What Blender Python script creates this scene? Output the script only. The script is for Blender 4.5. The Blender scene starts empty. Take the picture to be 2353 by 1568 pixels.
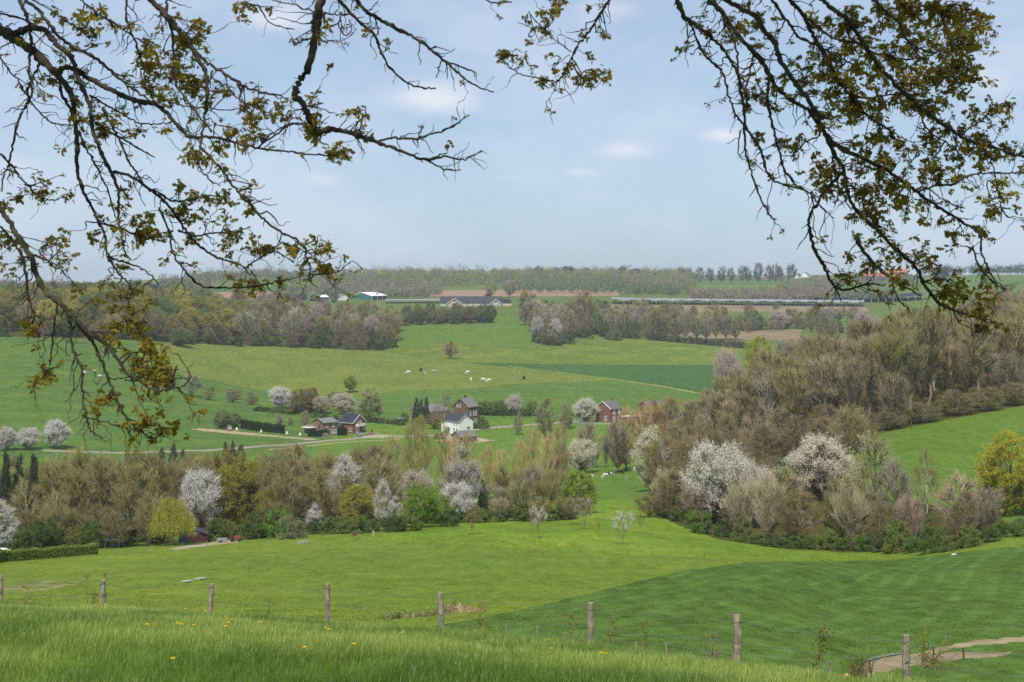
import bpy, math, random
import numpy as np
from math import radians, sin, cos, pi, hypot

# ------------------------------------------------------------------ basics
F = 3268.0          # focal length in photo units (photo is 2353 units wide, 50 mm lens)
CX, YH, EZ = 1176.5, 628.0, 70.0   # centre column, eye level row, eye height (m)
S = bpy.context.scene
COL = S.collection
rng = np.random.default_rng(11)
R = random.Random(5)


def pt(x, y, Y):
    return np.array([(x - CX) / F * Y, Y, EZ - (y - YH) / F * Y])


def mk(name, V, quads=None, tris=None, mats=(), qm=None, tm=None, smooth=False):
    V = np.asarray(V, np.float32).reshape(-1, 3)
    q = np.zeros((0, 4), np.int32) if quads is None or len(quads) == 0 else np.asarray(quads, np.int32).reshape(-1, 4)
    t = np.zeros((0, 3), np.int32) if tris is None or len(tris) == 0 else np.asarray(tris, np.int32).reshape(-1, 3)
    me = bpy.data.meshes.new(name)
    me.vertices.add(len(V)); me.vertices.foreach_set('co', V.ravel())
    nl = len(q) * 4 + len(t) * 3
    me.loops.add(nl)
    me.loops.foreach_set('vertex_index', np.concatenate([q.ravel(), t.ravel()]).astype(np.int32))
    me.polygons.add(len(q) + len(t))
    ls = np.concatenate([np.arange(len(q)) * 4, len(q) * 4 + np.arange(len(t)) * 3]).astype(np.int32)
    me.polygons.foreach_set('loop_start', ls)
    for m in mats:
        me.materials.append(m)
    if qm is not None or tm is not None:
        a = np.zeros(len(q), np.int32) if qm is None else np.broadcast_to(np.asarray(qm, np.int32), (len(q),))
        b = np.zeros(len(t), np.int32) if tm is None else np.broadcast_to(np.asarray(tm, np.int32), (len(t),))
        me.polygons.foreach_set('material_index', np.concatenate([a, b]).astype(np.int32))
    me.polygons.foreach_set('use_smooth', np.full(len(q) + len(t), bool(smooth)))
    me.update(calc_edges=True)
    return me


class MB:
    """collects boxes, bars, tubes and sheets into one mesh"""
    def __init__(s):
        s.V = []; s.Q = []; s.T = []; s.qm = []; s.tm = []; s.n = 0

    def add(s, V, Q=None, T=None, m=0):
        V = np.asarray(V, float).reshape(-1, 3)
        if Q is not None and len(Q):
            Q = np.asarray(Q, int).reshape(-1, 4); s.Q.append(Q + s.n); s.qm.append(np.full(len(Q), m))
        if T is not None and len(T):
            T = np.asarray(T, int).reshape(-1, 3); s.T.append(T + s.n); s.tm.append(np.full(len(T), m))
        s.V.append(V); s.n += len(V)

    def box(s, c, d, rz=0.0, m=0, taper=1.0):
        x, y, z = d[0] / 2, d[1] / 2, d[2] / 2
        v = np.array([[-x, -y, -z], [x, -y, -z], [x, y, -z], [-x, y, -z], [-x * taper, -y * taper, z], [x * taper, -y * taper, z], [x * taper, y * taper, z], [-x * taper, y * taper, z]])
        if rz:
            c_, s_ = cos(rz), sin(rz)
            v = v @ np.array([[c_, s_, 0], [-s_, c_, 0], [0, 0, 1]])
        s.add(v + np.asarray(c), [[0, 3, 2, 1], [4, 5, 6, 7], [0, 1, 5, 4], [1, 2, 6, 5], [2, 3, 7, 6], [3, 0, 4, 7]], m=m)

    def tube(s, pts, rad, sides=6, m=0, cap=True):
        pts = np.asarray(pts, float); K = len(pts)
        rad = np.broadcast_to(np.asarray(rad, float), (K,))
        V, Q = tube_batch(pts[None], rad[None], sides)
        T = []
        if cap:
            V = np.vstack([V, pts[:1], pts[-1:]])
            for i in range(sides):
                j = (i + 1) % sides
                T.append([K * sides, j, i]); T.append([K * sides + 1, (K - 1) * sides + i, (K - 1) * sides + j])
        s.add(V, Q, T, m)

    def bar(s, a, b, w, m=0, sides=4):
        s.tube([a, b], [w / 2, w / 2], sides, m)

    def prism(s, poly, y0, y1, m=0):
        """polygon in (x, z) extruded from y0 to y1 (convex)"""
        n = len(poly)
        v = [(p[0], y0, p[1]) for p in poly] + [(p[0], y1, p[1]) for p in poly]
        q = [[i, (i + 1) % n, n + (i + 1) % n, n + i] for i in range(n)]
        t = [[0, i + 1, i] for i in range(1, n - 1)] + [[n, n + i, n + i + 1] for i in range(1, n - 1)]
        s.add(v, q, t, m)

    def mesh(s, name, mats, smooth=False):
        return mk(name, np.vstack(s.V), np.vstack(s.Q) if s.Q else None, np.vstack(s.T) if s.T else None, mats,
                  np.concatenate(s.qm) if s.qm else None, np.concatenate(s.tm) if s.tm else None, smooth)

    def build(s, name, mats, parent=None, smooth=False, color=None):
        if not isinstance(mats, (list, tuple)):
            mats = [mats]
        return obj(name, s.mesh(name, mats, smooth), parent, color)


def tube_batch(P, Rr, sides):
    """P (N,K,3), Rr (N,K) -> verts, quads for N tubes"""
    N, K, _ = P.shape
    d = np.gradient(P, axis=1)
    d /= np.linalg.norm(d, axis=2, keepdims=True) + 1e-9
    ref = np.where(np.abs(d[..., 2:3]) > 0.85, np.array([1., 0, 0]), np.array([0, 0, 1.]))
    a = np.cross(d, ref); a /= np.linalg.norm(a, axis=2, keepdims=True) + 1e-9
    b = np.cross(d, a)
    th = np.arange(sides) * 2 * pi / sides
    V = P[:, :, None] + (a[:, :, None] * np.cos(th)[:, None] + b[:, :, None] * np.sin(th)[:, None]) * Rr[:, :, None, None]
    idx = np.arange(N * K * sides).reshape(N, K, sides)
    i0 = idx[:, :-1]; i1 = idx[:, 1:]
    Q = np.stack([i0, np.roll(i0, -1, 2), np.roll(i1, -1, 2), i1], -1).reshape(-1, 4)
    return V.reshape(-1, 3), Q


def strips(A, B, w, rg, taper=0.4):
    """thin quads from A to B"""
    d = B - A
    r = rg.normal(size=A.shape)
    s = np.cross(d, r); s /= np.linalg.norm(s, axis=1, keepdims=True) + 1e-9
    w = np.broadcast_to(np.asarray(w, float), (len(A),))[:, None]
    V = np.stack([A - s * w / 2, A + s * w / 2, B + s * w / 2 * taper, B - s * w / 2 * taper], 1).reshape(-1, 3)
    return V, np.arange(len(V)).reshape(-1, 4)


def cards(C, size, rg, aspect=0.6, down=0.0, axis=None):
    """small leaf faces: kites with random direction"""
    n = len(C)
    u = rg.normal(size=(n, 3)) if axis is None else axis + rg.normal(size=(n, 3)) * 0.45
    u[:, 2] -= down
    u /= np.linalg.norm(u, axis=1, keepdims=True) + 1e-9
    v = np.cross(u, rg.normal(size=(n, 3))); v /= np.linalg.norm(v, axis=1, keepdims=True) + 1e-9
    sz = (np.asarray(size) * rg.uniform(.6, 1.35, n))[:, None]
    V = np.stack([C - u * sz * .5, C + v * sz * aspect * .5 + u * sz * .05, C + u * sz * .5, C - v * sz * aspect * .5 + u * sz * .05], 1).reshape(-1, 3)
    return V, np.arange(len(V)).reshape(-1, 4)


# ------------------------------------------------------------------ objects
def obj(name, me, parent=None, color=None):
    o = bpy.data.objects.new(name, me); COL.objects.link(o)
    if parent is not None:
        o.parent = parent
    if color is not None:
        o.color = (*color[:3], 1.0)
    return o


def tag(o, label=None, cat=None, group=None, kind=None):
    if label: o['label'] = label
    if cat: o['category'] = cat
    if group: o['group'] = group
    if kind: o['kind'] = kind
    return o


def thing(name, label, cat, loc=(0, 0, 0), rz=0.0, group=None, scale=None):
    o = bpy.data.objects.new(name, None); COL.objects.link(o)
    o.empty_display_size = 0.3
    o.location = [float(v) for v in loc]; o.rotation_euler = (0, 0, rz)
    if scale is not None: o.scale = scale
    return tag(o, label, cat, group)


# ------------------------------------------------------------------ materials
def nt(m):
    m.use_nodes = True
    t = m.node_tree; t.nodes.clear()
    return t, t.nodes, t.links


def N(nodes, typ, **kw):
    n = nodes.new(typ)
    for k, v in kw.items():
        if k.startswith('i_'):
            n.inputs[k[2:].replace('_', ' ')].default_value = v
        else:
            setattr(n, k, v)
    return n


def mixc(nodes, links, fac, a, b, mode='MIX'):
    n = nodes.new('ShaderNodeMix'); n.data_type = 'RGBA'; n.blend_type = mode
    for sock, v in ((n.inputs[0], fac), (n.inputs[6], a), (n.inputs[7], b)):
        if hasattr(v, 'is_output') or isinstance(v, bpy.types.NodeSocket):
            links.new(v, sock)
        elif isinstance(v, (int, float)):
            sock.default_value = v
        else:
            sock.default_value = (*v[:3], 1)
    return n.outputs[2]


def math_(nodes, links, op, a, b=None, c=None, clamp=False):
    n = nodes.new('ShaderNodeMath'); n.operation = op; n.use_clamp = clamp
    for i, v in enumerate((a, b, c)):
        if v is None: continue
        if isinstance(v, bpy.types.NodeSocket): links.new(v, n.inputs[i])
        else: n.inputs[i].default_value = v
    return n.outputs[0]


def ramp(nodes, links, v, lo, hi):
    n = nodes.new('ShaderNodeMapRange'); n.interpolation_type = 'SMOOTHSTEP'
    links.new(v, n.inputs[0]); n.inputs[1].default_value = lo; n.inputs[2].default_value = hi
    return n.outputs[0]


def noise(nodes, links, co, scale, detail=3.0, rough=0.55, vscale=None):
    if vscale:
        mp = nodes.new('ShaderNodeMapping'); links.new(co, mp.inputs[0]); mp.inputs['Scale'].default_value = vscale
        co = mp.outputs[0]
    n = nodes.new('ShaderNodeTexNoise'); links.new(co, n.inputs['Vector'])
    n.inputs['Scale'].default_value = scale; n.inputs['Detail'].default_value = detail; n.inputs['Roughness'].default_value = rough
    return n.outputs[0]


def principled(nodes, links, col, rough=0.8, spec=0.2, metal=0.0, bump=None, bstr=0.3, bdist=0.05):
    p = nodes.new('ShaderNodeBsdfPrincipled')
    if isinstance(col, bpy.types.NodeSocket): links.new(col, p.inputs['Base Color'])
    else: p.inputs['Base Color'].default_value = (*col[:3], 1)
    p.inputs['Roughness'].default_value = rough; p.inputs['Metallic'].default_value = metal
    p.inputs['Specular IOR Level'].default_value = spec
    if bump is not None:
        b = nodes.new('ShaderNodeBump'); links.new(bump, b.inputs['Height'])
        b.inputs['Strength'].default_value = bstr; b.inputs['Distance'].default_value = bdist
        links.new(b.outputs[0], p.inputs['Normal'])
    o = nodes.new('ShaderNodeOutputMaterial'); links.new(p.outputs[0], o.inputs[0])
    return p


def mat(name, col, col2=None, scale=4.0, rough=0.8, spec=0.2, metal=0.0, obj_space=True, bstr=0.3, bdist=0.02, vscale=None, detail=4.0):
    m = bpy.data.materials.new(name); t, n, l = nt(m)
    tc = n.new('ShaderNodeTexCoord')
    nz = noise(n, l, tc.outputs['Object'], scale, detail, .6, vscale)
    c2 = col2 if col2 is not None else tuple(c * .7 for c in col)
    c = mixc(n, l, ramp(n, l, nz, .3, .7), col, c2)
    principled(n, l, c, rough, spec, metal, nz, bstr, bdist)
    return m


def brick_mat(name, c1, c2, mortar, sc=1.0):
    m = bpy.data.materials.new(name); t, n, l = nt(m)
    tc = n.new('ShaderNodeTexCoord')
    sep = n.new('ShaderNodeSeparateXYZ'); l.new(tc.outputs['Object'], sep.inputs[0])
    ad = math_(n, l, 'ADD', sep.outputs[0], sep.outputs[1])
    cb = n.new('ShaderNodeCombineXYZ'); l.new(ad, cb.inputs[0]); l.new(sep.outputs[2], cb.inputs[1])
    br = n.new('ShaderNodeTexBrick'); l.new(cb.outputs[0], br.inputs['Vector'])
    br.inputs['Scale'].default_value = 4.0 * sc; br.inputs['Mortar Size'].default_value = .02
    br.inputs['Color1'].default_value = (*c1, 1); br.inputs['Color2'].default_value = (*c2, 1); br.inputs['Mortar'].default_value = (*mortar, 1)
    nz = noise(n, l, tc.outputs['Object'], .9, 5.0)
    c = mixc(n, l, ramp(n, l, nz, .3, .75), br.outputs[0], tuple(x * .62 for x in c1))
    principled(n, l, c, .85, .15, 0, br.outputs['Fac'], .25, .02)
    return m


def roof_mat(name, c1, c2, rough=.6, rows=3.2):
    m = bpy.data.materials.new(name); t, n, l = nt(m)
    tc = n.new('ShaderNodeTexCoord')
    w = n.new('ShaderNodeTexWave'); w.wave_type = 'BANDS'; w.bands_direction = 'Z'; l.new(tc.outputs['Object'], w.inputs['Vector'])
    w.inputs['Scale'].default_value = rows; w.inputs['Distortion'].default_value = .6
    nz = noise(n, l, tc.outputs['Object'], 1.3, 5.0)
    c = mixc(n, l, ramp(n, l, nz, .3, .7), c1, c2)
    principled(n, l, c, rough, .3, 0, w.outputs[1], .35, .05)
    return m


def leaf_mat(name, trans=.35, var=.45, scale=.6, fixed=None, nrm_rough=.7):
    """foliage: colour comes from the object's own colour, varied through the crown"""
    m = bpy.data.materials.new(name); t, n, l = nt(m)
    tc = n.new('ShaderNodeTexCoord')
    if fixed is None:
        oi = n.new('ShaderNodeObjectInfo'); base = oi.outputs['Color']; rnd = oi.outputs['Random']
    else:
        rgb = n.new('ShaderNodeRGB'); rgb.outputs[0].default_value = (*fixed, 1); base = rgb.outputs[0]; rnd = None
    g = n.new('ShaderNodeNewGeometry')
    nz = noise(n, l, tc.outputs['Object'], scale, 2.0)
    v = math_(n, l, 'ADD', math_(n, l, 'MULTIPLY', g.outputs['Random Per Island'], .55), math_(n, l, 'MULTIPLY', nz, .9))
    hsv = n.new('ShaderNodeHueSaturation'); l.new(base, hsv.inputs['Color'])
    l.new(math_(n, l, 'ADD', math_(n, l, 'MULTIPLY', v, var), 1.0 - var * .72), hsv.inputs['Value'])
    l.new(math_(n, l, 'ADD', math_(n, l, 'MULTIPLY', nz, .05), .475), hsv.inputs['Hue'])
    d = n.new('ShaderNodeBsdfDiffuse'); l.new(hsv.outputs[0], d.inputs[0])
    tr = n.new('ShaderNodeBsdfTranslucent'); l.new(hsv.outputs[0], tr.inputs[0])
    mx = n.new('ShaderNodeMixShader'); mx.inputs[0].default_value = trans
    l.new(d.outputs[0], mx.inputs[1]); l.new(tr.outputs[0], mx.inputs[2])
    o = n.new('ShaderNodeOutputMaterial'); l.new(mx.outputs[0], o.inputs[0])
    return m


def twig_mat(name, fixed=None):
    m = bpy.data.materials.new(name); t, n, l = nt(m)
    tc = n.new('ShaderNodeTexCoord')
    nz = noise(n, l, tc.outputs['Object'], .7, 3.0)
    if fixed is None:
        oi = n.new('ShaderNodeObjectInfo'); base = oi.outputs['Color']
    else:
        rgb = n.new('ShaderNodeRGB'); rgb.outputs[0].default_value = (*fixed, 1); base = rgb.outputs[0]
    hsv = n.new('ShaderNodeHueSaturation'); l.new(base, hsv.inputs['Color'])
    l.new(math_(n, l, 'ADD', math_(n, l, 'MULTIPLY', nz, .9), .55), hsv.inputs['Value'])
    d = n.new('ShaderNodeBsdfDiffuse'); l.new(hsv.outputs[0], d.inputs[0])
    o = n.new('ShaderNodeOutputMaterial'); l.new(d.outputs[0], o.inputs[0])
    return m


def field_mat(name, c1, c2, c3=None,  flower=0.0, fcol=(.62, .50, .02), fpatch=(.45, .62), big=.012, stripe=None, fine=1.0, rough=.9, grain=(.3, .22, .85), fscale=1.6, k=.78):
    """grass or soil: patches, tufts and blades of slightly different colour; c3 = a drier third colour"""
    wm = (1.03, 1.02, .62) if c1[1] > c1[0] else (1, 1, 1)
    c1, c2 = [tuple(x * k * w for x, w in zip(c, wm)) for c in (c1, c2)]; c3 = None if c3 is None else tuple(x * k * w for x, w in zip(c3, wm))
    if stripe: stripe = (*stripe[:3], tuple(x * k * w for x, w in zip(stripe[3], wm)))
    m = bpy.data.materials.new(name); t, n, l = nt(m)
    g = n.new('ShaderNodeNewGeometry'); co = g.outputs['Position']
    n1 = noise(n, l, co, big, 4.0, .55)
    n2 = noise(n, l, co, .13, 4.0, .65, (1, .55, 1))
    n3 = noise(n, l, co, 1.4 * fine, 3.0, .7)
    c = mixc(n, l, ramp(n, l, n1, .36, .64), c1, c2)
    if c3 is not None:
        c = mixc(n, l, math_(n, l, 'MULTIPLY', ramp(n, l, n2, .5, .72), .75), c, c3)
    if stripe:
        ang, per, amt, scol = stripe
        mp = n.new('ShaderNodeMapping'); l.new(co, mp.inputs[0]); mp.inputs['Rotation'].default_value = (0, 0, ang)
        sp = n.new('ShaderNodeSeparateXYZ'); l.new(mp.outputs[0], sp.inputs[0])
        wob = math_(n, l, 'MULTIPLY', noise(n, l, co, .03, 2.0), min(14.0, per * 1.6))
        sx = math_(n, l, 'SINE', math_(n, l, 'MULTIPLY', math_(n, l, 'ADD', sp.outputs[0], wob), 2 * pi / per))
        k = math_(n, l, 'MULTIPLY', math_(n, l, 'MULTIPLY', ramp(n, l, sx, .1, .95), amt), ramp(n, l, n2, .3, .6))
        c = mixc(n, l, k, c, scol)
    if c1[1] > c1[0]:      # ranker, bluer tufts where cattle have been
        n6 = noise(n, l, co, .33, 3.0, .6, (1, .8, 1))
        c = mixc(n, l, math_(n, l, 'MULTIPLY', ramp(n, l, n6, .60, .70), .55), c, (c1[0] * .50, c1[1] * .72, c1[2] * .75))
    # tuft scale and blade scale brightness
    hsv = n.new('ShaderNodeHueSaturation'); l.new(c, hsv.inputs['Color'])
    mg_ = n.new('ShaderNodeMapping'); l.new(co, mg_.inputs[0]); mg_.inputs['Rotation'].default_value = (0, 0, grain[0]); mg_.inputs['Scale'].default_value = (1, grain[1], 1)
    n5 = noise(n, l, mg_.outputs[0], .75, 3.0, .65)
    v = math_(n, l, 'ADD', math_(n, l, 'ADD', math_(n, l, 'MULTIPLY', n2, .75), math_(n, l, 'ADD', math_(n, l, 'MULTIPLY', n5, grain[2]), (.85 - grain[2]) * .5)), math_(n, l, 'MULTIPLY', n3, 1.1))
    l.new(math_(n, l, 'SUBTRACT', v, .35), hsv.inputs['Value'])
    c = hsv.outputs[0]
    if flower > 0:
        vo = noise(n, l, co, fscale, 2.0, .8)
        n4 = noise(n, l, co, .035, 3.0, .6)
        k = math_(n, l, 'MULTIPLY', ramp(n, l, vo, .53, .66), ramp(n, l, n4, *fpatch))
        c = mixc(n, l, math_(n, l, 'MULTIPLY', k, flower, clamp=True), c, fcol)
    principled(n, l, c, rough, .05, 0, n3, .6, .12)
    return m


# ------------------------------------------------------------------ terrain heights
def pchip(xk, yk, xq):
    xk = np.asarray(xk, float); yk = np.asarray(yk, float); xq = np.clip(xq, xk[0], xk[-1])
    h = np.diff(xk); sh = (-1,) + (1,) * (yk.ndim - 1)
    dl = np.diff(yk, axis=0) / h.reshape(sh)
    d = np.zeros_like(yk)
    w1 = (2 * h[1:] + h[:-1]).reshape(sh); w2 = (h[1:] + 2 * h[:-1]).reshape(sh)
    same = dl[1:] * dl[:-1] > 0
    with np.errstate(divide='ignore', invalid='ignore'):
        hm = (w1 + w2) / (w1 / dl[:-1] + w2 / dl[1:])
    d[1:-1] = np.where(same, hm, 0)
    d[0] = dl[0]; d[-1] = dl[-1]
    i = np.clip(np.searchsorted(xk, xq, side='right') - 1, 0, len(xk) - 2)
    t = ((xq - xk[i]) / h[i]); sh2 = (-1,) + (1,) * (yk.ndim - 1)
    t = t.reshape(sh2); hh = h[i].reshape(sh2)
    return ((1 + 2 * t) * (1 - t) ** 2) * yk[i] + (t * (1 - t) ** 2) * hh * d[i] + (t * t * (3 - 2 * t)) * yk[i + 1] + (t * t * (t - 1)) * hh * d[i + 1]


C0 = [(42.3, 1395), (50, 1415), (60, 1420), (80, 1400), (110, 1350), (140, 1315), (170, 1290), (200, 1268), (230, 1250), (300, 1200), (360, 1130), (430, 1035), (500, 965), (560, 915), (620, 865), (680, 815), (740, 776), (850, 740), (1000, 705), (1300, 682), (1800, 668), (2500, 660), (3600, 655)]
TAB = {
    -400: [(46, 1388), (55, 1408), (66, 1412)] + C0[3:],
    0: C0,
    300: [(39.4, 1409), (47, 1432), (57, 1438), (78, 1402), (105, 1357), (140, 1312), (175, 1280), (205, 1258), (240, 1235), (310, 1180), (390, 1085), (445, 1035), (520, 975), (580, 930), (640, 885), (710, 835), (770, 790), (860, 750), (1000, 712), (1300, 682), (1800, 662), (2500, 652), (3600, 645)],
    600: [(36.5, 1426), (44, 1452), (54, 1457), (75, 1410), (100, 1365), (140, 1310), (180, 1268), (220, 1235), (260, 1200), (330, 1140), (420, 1060), (480, 1025), (530, 995), (580, 965), (640, 930), (720, 890), (790, 840), (860, 800), (1000, 745), (1200, 705), (1500, 678), (2000, 650), (2600, 636), (3600, 630)],
    900: [(33.7, 1449), (41, 1477), (51, 1480), (70, 1440), (95, 1385), (135, 1320), (175, 1270), (215, 1222), (235, 1205), (290, 1165), (360, 1112), (430, 1062), (500, 1025), (540, 1000), (600, 955), (660, 920), (730, 880), (800, 850), (870, 825), (930, 805), (1020, 775), (1120, 745), (1250, 720), (1400, 702), (1650, 680), (2000, 655), (2600, 636), (3600, 630)],
    1176: [(31, 1474), (38, 1502), (48, 1507), (66, 1455), (90, 1400), (130, 1325), (175, 1260), (215, 1215), (240, 1198), (290, 1165), (380, 1115), (460, 1058), (540, 1000), (620, 935), (690, 893), (760, 862), (850, 832), (980, 790), (1130, 742), (1260, 718), (1400, 700), (1650, 680), (2000, 652), (2600, 636), (3600, 630)],
    1450: [(28.4, 1503), (35, 1531), (45, 1537), (62, 1480), (85, 1415), (125, 1345), (170, 1275), (210, 1220), (240, 1190), (290, 1140), (370, 1095), (450, 1050), (530, 1000), (600, 955), (670, 915), (750, 880), (840, 845), (920, 820), (1000, 800), (1100, 778), (1250, 745), (1400, 710), (1650, 685), (2000, 655), (2600, 636), (3600, 630)],
    1700: [(26, 1532), (32, 1563), (42, 1574), (58, 1505), (80, 1430), (115, 1350), (150, 1300), (185, 1265), (215, 1225), (260, 1160), (320, 1095), (380, 1035), (430, 985), (470, 955), (520, 950), (600, 945), (720, 895), (820, 858), (920, 828), (1000, 805), (1100, 785), (1250, 750), (1400, 710), (1650, 690), (2000, 660), (2600, 638), (3600, 632)],
    2000: [(23.3, 1566), (29, 1604), (38, 1612), (55, 1540), (75, 1460), (100, 1405), (130, 1345), (160, 1300), (190, 1270), (215, 1210), (240, 1140), (275, 1060), (310, 1010), (350, 970), (400, 930), (450, 895), (500, 870), (560, 860), (650, 880), (750, 875), (900, 830), (1000, 805), (1200, 765), (1400, 715), (1650, 690), (2000, 658), (2300, 640), (2600, 634), (3600, 632)],
    2353: [(20.5, 1602), (26, 1645), (34, 1645), (50, 1560), (70, 1460), (95, 1390), (125, 1320), (155, 1272), (180, 1235), (205, 1190), (235, 1110), (270, 1035), (310, 975), (350, 935), (400, 890), (450, 850), (500, 820), (560, 800), (650, 800), (760, 830), (900, 825), (1000, 805), (1200, 760), (1400, 700), (1650, 672), (1900, 650), (2200, 634), (2600, 632), (3600, 635)],
}
TAB[2900] = [(18, 1650), (23, 1690), (31, 1685)] + TAB[2353][3:]
XS = sorted(TAB)
LY0, LY1 = math.log(.4), math.log(3600)
TL = np.linspace(LY0, LY1, 2600)
_cols = []
for x in XS:
    p = [(a, b + (9 if i == 0 else 6 if i < 3 else 0)) for i, (a, b) in enumerate(TAB[x])]
    ys = [.4, p[0][0] * .5, p[0][0] * .8] + [a for a, b in p]
    yc = p[0][0]; dc = (p[0][1] - YH) / F * yc
    ds = [1.70, 1.70 + (dc - 1.7) * .46, 1.7 + (dc - 1.7) * .755] + [(b - YH) / F * a for a, b in p]
    _cols.append(pchip(np.log(ys), np.array(ds), TL))
_cols = np.array(_cols)
TX = np.concatenate([[-9000.], np.arange(-400, 2901, 10.), [12000.]])
GT = pchip(np.array([-9000.] + XS + [12000.]), np.vstack([_cols[:1], _cols, _cols[-1:]]), TX)   # drop below the eye


def HT(x, Y):
    """ground height at photo column x (plan direction) and distance Y"""
    x = np.asarray(x, float); Y = np.asarray(Y, float)
    ly = np.clip((np.log(np.maximum(Y, .4)) - LY0) / (LY1 - LY0) * (len(TL) - 1), 0, len(TL) - 1.001)
    j = ly.astype(int); fj = ly - j
    xi = np.clip(np.interp(x, TX, np.arange(len(TX))), 0, len(TX) - 1.001)
    i = xi.astype(int); fi = xi - i
    d = (GT[i, j] * (1 - fj) + GT[i, j + 1] * fj) * (1 - fi) + (GT[i + 1, j] * (1 - fj) + GT[i + 1, j + 1] * fj) * fi
    X = (x - CX) / F * Y
    amp = np.clip((Y - 55) / 60, 0, 1)
    und = .22 * np.sin(X / 9.1 + Y / 17) * np.sin(Y / 12.7 - X / 21) + .10 * np.sin(X / 3.7 + 1.3) * np.sin(Y / 6.1 + X / 8)
    return EZ - d + amp * und


def gz(X, Y):
    return float(HT(CX + X / max(Y, .4) * F, Y)) if Y > .4 else EZ - 1.7


_YS = np.exp(np.linspace(math.log(12), math.log(3400), 3000))


def place(x, yb, Ymin=45.):
    """distance at which the ground in column x shows at photo row yb"""
    z = HT(np.full_like(_YS, x), _YS)
    yp = YH + F * (EZ - z) / _YS
    ok = np.where((_YS >= Ymin) & (yp <= yb))[0]
    return float(_YS[ok[0]]) if len(ok) else 900.0


def gpt(x, yb, Ymin=45.):
    Y = place(x, yb, Ymin)
    return np.array([(x - CX) / F * Y, Y, float(HT(x, Y))])


def gY(x, Y):
    return np.array([(x - CX) / F * Y, Y, float(HT(x, Y))])
HAZE = .00010
EXPO = .25
DENO = False
# ------------------------------------------------------------------ ground sheets
def inpoly(x, y, poly):
    r = np.zeros(x.shape, bool); n = len(poly)
    for i in range(n):
        x1, y1 = poly[i]; x2, y2 = poly[(i + 1) % n]
        c = ((y1 > y) != (y2 > y)) & (x < (x2 - x1) * (y - y1) / (y2 - y1 + 1e-12) + x1)
        r ^= c
    return r


cols = np.unique(np.concatenate([-CX - np.geomspace(300, 7500, 34)[::-1] + CX, np.arange(-300, 2660, 3.2), 2660 + np.geomspace(20, 7500, 34)]))
rows = np.concatenate([np.geomspace(.45, 12, 40), np.geomspace(12.3, 60, 230), np.geomspace(60.4, 1500, 1250), np.geomspace(1506, 3550, 150)])
nx, ny = len(cols), len(rows)
gx, gy = np.meshgrid(cols, rows)
gzv = HT(gx.ravel(), gy.ravel()).reshape(gx.shape)
GV = np.stack([(gx - CX) / F * gy, gy, gzv], -1).reshape(-1, 3)
ii = np.arange(nx * ny).reshape(ny, nx)
GQ = np.stack([ii[:-1, :-1], ii[:-1, 1:], ii[1:, 1:], ii[1:, :-1]], -1).reshape(-1, 4)
fc = GV[GQ].mean(1)
fY = fc[:, 1]; fX = fc[:, 0]; fx = CX + fX / fY * F; fy = YH + F * (EZ - fc[:, 2]) / fY
# ragged field edges: grass never ends on a ruler line
jit = np.sin(fX * .9 + fY * .31) * .25 + np.sin(fX * 2.3 - fY * .7) * .2
zone = np.zeros(len(GQ), int)

g_lush = dict(flower=0)
MT = {}
MT['bank'] = field_mat('grass_bank', (.085, .165, .030), (.13, .215, .05), (.17, .22, .075), big=.12)
MT['meadow'] = field_mat('near_meadow', (.150, .225, .045), (.185, .250, .052), (.105, .180, .034), .5, (.60, .50, .03), (.56, .68), .02, (1.2, 26, .22, (.21, .265, .06)))
MT['crop'] = field_mat('young_crop', (.086, .160, .041), (.104, .180, .048), (.068, .134, .033), 0, big=.018, stripe=(.38, 2.6, .6, (.125, .215, .080)), grain=(.38, .09, 1.5), k=.76)
MT['orchard'] = field_mat('orchard_grass', (.170, .265, .042), (.150, .240, .038), (.195, .265, .05), .40, (.66, .54, .03), (.45, .64), .03)
MT['valley'] = field_mat('valley_pasture', (.115, .215, .052), (.135, .235, .055), (.095, .180, .042), .25, big=.012)
MT['left'] = field_mat('left_pasture', (.100, .180, .058), (.112, .195, .060), (.140, .195, .050), .35, (.46, .40, .03), (.55, .66), .012, (1.15, 31, .5, (.075, .145, .052)))
MT['butter'] = field_mat('buttercup_meadow', (.150, .205, .062), (.165, .208, .060), (.120, .188, .055), .62, (.46, .39, .05), (.35, .6), .009, fscale=.9)
MT['mid'] = field_mat('mid_field', (.105, .190, .058), (.120, .205, .062), (.135, .200, .065), 0, big=.010, stripe=(1.25, 27, .45, (.088, .165, .052)))
MT['wheat'] = field_mat('wheat_field', (.066, .142, .058), (.075, .155, .060), (.060, .130, .052), 0, big=.01, stripe=(.9, 24, .3, (.056, .122, .050)))
MT['upper'] = field_mat('upper_meadow', (.142, .205, .052), (.128, .195, .052), (.160, .205, .052), .75, (.54, .44, .03), (.46, .60), .010, fscale=.8)
MT['hollow'] = field_mat('hollow_meadow', (.115, .200, .052), (.130, .210, .055), (.100, .172, .047), .2, big=.01)
MT['plateau'] = field_mat('plateau_grass', (.135, .190, .060), (.120, .175, .060), (.17, .19, .08), 0, big=.008)
MT['plough'] = field_mat('ploughed_soil', (.32, .215, .145), (.28, .185, .12), (.36, .25, .17), 0, big=.01, stripe=(.3, 14, .4, (.24, .16, .105)), k=.95)
MT['stubble'] = field_mat('stubble_soil', (.26, .20, .115), (.22, .17, .10), (.29, .22, .13), 0, big=.01, k=.95)
MT['cropfar'] = field_mat('far_crop', (.068, .155, .075), (.075, .165, .078), None, 0, big=.006)
MT['right'] = field_mat('right_meadow', (.118, .205, .042), (.135, .218, .046), (.095, .170, .036), .1, big=.02)
MT['litter'] = field_mat('woodland_floor', (.13, .14, .05), (.16, .13, .07), (.10, .13, .035), 0, big=.05, k=.5)
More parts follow.
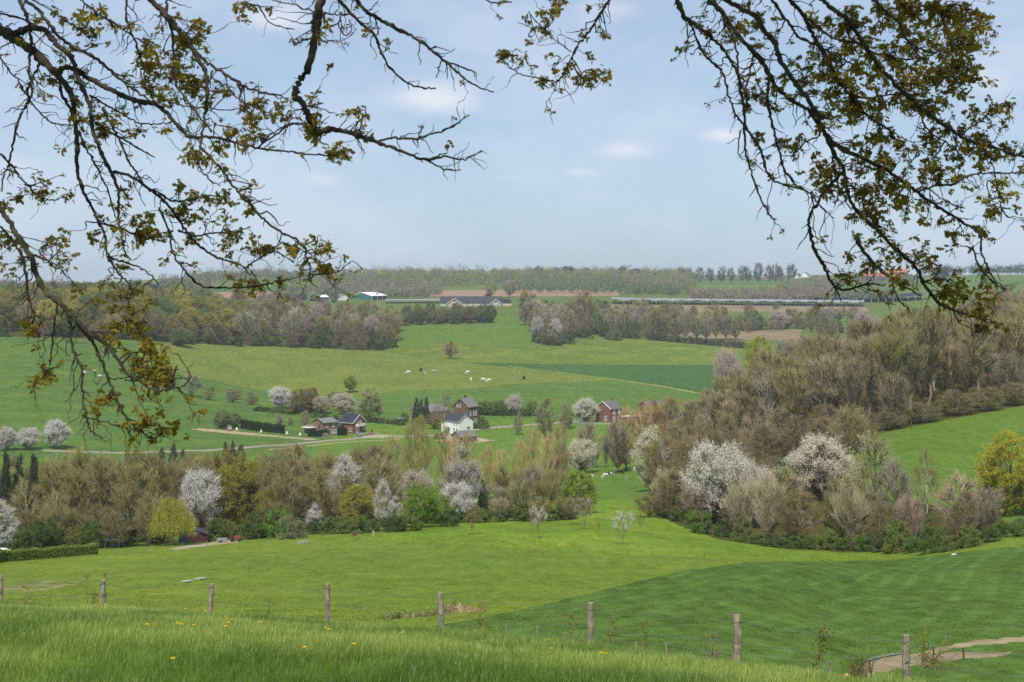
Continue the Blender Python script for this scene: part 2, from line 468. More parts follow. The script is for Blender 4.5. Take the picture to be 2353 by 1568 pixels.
MT['farright'] = field_mat('ridge_pasture', (.115, .190, .060), (.130, .205, .062), None, 0, big=.006)
MT['road'] = mat('road_asphalt', (.34, .27, .235), (.28, .225, .20), 1.2, .9, .1)
MT['strip'] = mat('bare_soil_strip', (.40, .30, .195), (.33, .25, .16), 1.1, .95, .05, bstr=.6, bdist=.1)
MT['track'] = field_mat('muddy_track', (.36, .285, .18), (.27, .205, .125), (.20, .15, .09), 0, big=.4, k=.95)
MT['worn'] = field_mat('worn_grass', (.26, .23, .11), (.20, .20, .08), (.15, .20, .05), 0, big=.3, k=.95)
MT['pathg'] = field_mat('path_grass', (.26, .27, .11), (.22, .25, .10), None, 0, big=.02, k=.9)
MT['sandy'] = field_mat('sandy_yard', (.40, .33, .24), (.33, .27, .19), None, 0, big=.3, k=.95)

ZN = [('grass_bank', 'bank')]


def zadd(name, m, mask):
    zone[mask] = len(ZN); ZN.append((name, m))


def rng_(a, b):
    return (fY >= a) & (fY < b)


ycr = np.interp(fx, [-400, 0, 600, 1176, 1700, 2353, 2900], [46, 42.3, 36.5, 31, 26, 20.5, 18])
JN = np.sin(fX * .55 + fY * .23) * 2.2 + np.sin(fX * 1.37 - fY * .61) * 1.6 + np.sin(fX * 3.1 + fY * 1.7) * 1.1 + np.sin(fX * 7.3 - fY * 3.9) * .7
PN = lambda poly, a, b: inpoly(fx + JN * 1.2, fy + JN * .8, poly) & rng_(a, b)
P = lambda poly, a, b: inpoly(fx, fy + jit * 1.2, poly) & rng_(a, b)
def band(pts, half, Ymin, mask_lo, mask_hi):
    w = np.array([gpt(x, y, Ymin)[:2] for x, y in pts])
    sel = np.where(rng_(mask_lo, mask_hi))[0]
    q = np.stack([fX[sel], fY[sel]], 1); d = np.full(len(sel), 1e9)
    for a, b in zip(w[:-1], w[1:]):
        ab = b - a; t = np.clip(((q - a) @ ab) / (ab @ ab), 0, 1)
        d = np.minimum(d, np.linalg.norm(q - (a + t[:, None] * ab), axis=1))
    m = np.zeros(len(fY), bool); m[sel[d < half]] = True
    return m


zadd('meadow', 'meadow', (fY > ycr + 14) & (fY < 330))
zadd('pasture', 'valley', rng_(255, 640))
zadd('plateau', 'plateau', fY >= 640)
zadd('pasture', 'orchard', P([(820, 1240), (1000, 1247), (1130, 1256), (1300, 1268), (1500, 1277), (1700, 1283), (1900, 1289), (2010, 1290), (2010, 1250), (1560, 1160), (1480, 1150), (1200, 1150), (1050, 1170), (880, 1200)], 120, 330))
zadd('crop_field', 'crop', P([(1000, 1438), (1120, 1418), (1260, 1387), (1400, 1352), (1560, 1314), (1720, 1292), (1900, 1290), (2050, 1287), (2200, 1270), (2353, 1254), (2700, 1215), (2900, 1215), (2900, 1700), (1000, 1700)], 40, 260) & (fY > ycr + 14))
zadd('pasture', 'left', P([(-600, 760), (0, 770), (280, 778), (420, 800), (900, 905), (860, 935), (700, 1040), (300, 1052), (-600, 1060)], 410, 1000))
zadd('buttercup_meadow', 'butter', P([(310, 795), (420, 786), (700, 795), (880, 808), (1010, 829), (1180, 838), (1400, 868), (1500, 884), (1180, 884), (1090, 893), (950, 898), (830, 910), (640, 905), (560, 890), (430, 862), (330, 835)], 560, 1100))
zadd('pasture', 'mid', P([(640, 905), (830, 909), (950, 897), (1090, 892), (1180, 883), (1430, 873), (1600, 900), (1900, 930), (1900, 960), (900, 962), (820, 955), (830, 930)], 540, 900))
zadd('wheat_field', 'wheat', P([(1060, 833), (1180, 836), (1400, 839), (1640, 839), (1900, 840), (1900, 950), (1590, 902), (1400, 871), (1230, 851)], 640, 1100))
zadd('buttercup_meadow', 'upper', P([(885, 806), (1000, 792), (1230, 796), (1310, 783), (1420, 776), (1560, 788), (1700, 799), (1960, 805), (1960, 838), (1400, 838), (1180, 835), (1060, 832), (1010, 828)], 800, 1180))
zadd('pasture', 'hollow', P([(850, 740), (1290, 720), (1300, 784), (1230, 797), (1130, 795), (1000, 792), (905, 803), (880, 806)], 860, 1320))
zadd('pasture', 'right', P([(1690, 1100), (1850, 1035), (2000, 992), (2160, 960), (2353, 925), (2900, 850), (2900, 1240), (2250, 1240), (1960, 1150)], 200, 470))
zadd('ploughed_field', 'plough', P([(455, 671), (655, 669), (640, 693), (590, 700), (470, 690)], 900, 2600))
zadd('crop_field', 'cropfar', P([(470, 662), (660, 660), (655, 670), (455, 672)], 1000, 3200))
zadd('ploughed_field', 'plough', P([(940, 668), (1420, 666), (1420, 680), (960, 683)], 1300, 3000))
zadd('crop_field', 'cropfar', P([(1590, 641), (1870, 638), (1870, 648), (1590, 652)], 1300, 3000))
zadd('pasture', 'farright', P([(1600, 648), (1850, 646), (2060, 640), (2353, 626), (2900, 620), (2900, 690), (2060, 694), (1600, 668)], 1000, 3300))
zadd('stubble_field', 'stubble', P([(1490, 763), (1840, 757), (1840, 782), (1520, 780)], 900, 1350))
zadd('stubble_field', 'stubble', P([(1380, 702), (1980, 700), (2000, 716), (1380, 716)], 1150, 1500))
zadd('grass_path', 'pathg', band([(1170, 842), (1230, 850), (1300, 858), (1400, 870), (1500, 885), (1600, 903)], 1.5, 640, 620, 1100))
# wood floors
zadd('woodland_floor', 'litter', P([(-700, 650), (-600, 768), (0, 773), (280, 781), (400, 788), (560, 795), (750, 801), (860, 806), (908, 800), (880, 735), (700, 718), (300, 690)], 700, 1150))
zadd('woodland_floor', 'litter', P([(1560, 1140), (1700, 1082), (1850, 1037), (2000, 1002), (2160, 967), (2353, 932), (2900, 860), (2900, 780), (2353, 780), (2000, 850), (1700, 940), (1500, 985), (1480, 1120)], 290, 640))
zadd('woodland_floor', 'litter', P([(1490, 1175), (1560, 1207), (1650, 1240), (1800, 1262), (1950, 1270), (2120, 1268), (2330, 1225), (2290, 1180), (2060, 1150), (1880, 1100), (1640, 1110), (1510, 1110)], 150, 330))
zadd('woodland_floor', 'litter', P([(-400, 1270), (0, 1262), (230, 1258), (420, 1228), (640, 1222), (860, 1214), (1030, 1196), (1200, 1186), (1310, 1182), (1300, 1168), (1200, 1165), (1000, 1150), (700, 1120), (-400, 1090)], 200, 400))


ROAD = [(110, 1036), (330, 1040), (470, 1036), (557, 1030), (632, 1024), (734, 1015), (822, 1007), (917, 1003), (1000, 1001), (1050, 996), (1090, 988), (1114, 985), (1178, 980), (1250, 975), (1330, 968), (1440, 966)]
zadd('road_verge', 'strip', band([(620, 1034), (734, 1022), (822, 1015), (917, 1009)], .9, 380, 380, 640))
zadd('road', 'road', band(ROAD, 1.8, 380, 380, 700))
zadd('soil_strip', 'strip', P([(438, 987), (461, 984.5), (534, 990.5), (651, 1003), (733, 1009), (715, 1012), (622, 1003.5), (534, 997), (470, 991)], 440, 640))
zadd('sandy_yard', 'sandy', P([(822, 996), (850, 998), (905, 1000), (880, 1006), (835, 1006)], 440, 600))
zadd('sandy_yard', 'sandy', P([(1010, 1000), (1060, 1002), (1140, 1012), (1100, 1017), (1000, 1014)], 400, 600))
zadd('sandy_yard', 'sandy', P([(385, 1262), (430, 1254), (480, 1248), (520, 1244), (550, 1243), (545, 1247), (470, 1255), (405, 1263)], 150, 300))
zadd('muddy_track', 'track', PN([(1920, 1560), (1975, 1530), (2040, 1507), (2110, 1498), (2200, 1482), (2290, 1468), (2400, 1452), (2400, 1466), (2300, 1480), (2200, 1492), (2120, 1506), (2190, 1500), (2260, 1500), (2330, 1498), (2300, 1506), (2180, 1517), (2080, 1535), (1990, 1552)], 40, 130))
zadd('worn_grass', 'worn', PN([(0, 1345), (110, 1335), (190, 1340), (130, 1352), (60, 1358), (0, 1362)], 100, 200) & (np.sin(fX * 1.7) + np.sin(fY * 1.1) + np.sin(fX * 4.1 + fY * 2) * .6 > -.4))

ground_objs = {}
for k, (name, m) in enumerate(ZN):
    q = GQ[zone == k]
    if len(q) == 0:
        continue
    u, inv = np.unique(q.ravel(), return_inverse=True)
    o = obj(name, mk(name, GV[u], inv.reshape(-1, 4), mats=[MT[m]], smooth=True))
    tag(o, kind='structure')
    ground_objs[name] = o
# ground behind and under the camera
mb = MB(); mb.add([(-90, -90, EZ - 1.70), (90, -90, EZ - 1.70), (90, .5, EZ - 1.715), (-90, .5, EZ - 1.715)], [[0, 1, 2, 3]])
tag(mb.build('ground', MT['bank']), kind='structure')

# ------------------------------------------------------------------ foreground grass (one thing nobody could count)
def blades(n, seed):
    g = np.random.default_rng(seed)
    # sample in photo columns so that the density follows the visible slope
    Y = np.sqrt(g.uniform(15.5 ** 2, 47 ** 2, n)); x = g.uniform(-160, 2520, n)
    yc = np.interp(x, [-400, 0, 600, 1176, 1700, 2353, 2900], [46, 42.3, 36.5, 31, 26, 20.5, 18])
    keep = (Y < yc + 4.5) & (Y > 15.5)
    x, Y = x[keep], Y[keep]
    X = (x - CX) / F * Y
    cl = .5 + .5 * np.sin(X * 1.1 + 2 * np.sin(Y * .45)) * np.sin(Y * .9 + 1.5 * np.sin(X * .6))
    cl2 = .5 + .5 * np.sin(X * 3.1 + Y * 1.3 + np.sin(X * .9) * 2) * np.sin(Y * 2.3 - X * .8)
    k2 = g.uniform(size=len(X)) < .35 + .45 * cl + .3 * cl2
    X, Y, x, cl, cl2 = X[k2], Y[k2], x[k2], cl[k2], cl2[k2]
    z = HT(x, Y); n = len(X)
    h = (.085 + .075 * cl + .055 * cl2) * g.uniform(.55, 1.4, n)
    cx_, cy_ = g.uniform(-9, 8, 170), g.uniform(16, 44, 170); rc_ = g.uniform(.10, .30, 170)
    bo = np.zeros(n)
    for a_, b_, r_ in zip(cx_, cy_, rc_): bo = np.maximum(bo, np.exp(-((X - a_) ** 2 + (Y - b_) ** 2) / r_ ** 2))
    h = h * (1 + .75 * bo)
    tall = g.uniform(size=n) < .012; h[tall] *= 1.5
    w = g.uniform(.0028, .0056, n) * (1 + Y / 60)
    az = g.uniform(0, 2 * pi, n); lean = g.uniform(.1, .75, n) * h
    dx = np.cos(az) * lean + .06 * h; dy = np.sin(az) * lean * .8
    sx = -np.sin(az + g.normal(0, .8, n)) * w / 2; sy = np.cos(az) * w / 2
    sx = np.where(np.abs(sx) < w * .2, w * .3, sx)
    B = np.stack([X, Y, z - .02], 1); s = np.stack([sx, sy, 0 * sx], 1)
    M = B + np.stack([dx * .38, dy * .38, h * .62], 1); T = B + np.stack([dx, dy, h], 1)
    V = np.stack([B - s, B + s, M + s * .75, M - s * .75, T], 1).reshape(-1, 3)
    b = np.arange(n) * 5
    Q = np.stack([b, b + 1, b + 2, b + 3], 1); Tt = np.stack([b + 3, b + 2, b + 4], 1)
    return V, Q, Tt


mg = bpy.data.materials.new('grass_blade'); t_, n_, l_ = nt(mg)
g_ = n_.new('ShaderNodeNewGeometry')
nz_ = noise(n_, l_, g_.outputs['Position'], .30, 4.0)
c_ = mixc(n_, l_, ramp(n_, l_, nz_, .40, .60), (.110, .215, .016), (.360, .455, .080))
c_ = mixc(n_, l_, math_(n_, l_, 'MULTIPLY', math_(n_, l_, 'POWER', g_.outputs['Random Per Island'], 3.0), .75), c_, (.34, .38, .10))
d_ = n_.new('ShaderNodeBsdfDiffuse'); l_.new(c_, d_.inputs[0])
tr_ = n_.new('ShaderNodeBsdfTranslucent'); l_.new(c_, tr_.inputs[0])
gl_ = n_.new('ShaderNodeBsdfGlossy'); gl_.inputs['Roughness'].default_value = .45; gl_.inputs[0].default_value = (.8, .85, .8, 1)
m1 = n_.new('ShaderNodeMixShader'); m1.inputs[0].default_value = .4; l_.new(d_.outputs[0], m1.inputs[1]); l_.new(tr_.outputs[0], m1.inputs[2])
m2 = n_.new('ShaderNodeMixShader'); m2.inputs[0].default_value = .05; l_.new(m1.outputs[0], m2.inputs[1]); l_.new(gl_.outputs[0], m2.inputs[2])
o_ = n_.new('ShaderNodeOutputMaterial'); l_.new(m2.outputs[0], o_.inputs[0])
V, Q, T = blades(1000000, 3)
tag(obj('grass', mk('grass', V, Q, T, [mg])), 'long bright green grass covering the bank at the bottom edge', 'grass', kind='stuff')

# short tufts standing in the near fields: same material as the field they grow in
def tufts(n, seed):
    g = np.random.default_rng(seed)
    Y = np.sqrt(g.uniform(48. ** 2, 205. ** 2, n)); x = g.uniform(-150, 2500, n)
    zi = zone[np.clip(np.searchsorted(rows, Y) - 1, 0, ny - 2) * (nx - 1) + np.clip(np.searchsorted(cols, x) - 1, 0, nx - 2)]
    X = (x - CX) / F * Y
    cl = .5 + .5 * np.sin(X * .55 + 2 * np.sin(Y * .21)) * np.sin(Y * .37 + 1.6 * np.sin(X * .31))
    for m in ('meadow', 'orchard', 'crop'):
        ids = [i for i, (a, b) in enumerate(ZN) if b == m]
        k = np.isin(zi, ids) & (g.uniform(size=n) < (.25 + .75 * cl) * np.clip((195 - Y) / 110, 0, 1))
        xx, yy = x[k], Y[k]; q = k.sum(); h = g.uniform(.035, .075, q) * (.7 + .7 * cl[k]); w = g.uniform(.010, .026, q); a = g.uniform(0, 2 * pi, q)
        B = np.stack([X[k], yy, HT(xx, yy) - .015], 1); s = np.stack([np.cos(a) * w, np.sin(a) * w, 0 * a], 1); t = np.stack([g.normal(0, .04, q), g.normal(0, .04, q), h], 1)
        V = np.stack([B - s, B + s, B + t + s * .5, B + t * .85 - s * .6], 1).reshape(-1, 3)
        tag(obj('field_grass', mk('field_grass', V, np.arange(4 * q).reshape(-1, 4), None, [MT[m]])), {'meadow': 'short grass tufts of the near light green meadow', 'orchard': 'short grass tufts among the young fruit trees', 'crop': 'young dark green crop blades in the near field'}[m], 'grass', kind='stuff')


tufts(420000, 9)
# ------------------------------------------------------------------ tree materials
M_bark = twig_mat('bark')
M_barko = twig_mat('bark_object')
M_twig = twig_mat('twigs')                       # twig colour = object's colour
M_twigb = twig_mat('brown_twigs', (.27, .21, .125))
M_leaf = leaf_mat('leaves')
M_bloss = leaf_mat('blossom', .3, .22, .6)
M_needle = leaf_mat('needles', .08, .6, .9)

PROF = {
    'round': lambda t: np.sqrt(np.clip(1 - (2 * t - 1) ** 2, 0, 1)) * (1.0 - .12 * t),
    'oval': lambda t: np.clip(np.sin(pi * np.clip(t, 0, 1) ** .8), 0, 1) ** .7,
    'cone': lambda t: (1 - t) ** .85 * .96 + .04,
    'column': lambda t: np.clip(np.sin(pi * np.clip(.12 + t * .86, 0, 1)), 0, 1) ** .55,
    'fan': lambda t: np.clip(.18 + 1.0 * t, 0, 1) * np.sqrt(np.clip(1 - np.clip((t - .62) / .38, 0, 1) ** 2, 0, 1)),
    'dome': lambda t: np.sqrt(np.clip(1 - t ** 2.2, 0, 1)),
}


def unit(v):
    return v / (np.linalg.norm(v, axis=-1, keepdims=True) + 1e-9)


def gen_tree(seed, H=12., tr=.22, cb=.25, rx=4., prof='round', n1=30, rc=1.1, m=14, k=6, tl=.9, tw=.03, steep=.9, up=.3,
             nl=0, ls=.22, leaf=None, twig=None, spread=.5, inner=.35, droop=0., lean=0., stems=1, hang=0., bark=None, aspect=.6, lbr=.5, trunk_top=.92, sb=1.15, lr=.42):
    """returns (trunk mesh, crown mesh) for one kind of tree; metres"""
    g = np.random.default_rng(seed)
    pf = PROF[prof]
    t = g.uniform(0, 1, n1 * 4)
    keep = g.uniform(0, 1.1, n1 * 4) < pf(t) + .12
    t = t[keep][:n1]; n = len(t)
    an = np.arange(n) * 2.399 + g.uniform(-.6, .6, n)
    lump = 1 + .22 * np.sin(an * 2 + seed) * np.sin(t * 7 + seed * 1.7) + g.uniform(-.14, .14, n)
    rad = rx * pf(t) * lump * (inner + (1 - inner) * np.sqrt(g.uniform(0, 1, n)))
    z = H * (cb + (1 - cb) * t) + g.normal(0, .02 * H, n)
    z = np.minimum(z, H * 1.02)
    Pc = np.stack([rad * np.cos(an), rad * np.sin(an), z], 1)
    # trunks
    tb = MB()
    K = 9; s = np.linspace(0, 1, K)
    trunks = []
    for q in range(stems):
        a = g.uniform(0, 2 * pi); off = 0 if stems == 1 else rx * .12
        ex = (0 if stems == 1 else rx * .38)
        wob = np.cumsum(g.normal(0, .012 * H, (K, 2)), 0); wob -= wob[0]
        tp = np.stack([cos(a) * (off + ex * s ** 1.3) + wob[:, 0] + lean * H * s ** 1.5, sin(a) * (off + ex * s ** 1.3) + wob[:, 1], s * H * trunk_top], 1)
        tp[0, 2] = -.6
        rr = tr * (1 if stems == 1 else .55) * ((1 - s) ** .8 * .93 + .05); rr[0] *= 1.3
        tb.tube(tp, rr, 7, 0); trunks.append(tp)
    # limbs
    limb = []
    LP = np.zeros((n, 5, 3)); LR = np.zeros((n, 5))
    for i in range(n):
        tp = trunks[i % stems]
        hz = np.hypot(Pc[i, 0], Pc[i, 1])
        z0 = np.clip(z[i] - steep * hz - .1 * H * g.uniform(0, .6), H * cb * .55, H * trunk_top * .95)
        f = np.interp(z0, tp[:, 2], np.arange(K)); j = int(min(f, K - 2)); o = tp[j] + (tp[j + 1] - tp[j]) * (f - j)
        e = Pc[i]; mid = o * .5 + e * .5; mid[2] += (.10 * hz if droop <= 0 else .22 * hz); mid += g.normal(0, .03 * hz + .02, 3)
        u = np.linspace(0, 1, 5)[:, None]
        LP[i] = (1 - u) ** 2 * o + 2 * u * (1 - u) * mid + u * u * e
        LP[i, 1:4] += g.normal(0, .025 * hz + .01, (3, 3))
        r0 = max(.018, tr * lr * (1 - .6 * z0 / H)) * (.6 if stems > 1 else 1)
        LR[i] = r0 * np.linspace(1, .28, 5)
    V, Q = tube_batch(LP, LR, 5); tb.add(V, Q)
    trunk = tb.mesh('trunk', [bark or M_bark], True)
    # sub branches
    cb_ = MB()
    ci = np.repeat(np.arange(n), m); ns = len(ci)
    st = g.uniform(lbr, 1, ns) * 3.999; j = st.astype(int); fr = (st - j)[:, None]
    A = LP[ci, j] * (1 - fr) + LP[ci, j + 1] * fr
    out = unit(Pc[ci] * np.array([1, 1, 0]) + g.normal(0, .3, (ns, 3)))
    E = Pc[ci] + unit(g.normal(size=(ns, 3))) * (rc * g.uniform(.35, 1.15, ns) ** .7)[:, None] * np.array([1, 1, .85]) + out * rc * spread * .5
    E[:, 2] += up * rc - droop * rc
    if hang:
        E = Pc[ci] + g.normal(0, rc * .5, (ns, 3))
    mid = (A + E) / 2 + g.normal(0, .12 * rc, (ns, 3)) + np.array([0, 0, .1 * rc])
    SP = np.stack([A, mid, E], 1)
    V, Q = tube_batch(SP, np.broadcast_to(np.array([tw * sb, tw * .7 * sb, tw * .4 * sb]), (ns, 3)), 3)
    cb_.add(V, Q, m=0)
    # twigs
    ti = np.repeat(np.arange(ns), k); nt_ = len(ti)
    f = g.uniform(.25, 1, nt_)[:, None]
    a = np.where(f < .5, SP[ti, 0] + (SP[ti, 1] - SP[ti, 0]) * f * 2, SP[ti, 1] + (SP[ti, 2] - SP[ti, 1]) * (f * 2 - 1))
    if hang:
        d = np.stack([g.normal(0, .05, nt_), g.normal(0, .05, nt_), -np.ones(nt_)], 1) + out[ti] * .10
        ln = hang * g.uniform(.35, 1.1, nt_) * np.clip(a[:, 2] / H, .25, 1)
        ln = np.minimum(ln, np.maximum(a[:, 2] - .10 * H, .3))
    else:
        d = unit(unit(SP[ti, 2] - SP[ti, 0]) * .8 + g.normal(0, .55, (nt_, 3)) + out[ti] * .35 + np.array([0, 0, up * 1.2 - droop]))
        ln = tl * g.uniform(.5, 1.25, nt_)
    b = a + d * ln[:, None]
    V, Q = strips(a, b, tw, g); cb_.add(V, Q, m=0)
    # leaves or flowers
    if nl:
        li = np.repeat(np.arange(nt_), nl) if nl >= 1 else g.choice(nt_, int(nt_ * nl))
        f = g.uniform(.1, 1.05, len(li))[:, None]
        c = a[li] + (b[li] - a[li]) * f + g.normal(0, ls * .55, (len(li), 3))
        V, Q = cards(c, ls, g, aspect, down=.35 if not hang else 1.6, axis=d[li] if (hang or prof == 'cone') else None)
        cb_.add(V, Q, m=1)
    crown = cb_.mesh('crown', [twig or M_twigb, leaf or M_leaf])
    return trunk, crown


KINDS = {}


def kind(key, name, cat, n, rx, H, **kw):
    KINDS[key] = dict(name=name, cat=cat, rx=rx, H=H, v=[gen_tree(101 + 37 * i + len(KINDS) * 7, rx=rx, H=H, **kw) for i in range(n)])


kind('bare', 'bare_tree', 'tree', 3, 4.6, 13, cb=.16, n1=56, rc=1.35, m=13, k=6, tl=1.1, tw=.032, twig=M_twig, up=.45, sb=2.0, lr=.55)
kind('baretall', 'forest_tree', 'tree', 4, 3.6, 20, cb=.40, tr=.31, prof='fan', n1=44, rc=1.25, m=11, k=6, tl=1.2, tw=.034, twig=M_twig, up=.95, steep=2.3, lean=.02, sb=2.3, lr=.62)
kind('half', 'leafing_tree', 'tree', 3, 4.4, 14, cb=.10, prof='oval', n1=58, rc=1.35, m=13, k=7, tl=.95, tw=.034, nl=1, ls=.20, up=.35)
kind('leafy', 'leafy_tree', 'tree', 3, 4.6, 13, cb=.07, prof='round', n1=100, rc=1.2, m=11, k=5, tl=.75, tw=.03, nl=7, ls=.19, up=.2, inner=.5)
kind('round', 'leafy_tree', 'tree', 2, 3.6, 8, cb=.22, tr=.16, prof='round', n1=100, rc=.8, m=12, k=5, tl=.5, tw=.025, nl=4, ls=.2, inner=.5)
kind('blossom', 'blossom_tree', 'tree', 3, 4.2, 9, cb=.12, tr=.17, prof='round', n1=100, rc=.95, m=11, k=6, tl=1.15, tw=.026, nl=8, ls=.13, leaf=M_bloss, up=.55, inner=.4, steep=1.2)
kind('spire', 'blossom_tree', 'tree', 3, 3.0, 12, cb=.12, tr=.17, prof='oval', n1=80, rc=.85, m=11, k=6, tl=1.1, tw=.028, nl=6, ls=.13, leaf=M_bloss, up=.75, steep=1.4, inner=.45)
kind('young', 'young_fruit_tree', 'tree', 2, 2.0, 5, cb=.36, tr=.07, prof='round', n1=22, rc=.35, m=8, k=6, tl=.45, tw=.014, nl=3, ls=.085, leaf=M_bloss, up=.9, steep=1.3, inner=.5)
kind('poplar', 'poplar_tree', 'tree', 3, 2.4, 15, cb=.16, tr=.15, prof='column', n1=44, rc=.8, m=9, k=6, tl=1.0, tw=.022, nl=1, ls=.10, twig=M_twig, up=1.3, steep=2.6, inner=.2)
kind('spruce', 'spruce_tree', 'tree', 2, 2.6, 12, cb=.05, tr=.17, prof='cone', n1=170, rc=.5, m=9, k=5, tl=.55, tw=.02, nl=3, ls=.30, leaf=M_needle, aspect=.3, up=-.1, steep=-.12, droop=.35, inner=.72, trunk_top=.98)
kind('willow', 'weeping_willow', 'tree', 2, 3.5, 9, cb=.42, tr=.3, prof='dome', n1=90, rc=.9, m=12, k=3, tl=1, tw=.018, nl=7, ls=.17, aspect=.35, hang=4.8, steep=.7, inner=.3, twig=twig_mat('willow_twigs', (.30, .26, .06)))
kind('bush', 'shrub', 'shrub', 3, 2.6, 4, cb=.02, tr=.07, prof='dome', n1=44, rc=.7, m=11, k=5, tl=.4, tw=.02, nl=4, ls=.20, steep=.4, inner=.5, stems=3, trunk_top=.8)
kind('barebush', 'bare_shrub', 'shrub', 3, 3.4, 7, cb=.06, tr=.12, prof='fan', n1=44, rc=.9, m=14, k=9, tl=.9, tw=.026, twig=M_twig, steep=1.6, up=.6, stems=5, trunk_top=.75, inner=.3)
kind('birch', 'birch_tree', 'tree', 2, 2.8, 13, cb=.2, tr=.14, prof='oval', n1=40, rc=.9, m=11, k=4, tl=.8, tw=.018, nl=2, ls=.13, hang=2.2, steep=1.2, bark=twig_mat('birch_bark', (.55, .52, .46)), inner=.3)

TC = {}   # running counter per kind
NT = [0]


def tree(k, loc, h, w=None, col=(.1, .1, .1), label=None, group=None, trunk_col=None, v=None, name=None, cat=None, single=False):
    K = KINDS[k]; c = TC.get(k, 0); TC[k] = c + 1
    tm, cm = K['v'][(c if v is None else v) % len(K['v'])]
    sz = h / K['H']; sx = sz if w is None else w / (2.15 * K['rx'])
    j = R.uniform(.94, 1.06)
    root = thing(name or K['name'], label, cat or K['cat'], loc, R.uniform(0, 6.28), group, (sx * j, sx / j, sz))
    fb = R.uniform(.74, 1.30) if group else 1.06; cj = [min(.85, x * fb * R.uniform(.95, 1.06)) for x in col]
    obj('trunk', tm, root, trunk_col or R.choice([(.23, .195, .125), (.20, .17, .11), (.26, .23, .15), (.30, .26, .12)]))
    obj('crown', cm, root, cj)
    NT[0] += 1
    return root


PROT = []     # trees that later filling must not hide


def T(k, x, yb, yt, w, col, label, Y=None, group=None, Ymin=60., **kw):
    """photo column, base row, top row, crown width in photo units"""
    p = gpt(x, yb, Ymin) if Y is None else gY(x, Y)
    Y = p[1]
    h = (EZ - (yt - YH) / F * Y) - p[2]
    if group is None and k not in ('half', 'bare', 'spruce'): PROT.append((x, (w or 40) * .5, Y, yt, YH + F * (EZ - p[2]) / Y))
    return tree(k, p, h, None if w is None else w * Y / F, col, label, group, **kw)


# colours as albedo
BROWN = (.250, .222, .090); RED = (.262, .215, .098); GREY = (.275, .248, .122); PALE = (.40, .36, .22); ORANGE = (.42, .315, .15)
OLIVE = (.25, .235, .060); BRONZE = (.38, .36, .055); YEL = (.47, .42, .032); YG = (.40, .46, .060); GRN = (.135, .225, .045)
BRIGHT = (.19, .31, .04); DARK = (.065, .11, .038); CON = (.045, .075, .048); WHITE = (.86, .83, .75); PINK = (.78, .70, .62); CREAM = (.80, .77, .60)
WIL = (.47, .53, .07); SAGE = (.24, .27, .14)
# ================================================================== trees, front belt, left
T('spire', 2, 1275, 1158, 70, WHITE, 'white blossom tree cut by the left edge above the clipped hedge', Ymin=150)
for x, yt, Y, lab in [(14, 1034, 229, 'dark green spruce at the far left edge of the brown wood'), (44, 1037, 232, 'dark spruce, middle one of the three at the far left'), (78, 1040, 229, 'dark spruce beside bare brown trees, right of the far left three')]:
    T('spruce', x, 0, yt, 46, CON, lab, Y=Y, group='dark spruces at the left edge')
for x, yt, Y, w in [(398, 1016, 400, 24), (372, 1028, 395, 22), (420, 1030, 400, 20), (292, 1030, 380, 20)]:
    T('spruce', x, 0, yt, w, CON, 'small dark spruce poking above the brown trees below the lane', Y=Y, group='small spruces behind the brown belt')
for x, yt, w in [(518, 1014, 17), (535, 1012, 16), (553, 1020, 24)]:
    T('spruce', x, 0, yt, w, CON, 'small dark conifer in a row of three beside the lane', Y=420, group='three conifers by the lane')
T('spruce', 485, 0, 1062, 40, CON, 'dark spruce between olive trees behind the white blossom tree', Y=300)
T('spruce', 461, 0, 1072, 30, CON, 'shorter dark spruce left of the one behind the blossom', Y=298)
T('spruce', 590, 0, 1060, 26, CON, 'small dark spruce behind the yellow olive oak', Y=330)
bl = [(20, 1085, 232, 110), (95, 1068, 236, 110), (140, 1045, 240, 110), (190, 1040, 236, 115), (238, 1048, 230, 110), (282, 1045, 243, 110), (318, 1060, 232, 110), (352, 1062, 240, 90), (60, 1105, 222, 90), (170, 1090, 222, 100), (300, 1120, 218, 90), (130, 1130, 215, 80), (385, 1075, 246, 90), (345, 1135, 214, 70)]
for i, (x, yt, Y, w) in enumerate(bl):
    T('bare', x, 0, yt, w, [BROWN, RED, GREY][i % 3], 'tall bare brown tree in the belt left of the weeping willow', Y=Y, group='bare brown trees left of the willow')
for i, (x, yt, Y, w) in enumerate([(345, 1045, 300, 80), (410, 1062, 290, 90), (440, 1050, 310, 80), (505, 1048, 320, 80), (600, 1066, 300, 80), (250, 1060, 300, 80), (30, 1050, 310, 80), (120, 1065, 300, 90), (455, 1085, 275, 90)]):
    T('half', x, 0, yt, w, OLIVE, 'olive brown leafing tree behind the bare brown belt', Y=Y, group='olive trees behind the brown belt')
T('half', 100, 0, 1110, 60, GRN, 'dull green leafing tree beside the spruces at left', Y=226)
T('willow', 395, 1254, 1143, 104, WIL, 'yellow green weeping willow in front of the dark shed', Ymin=120)
T('blossom', 458, 0, 1096, 105, WHITE, 'big white blossom tree behind the dark shed and willow', Y=236, v=0)
T('leafy', 545, 0, 1050, 125, (.32, .32, .045), 'large yellow olive leafy tree right of the white blossom', Y=240, name='oak_tree')
for x, yt, w, Y in [(612, 1078, 90, 246), (655, 1090, 85, 240), (625, 1120, 70, 228), (690, 1100, 70, 244)]:
    T('bare', x, 0, yt, w, BROWN, 'bare brown tree right of the yellow olive oak', Y=Y, group='bare trees right of the olive oak')
T('half', 725, 0, 1085, 95, OLIVE, 'dull olive tree left of the tall white blossom spire', Y=246)
T('leafy', 755, 0, 1085, 80, YG, 'yellow green leafy tree behind the tall white blossom', Y=262)
T('spire', 795, 0, 1058, 82, WHITE, 'tall white blossom tree with a pointed top, left of centre belt', Y=250, v=0)
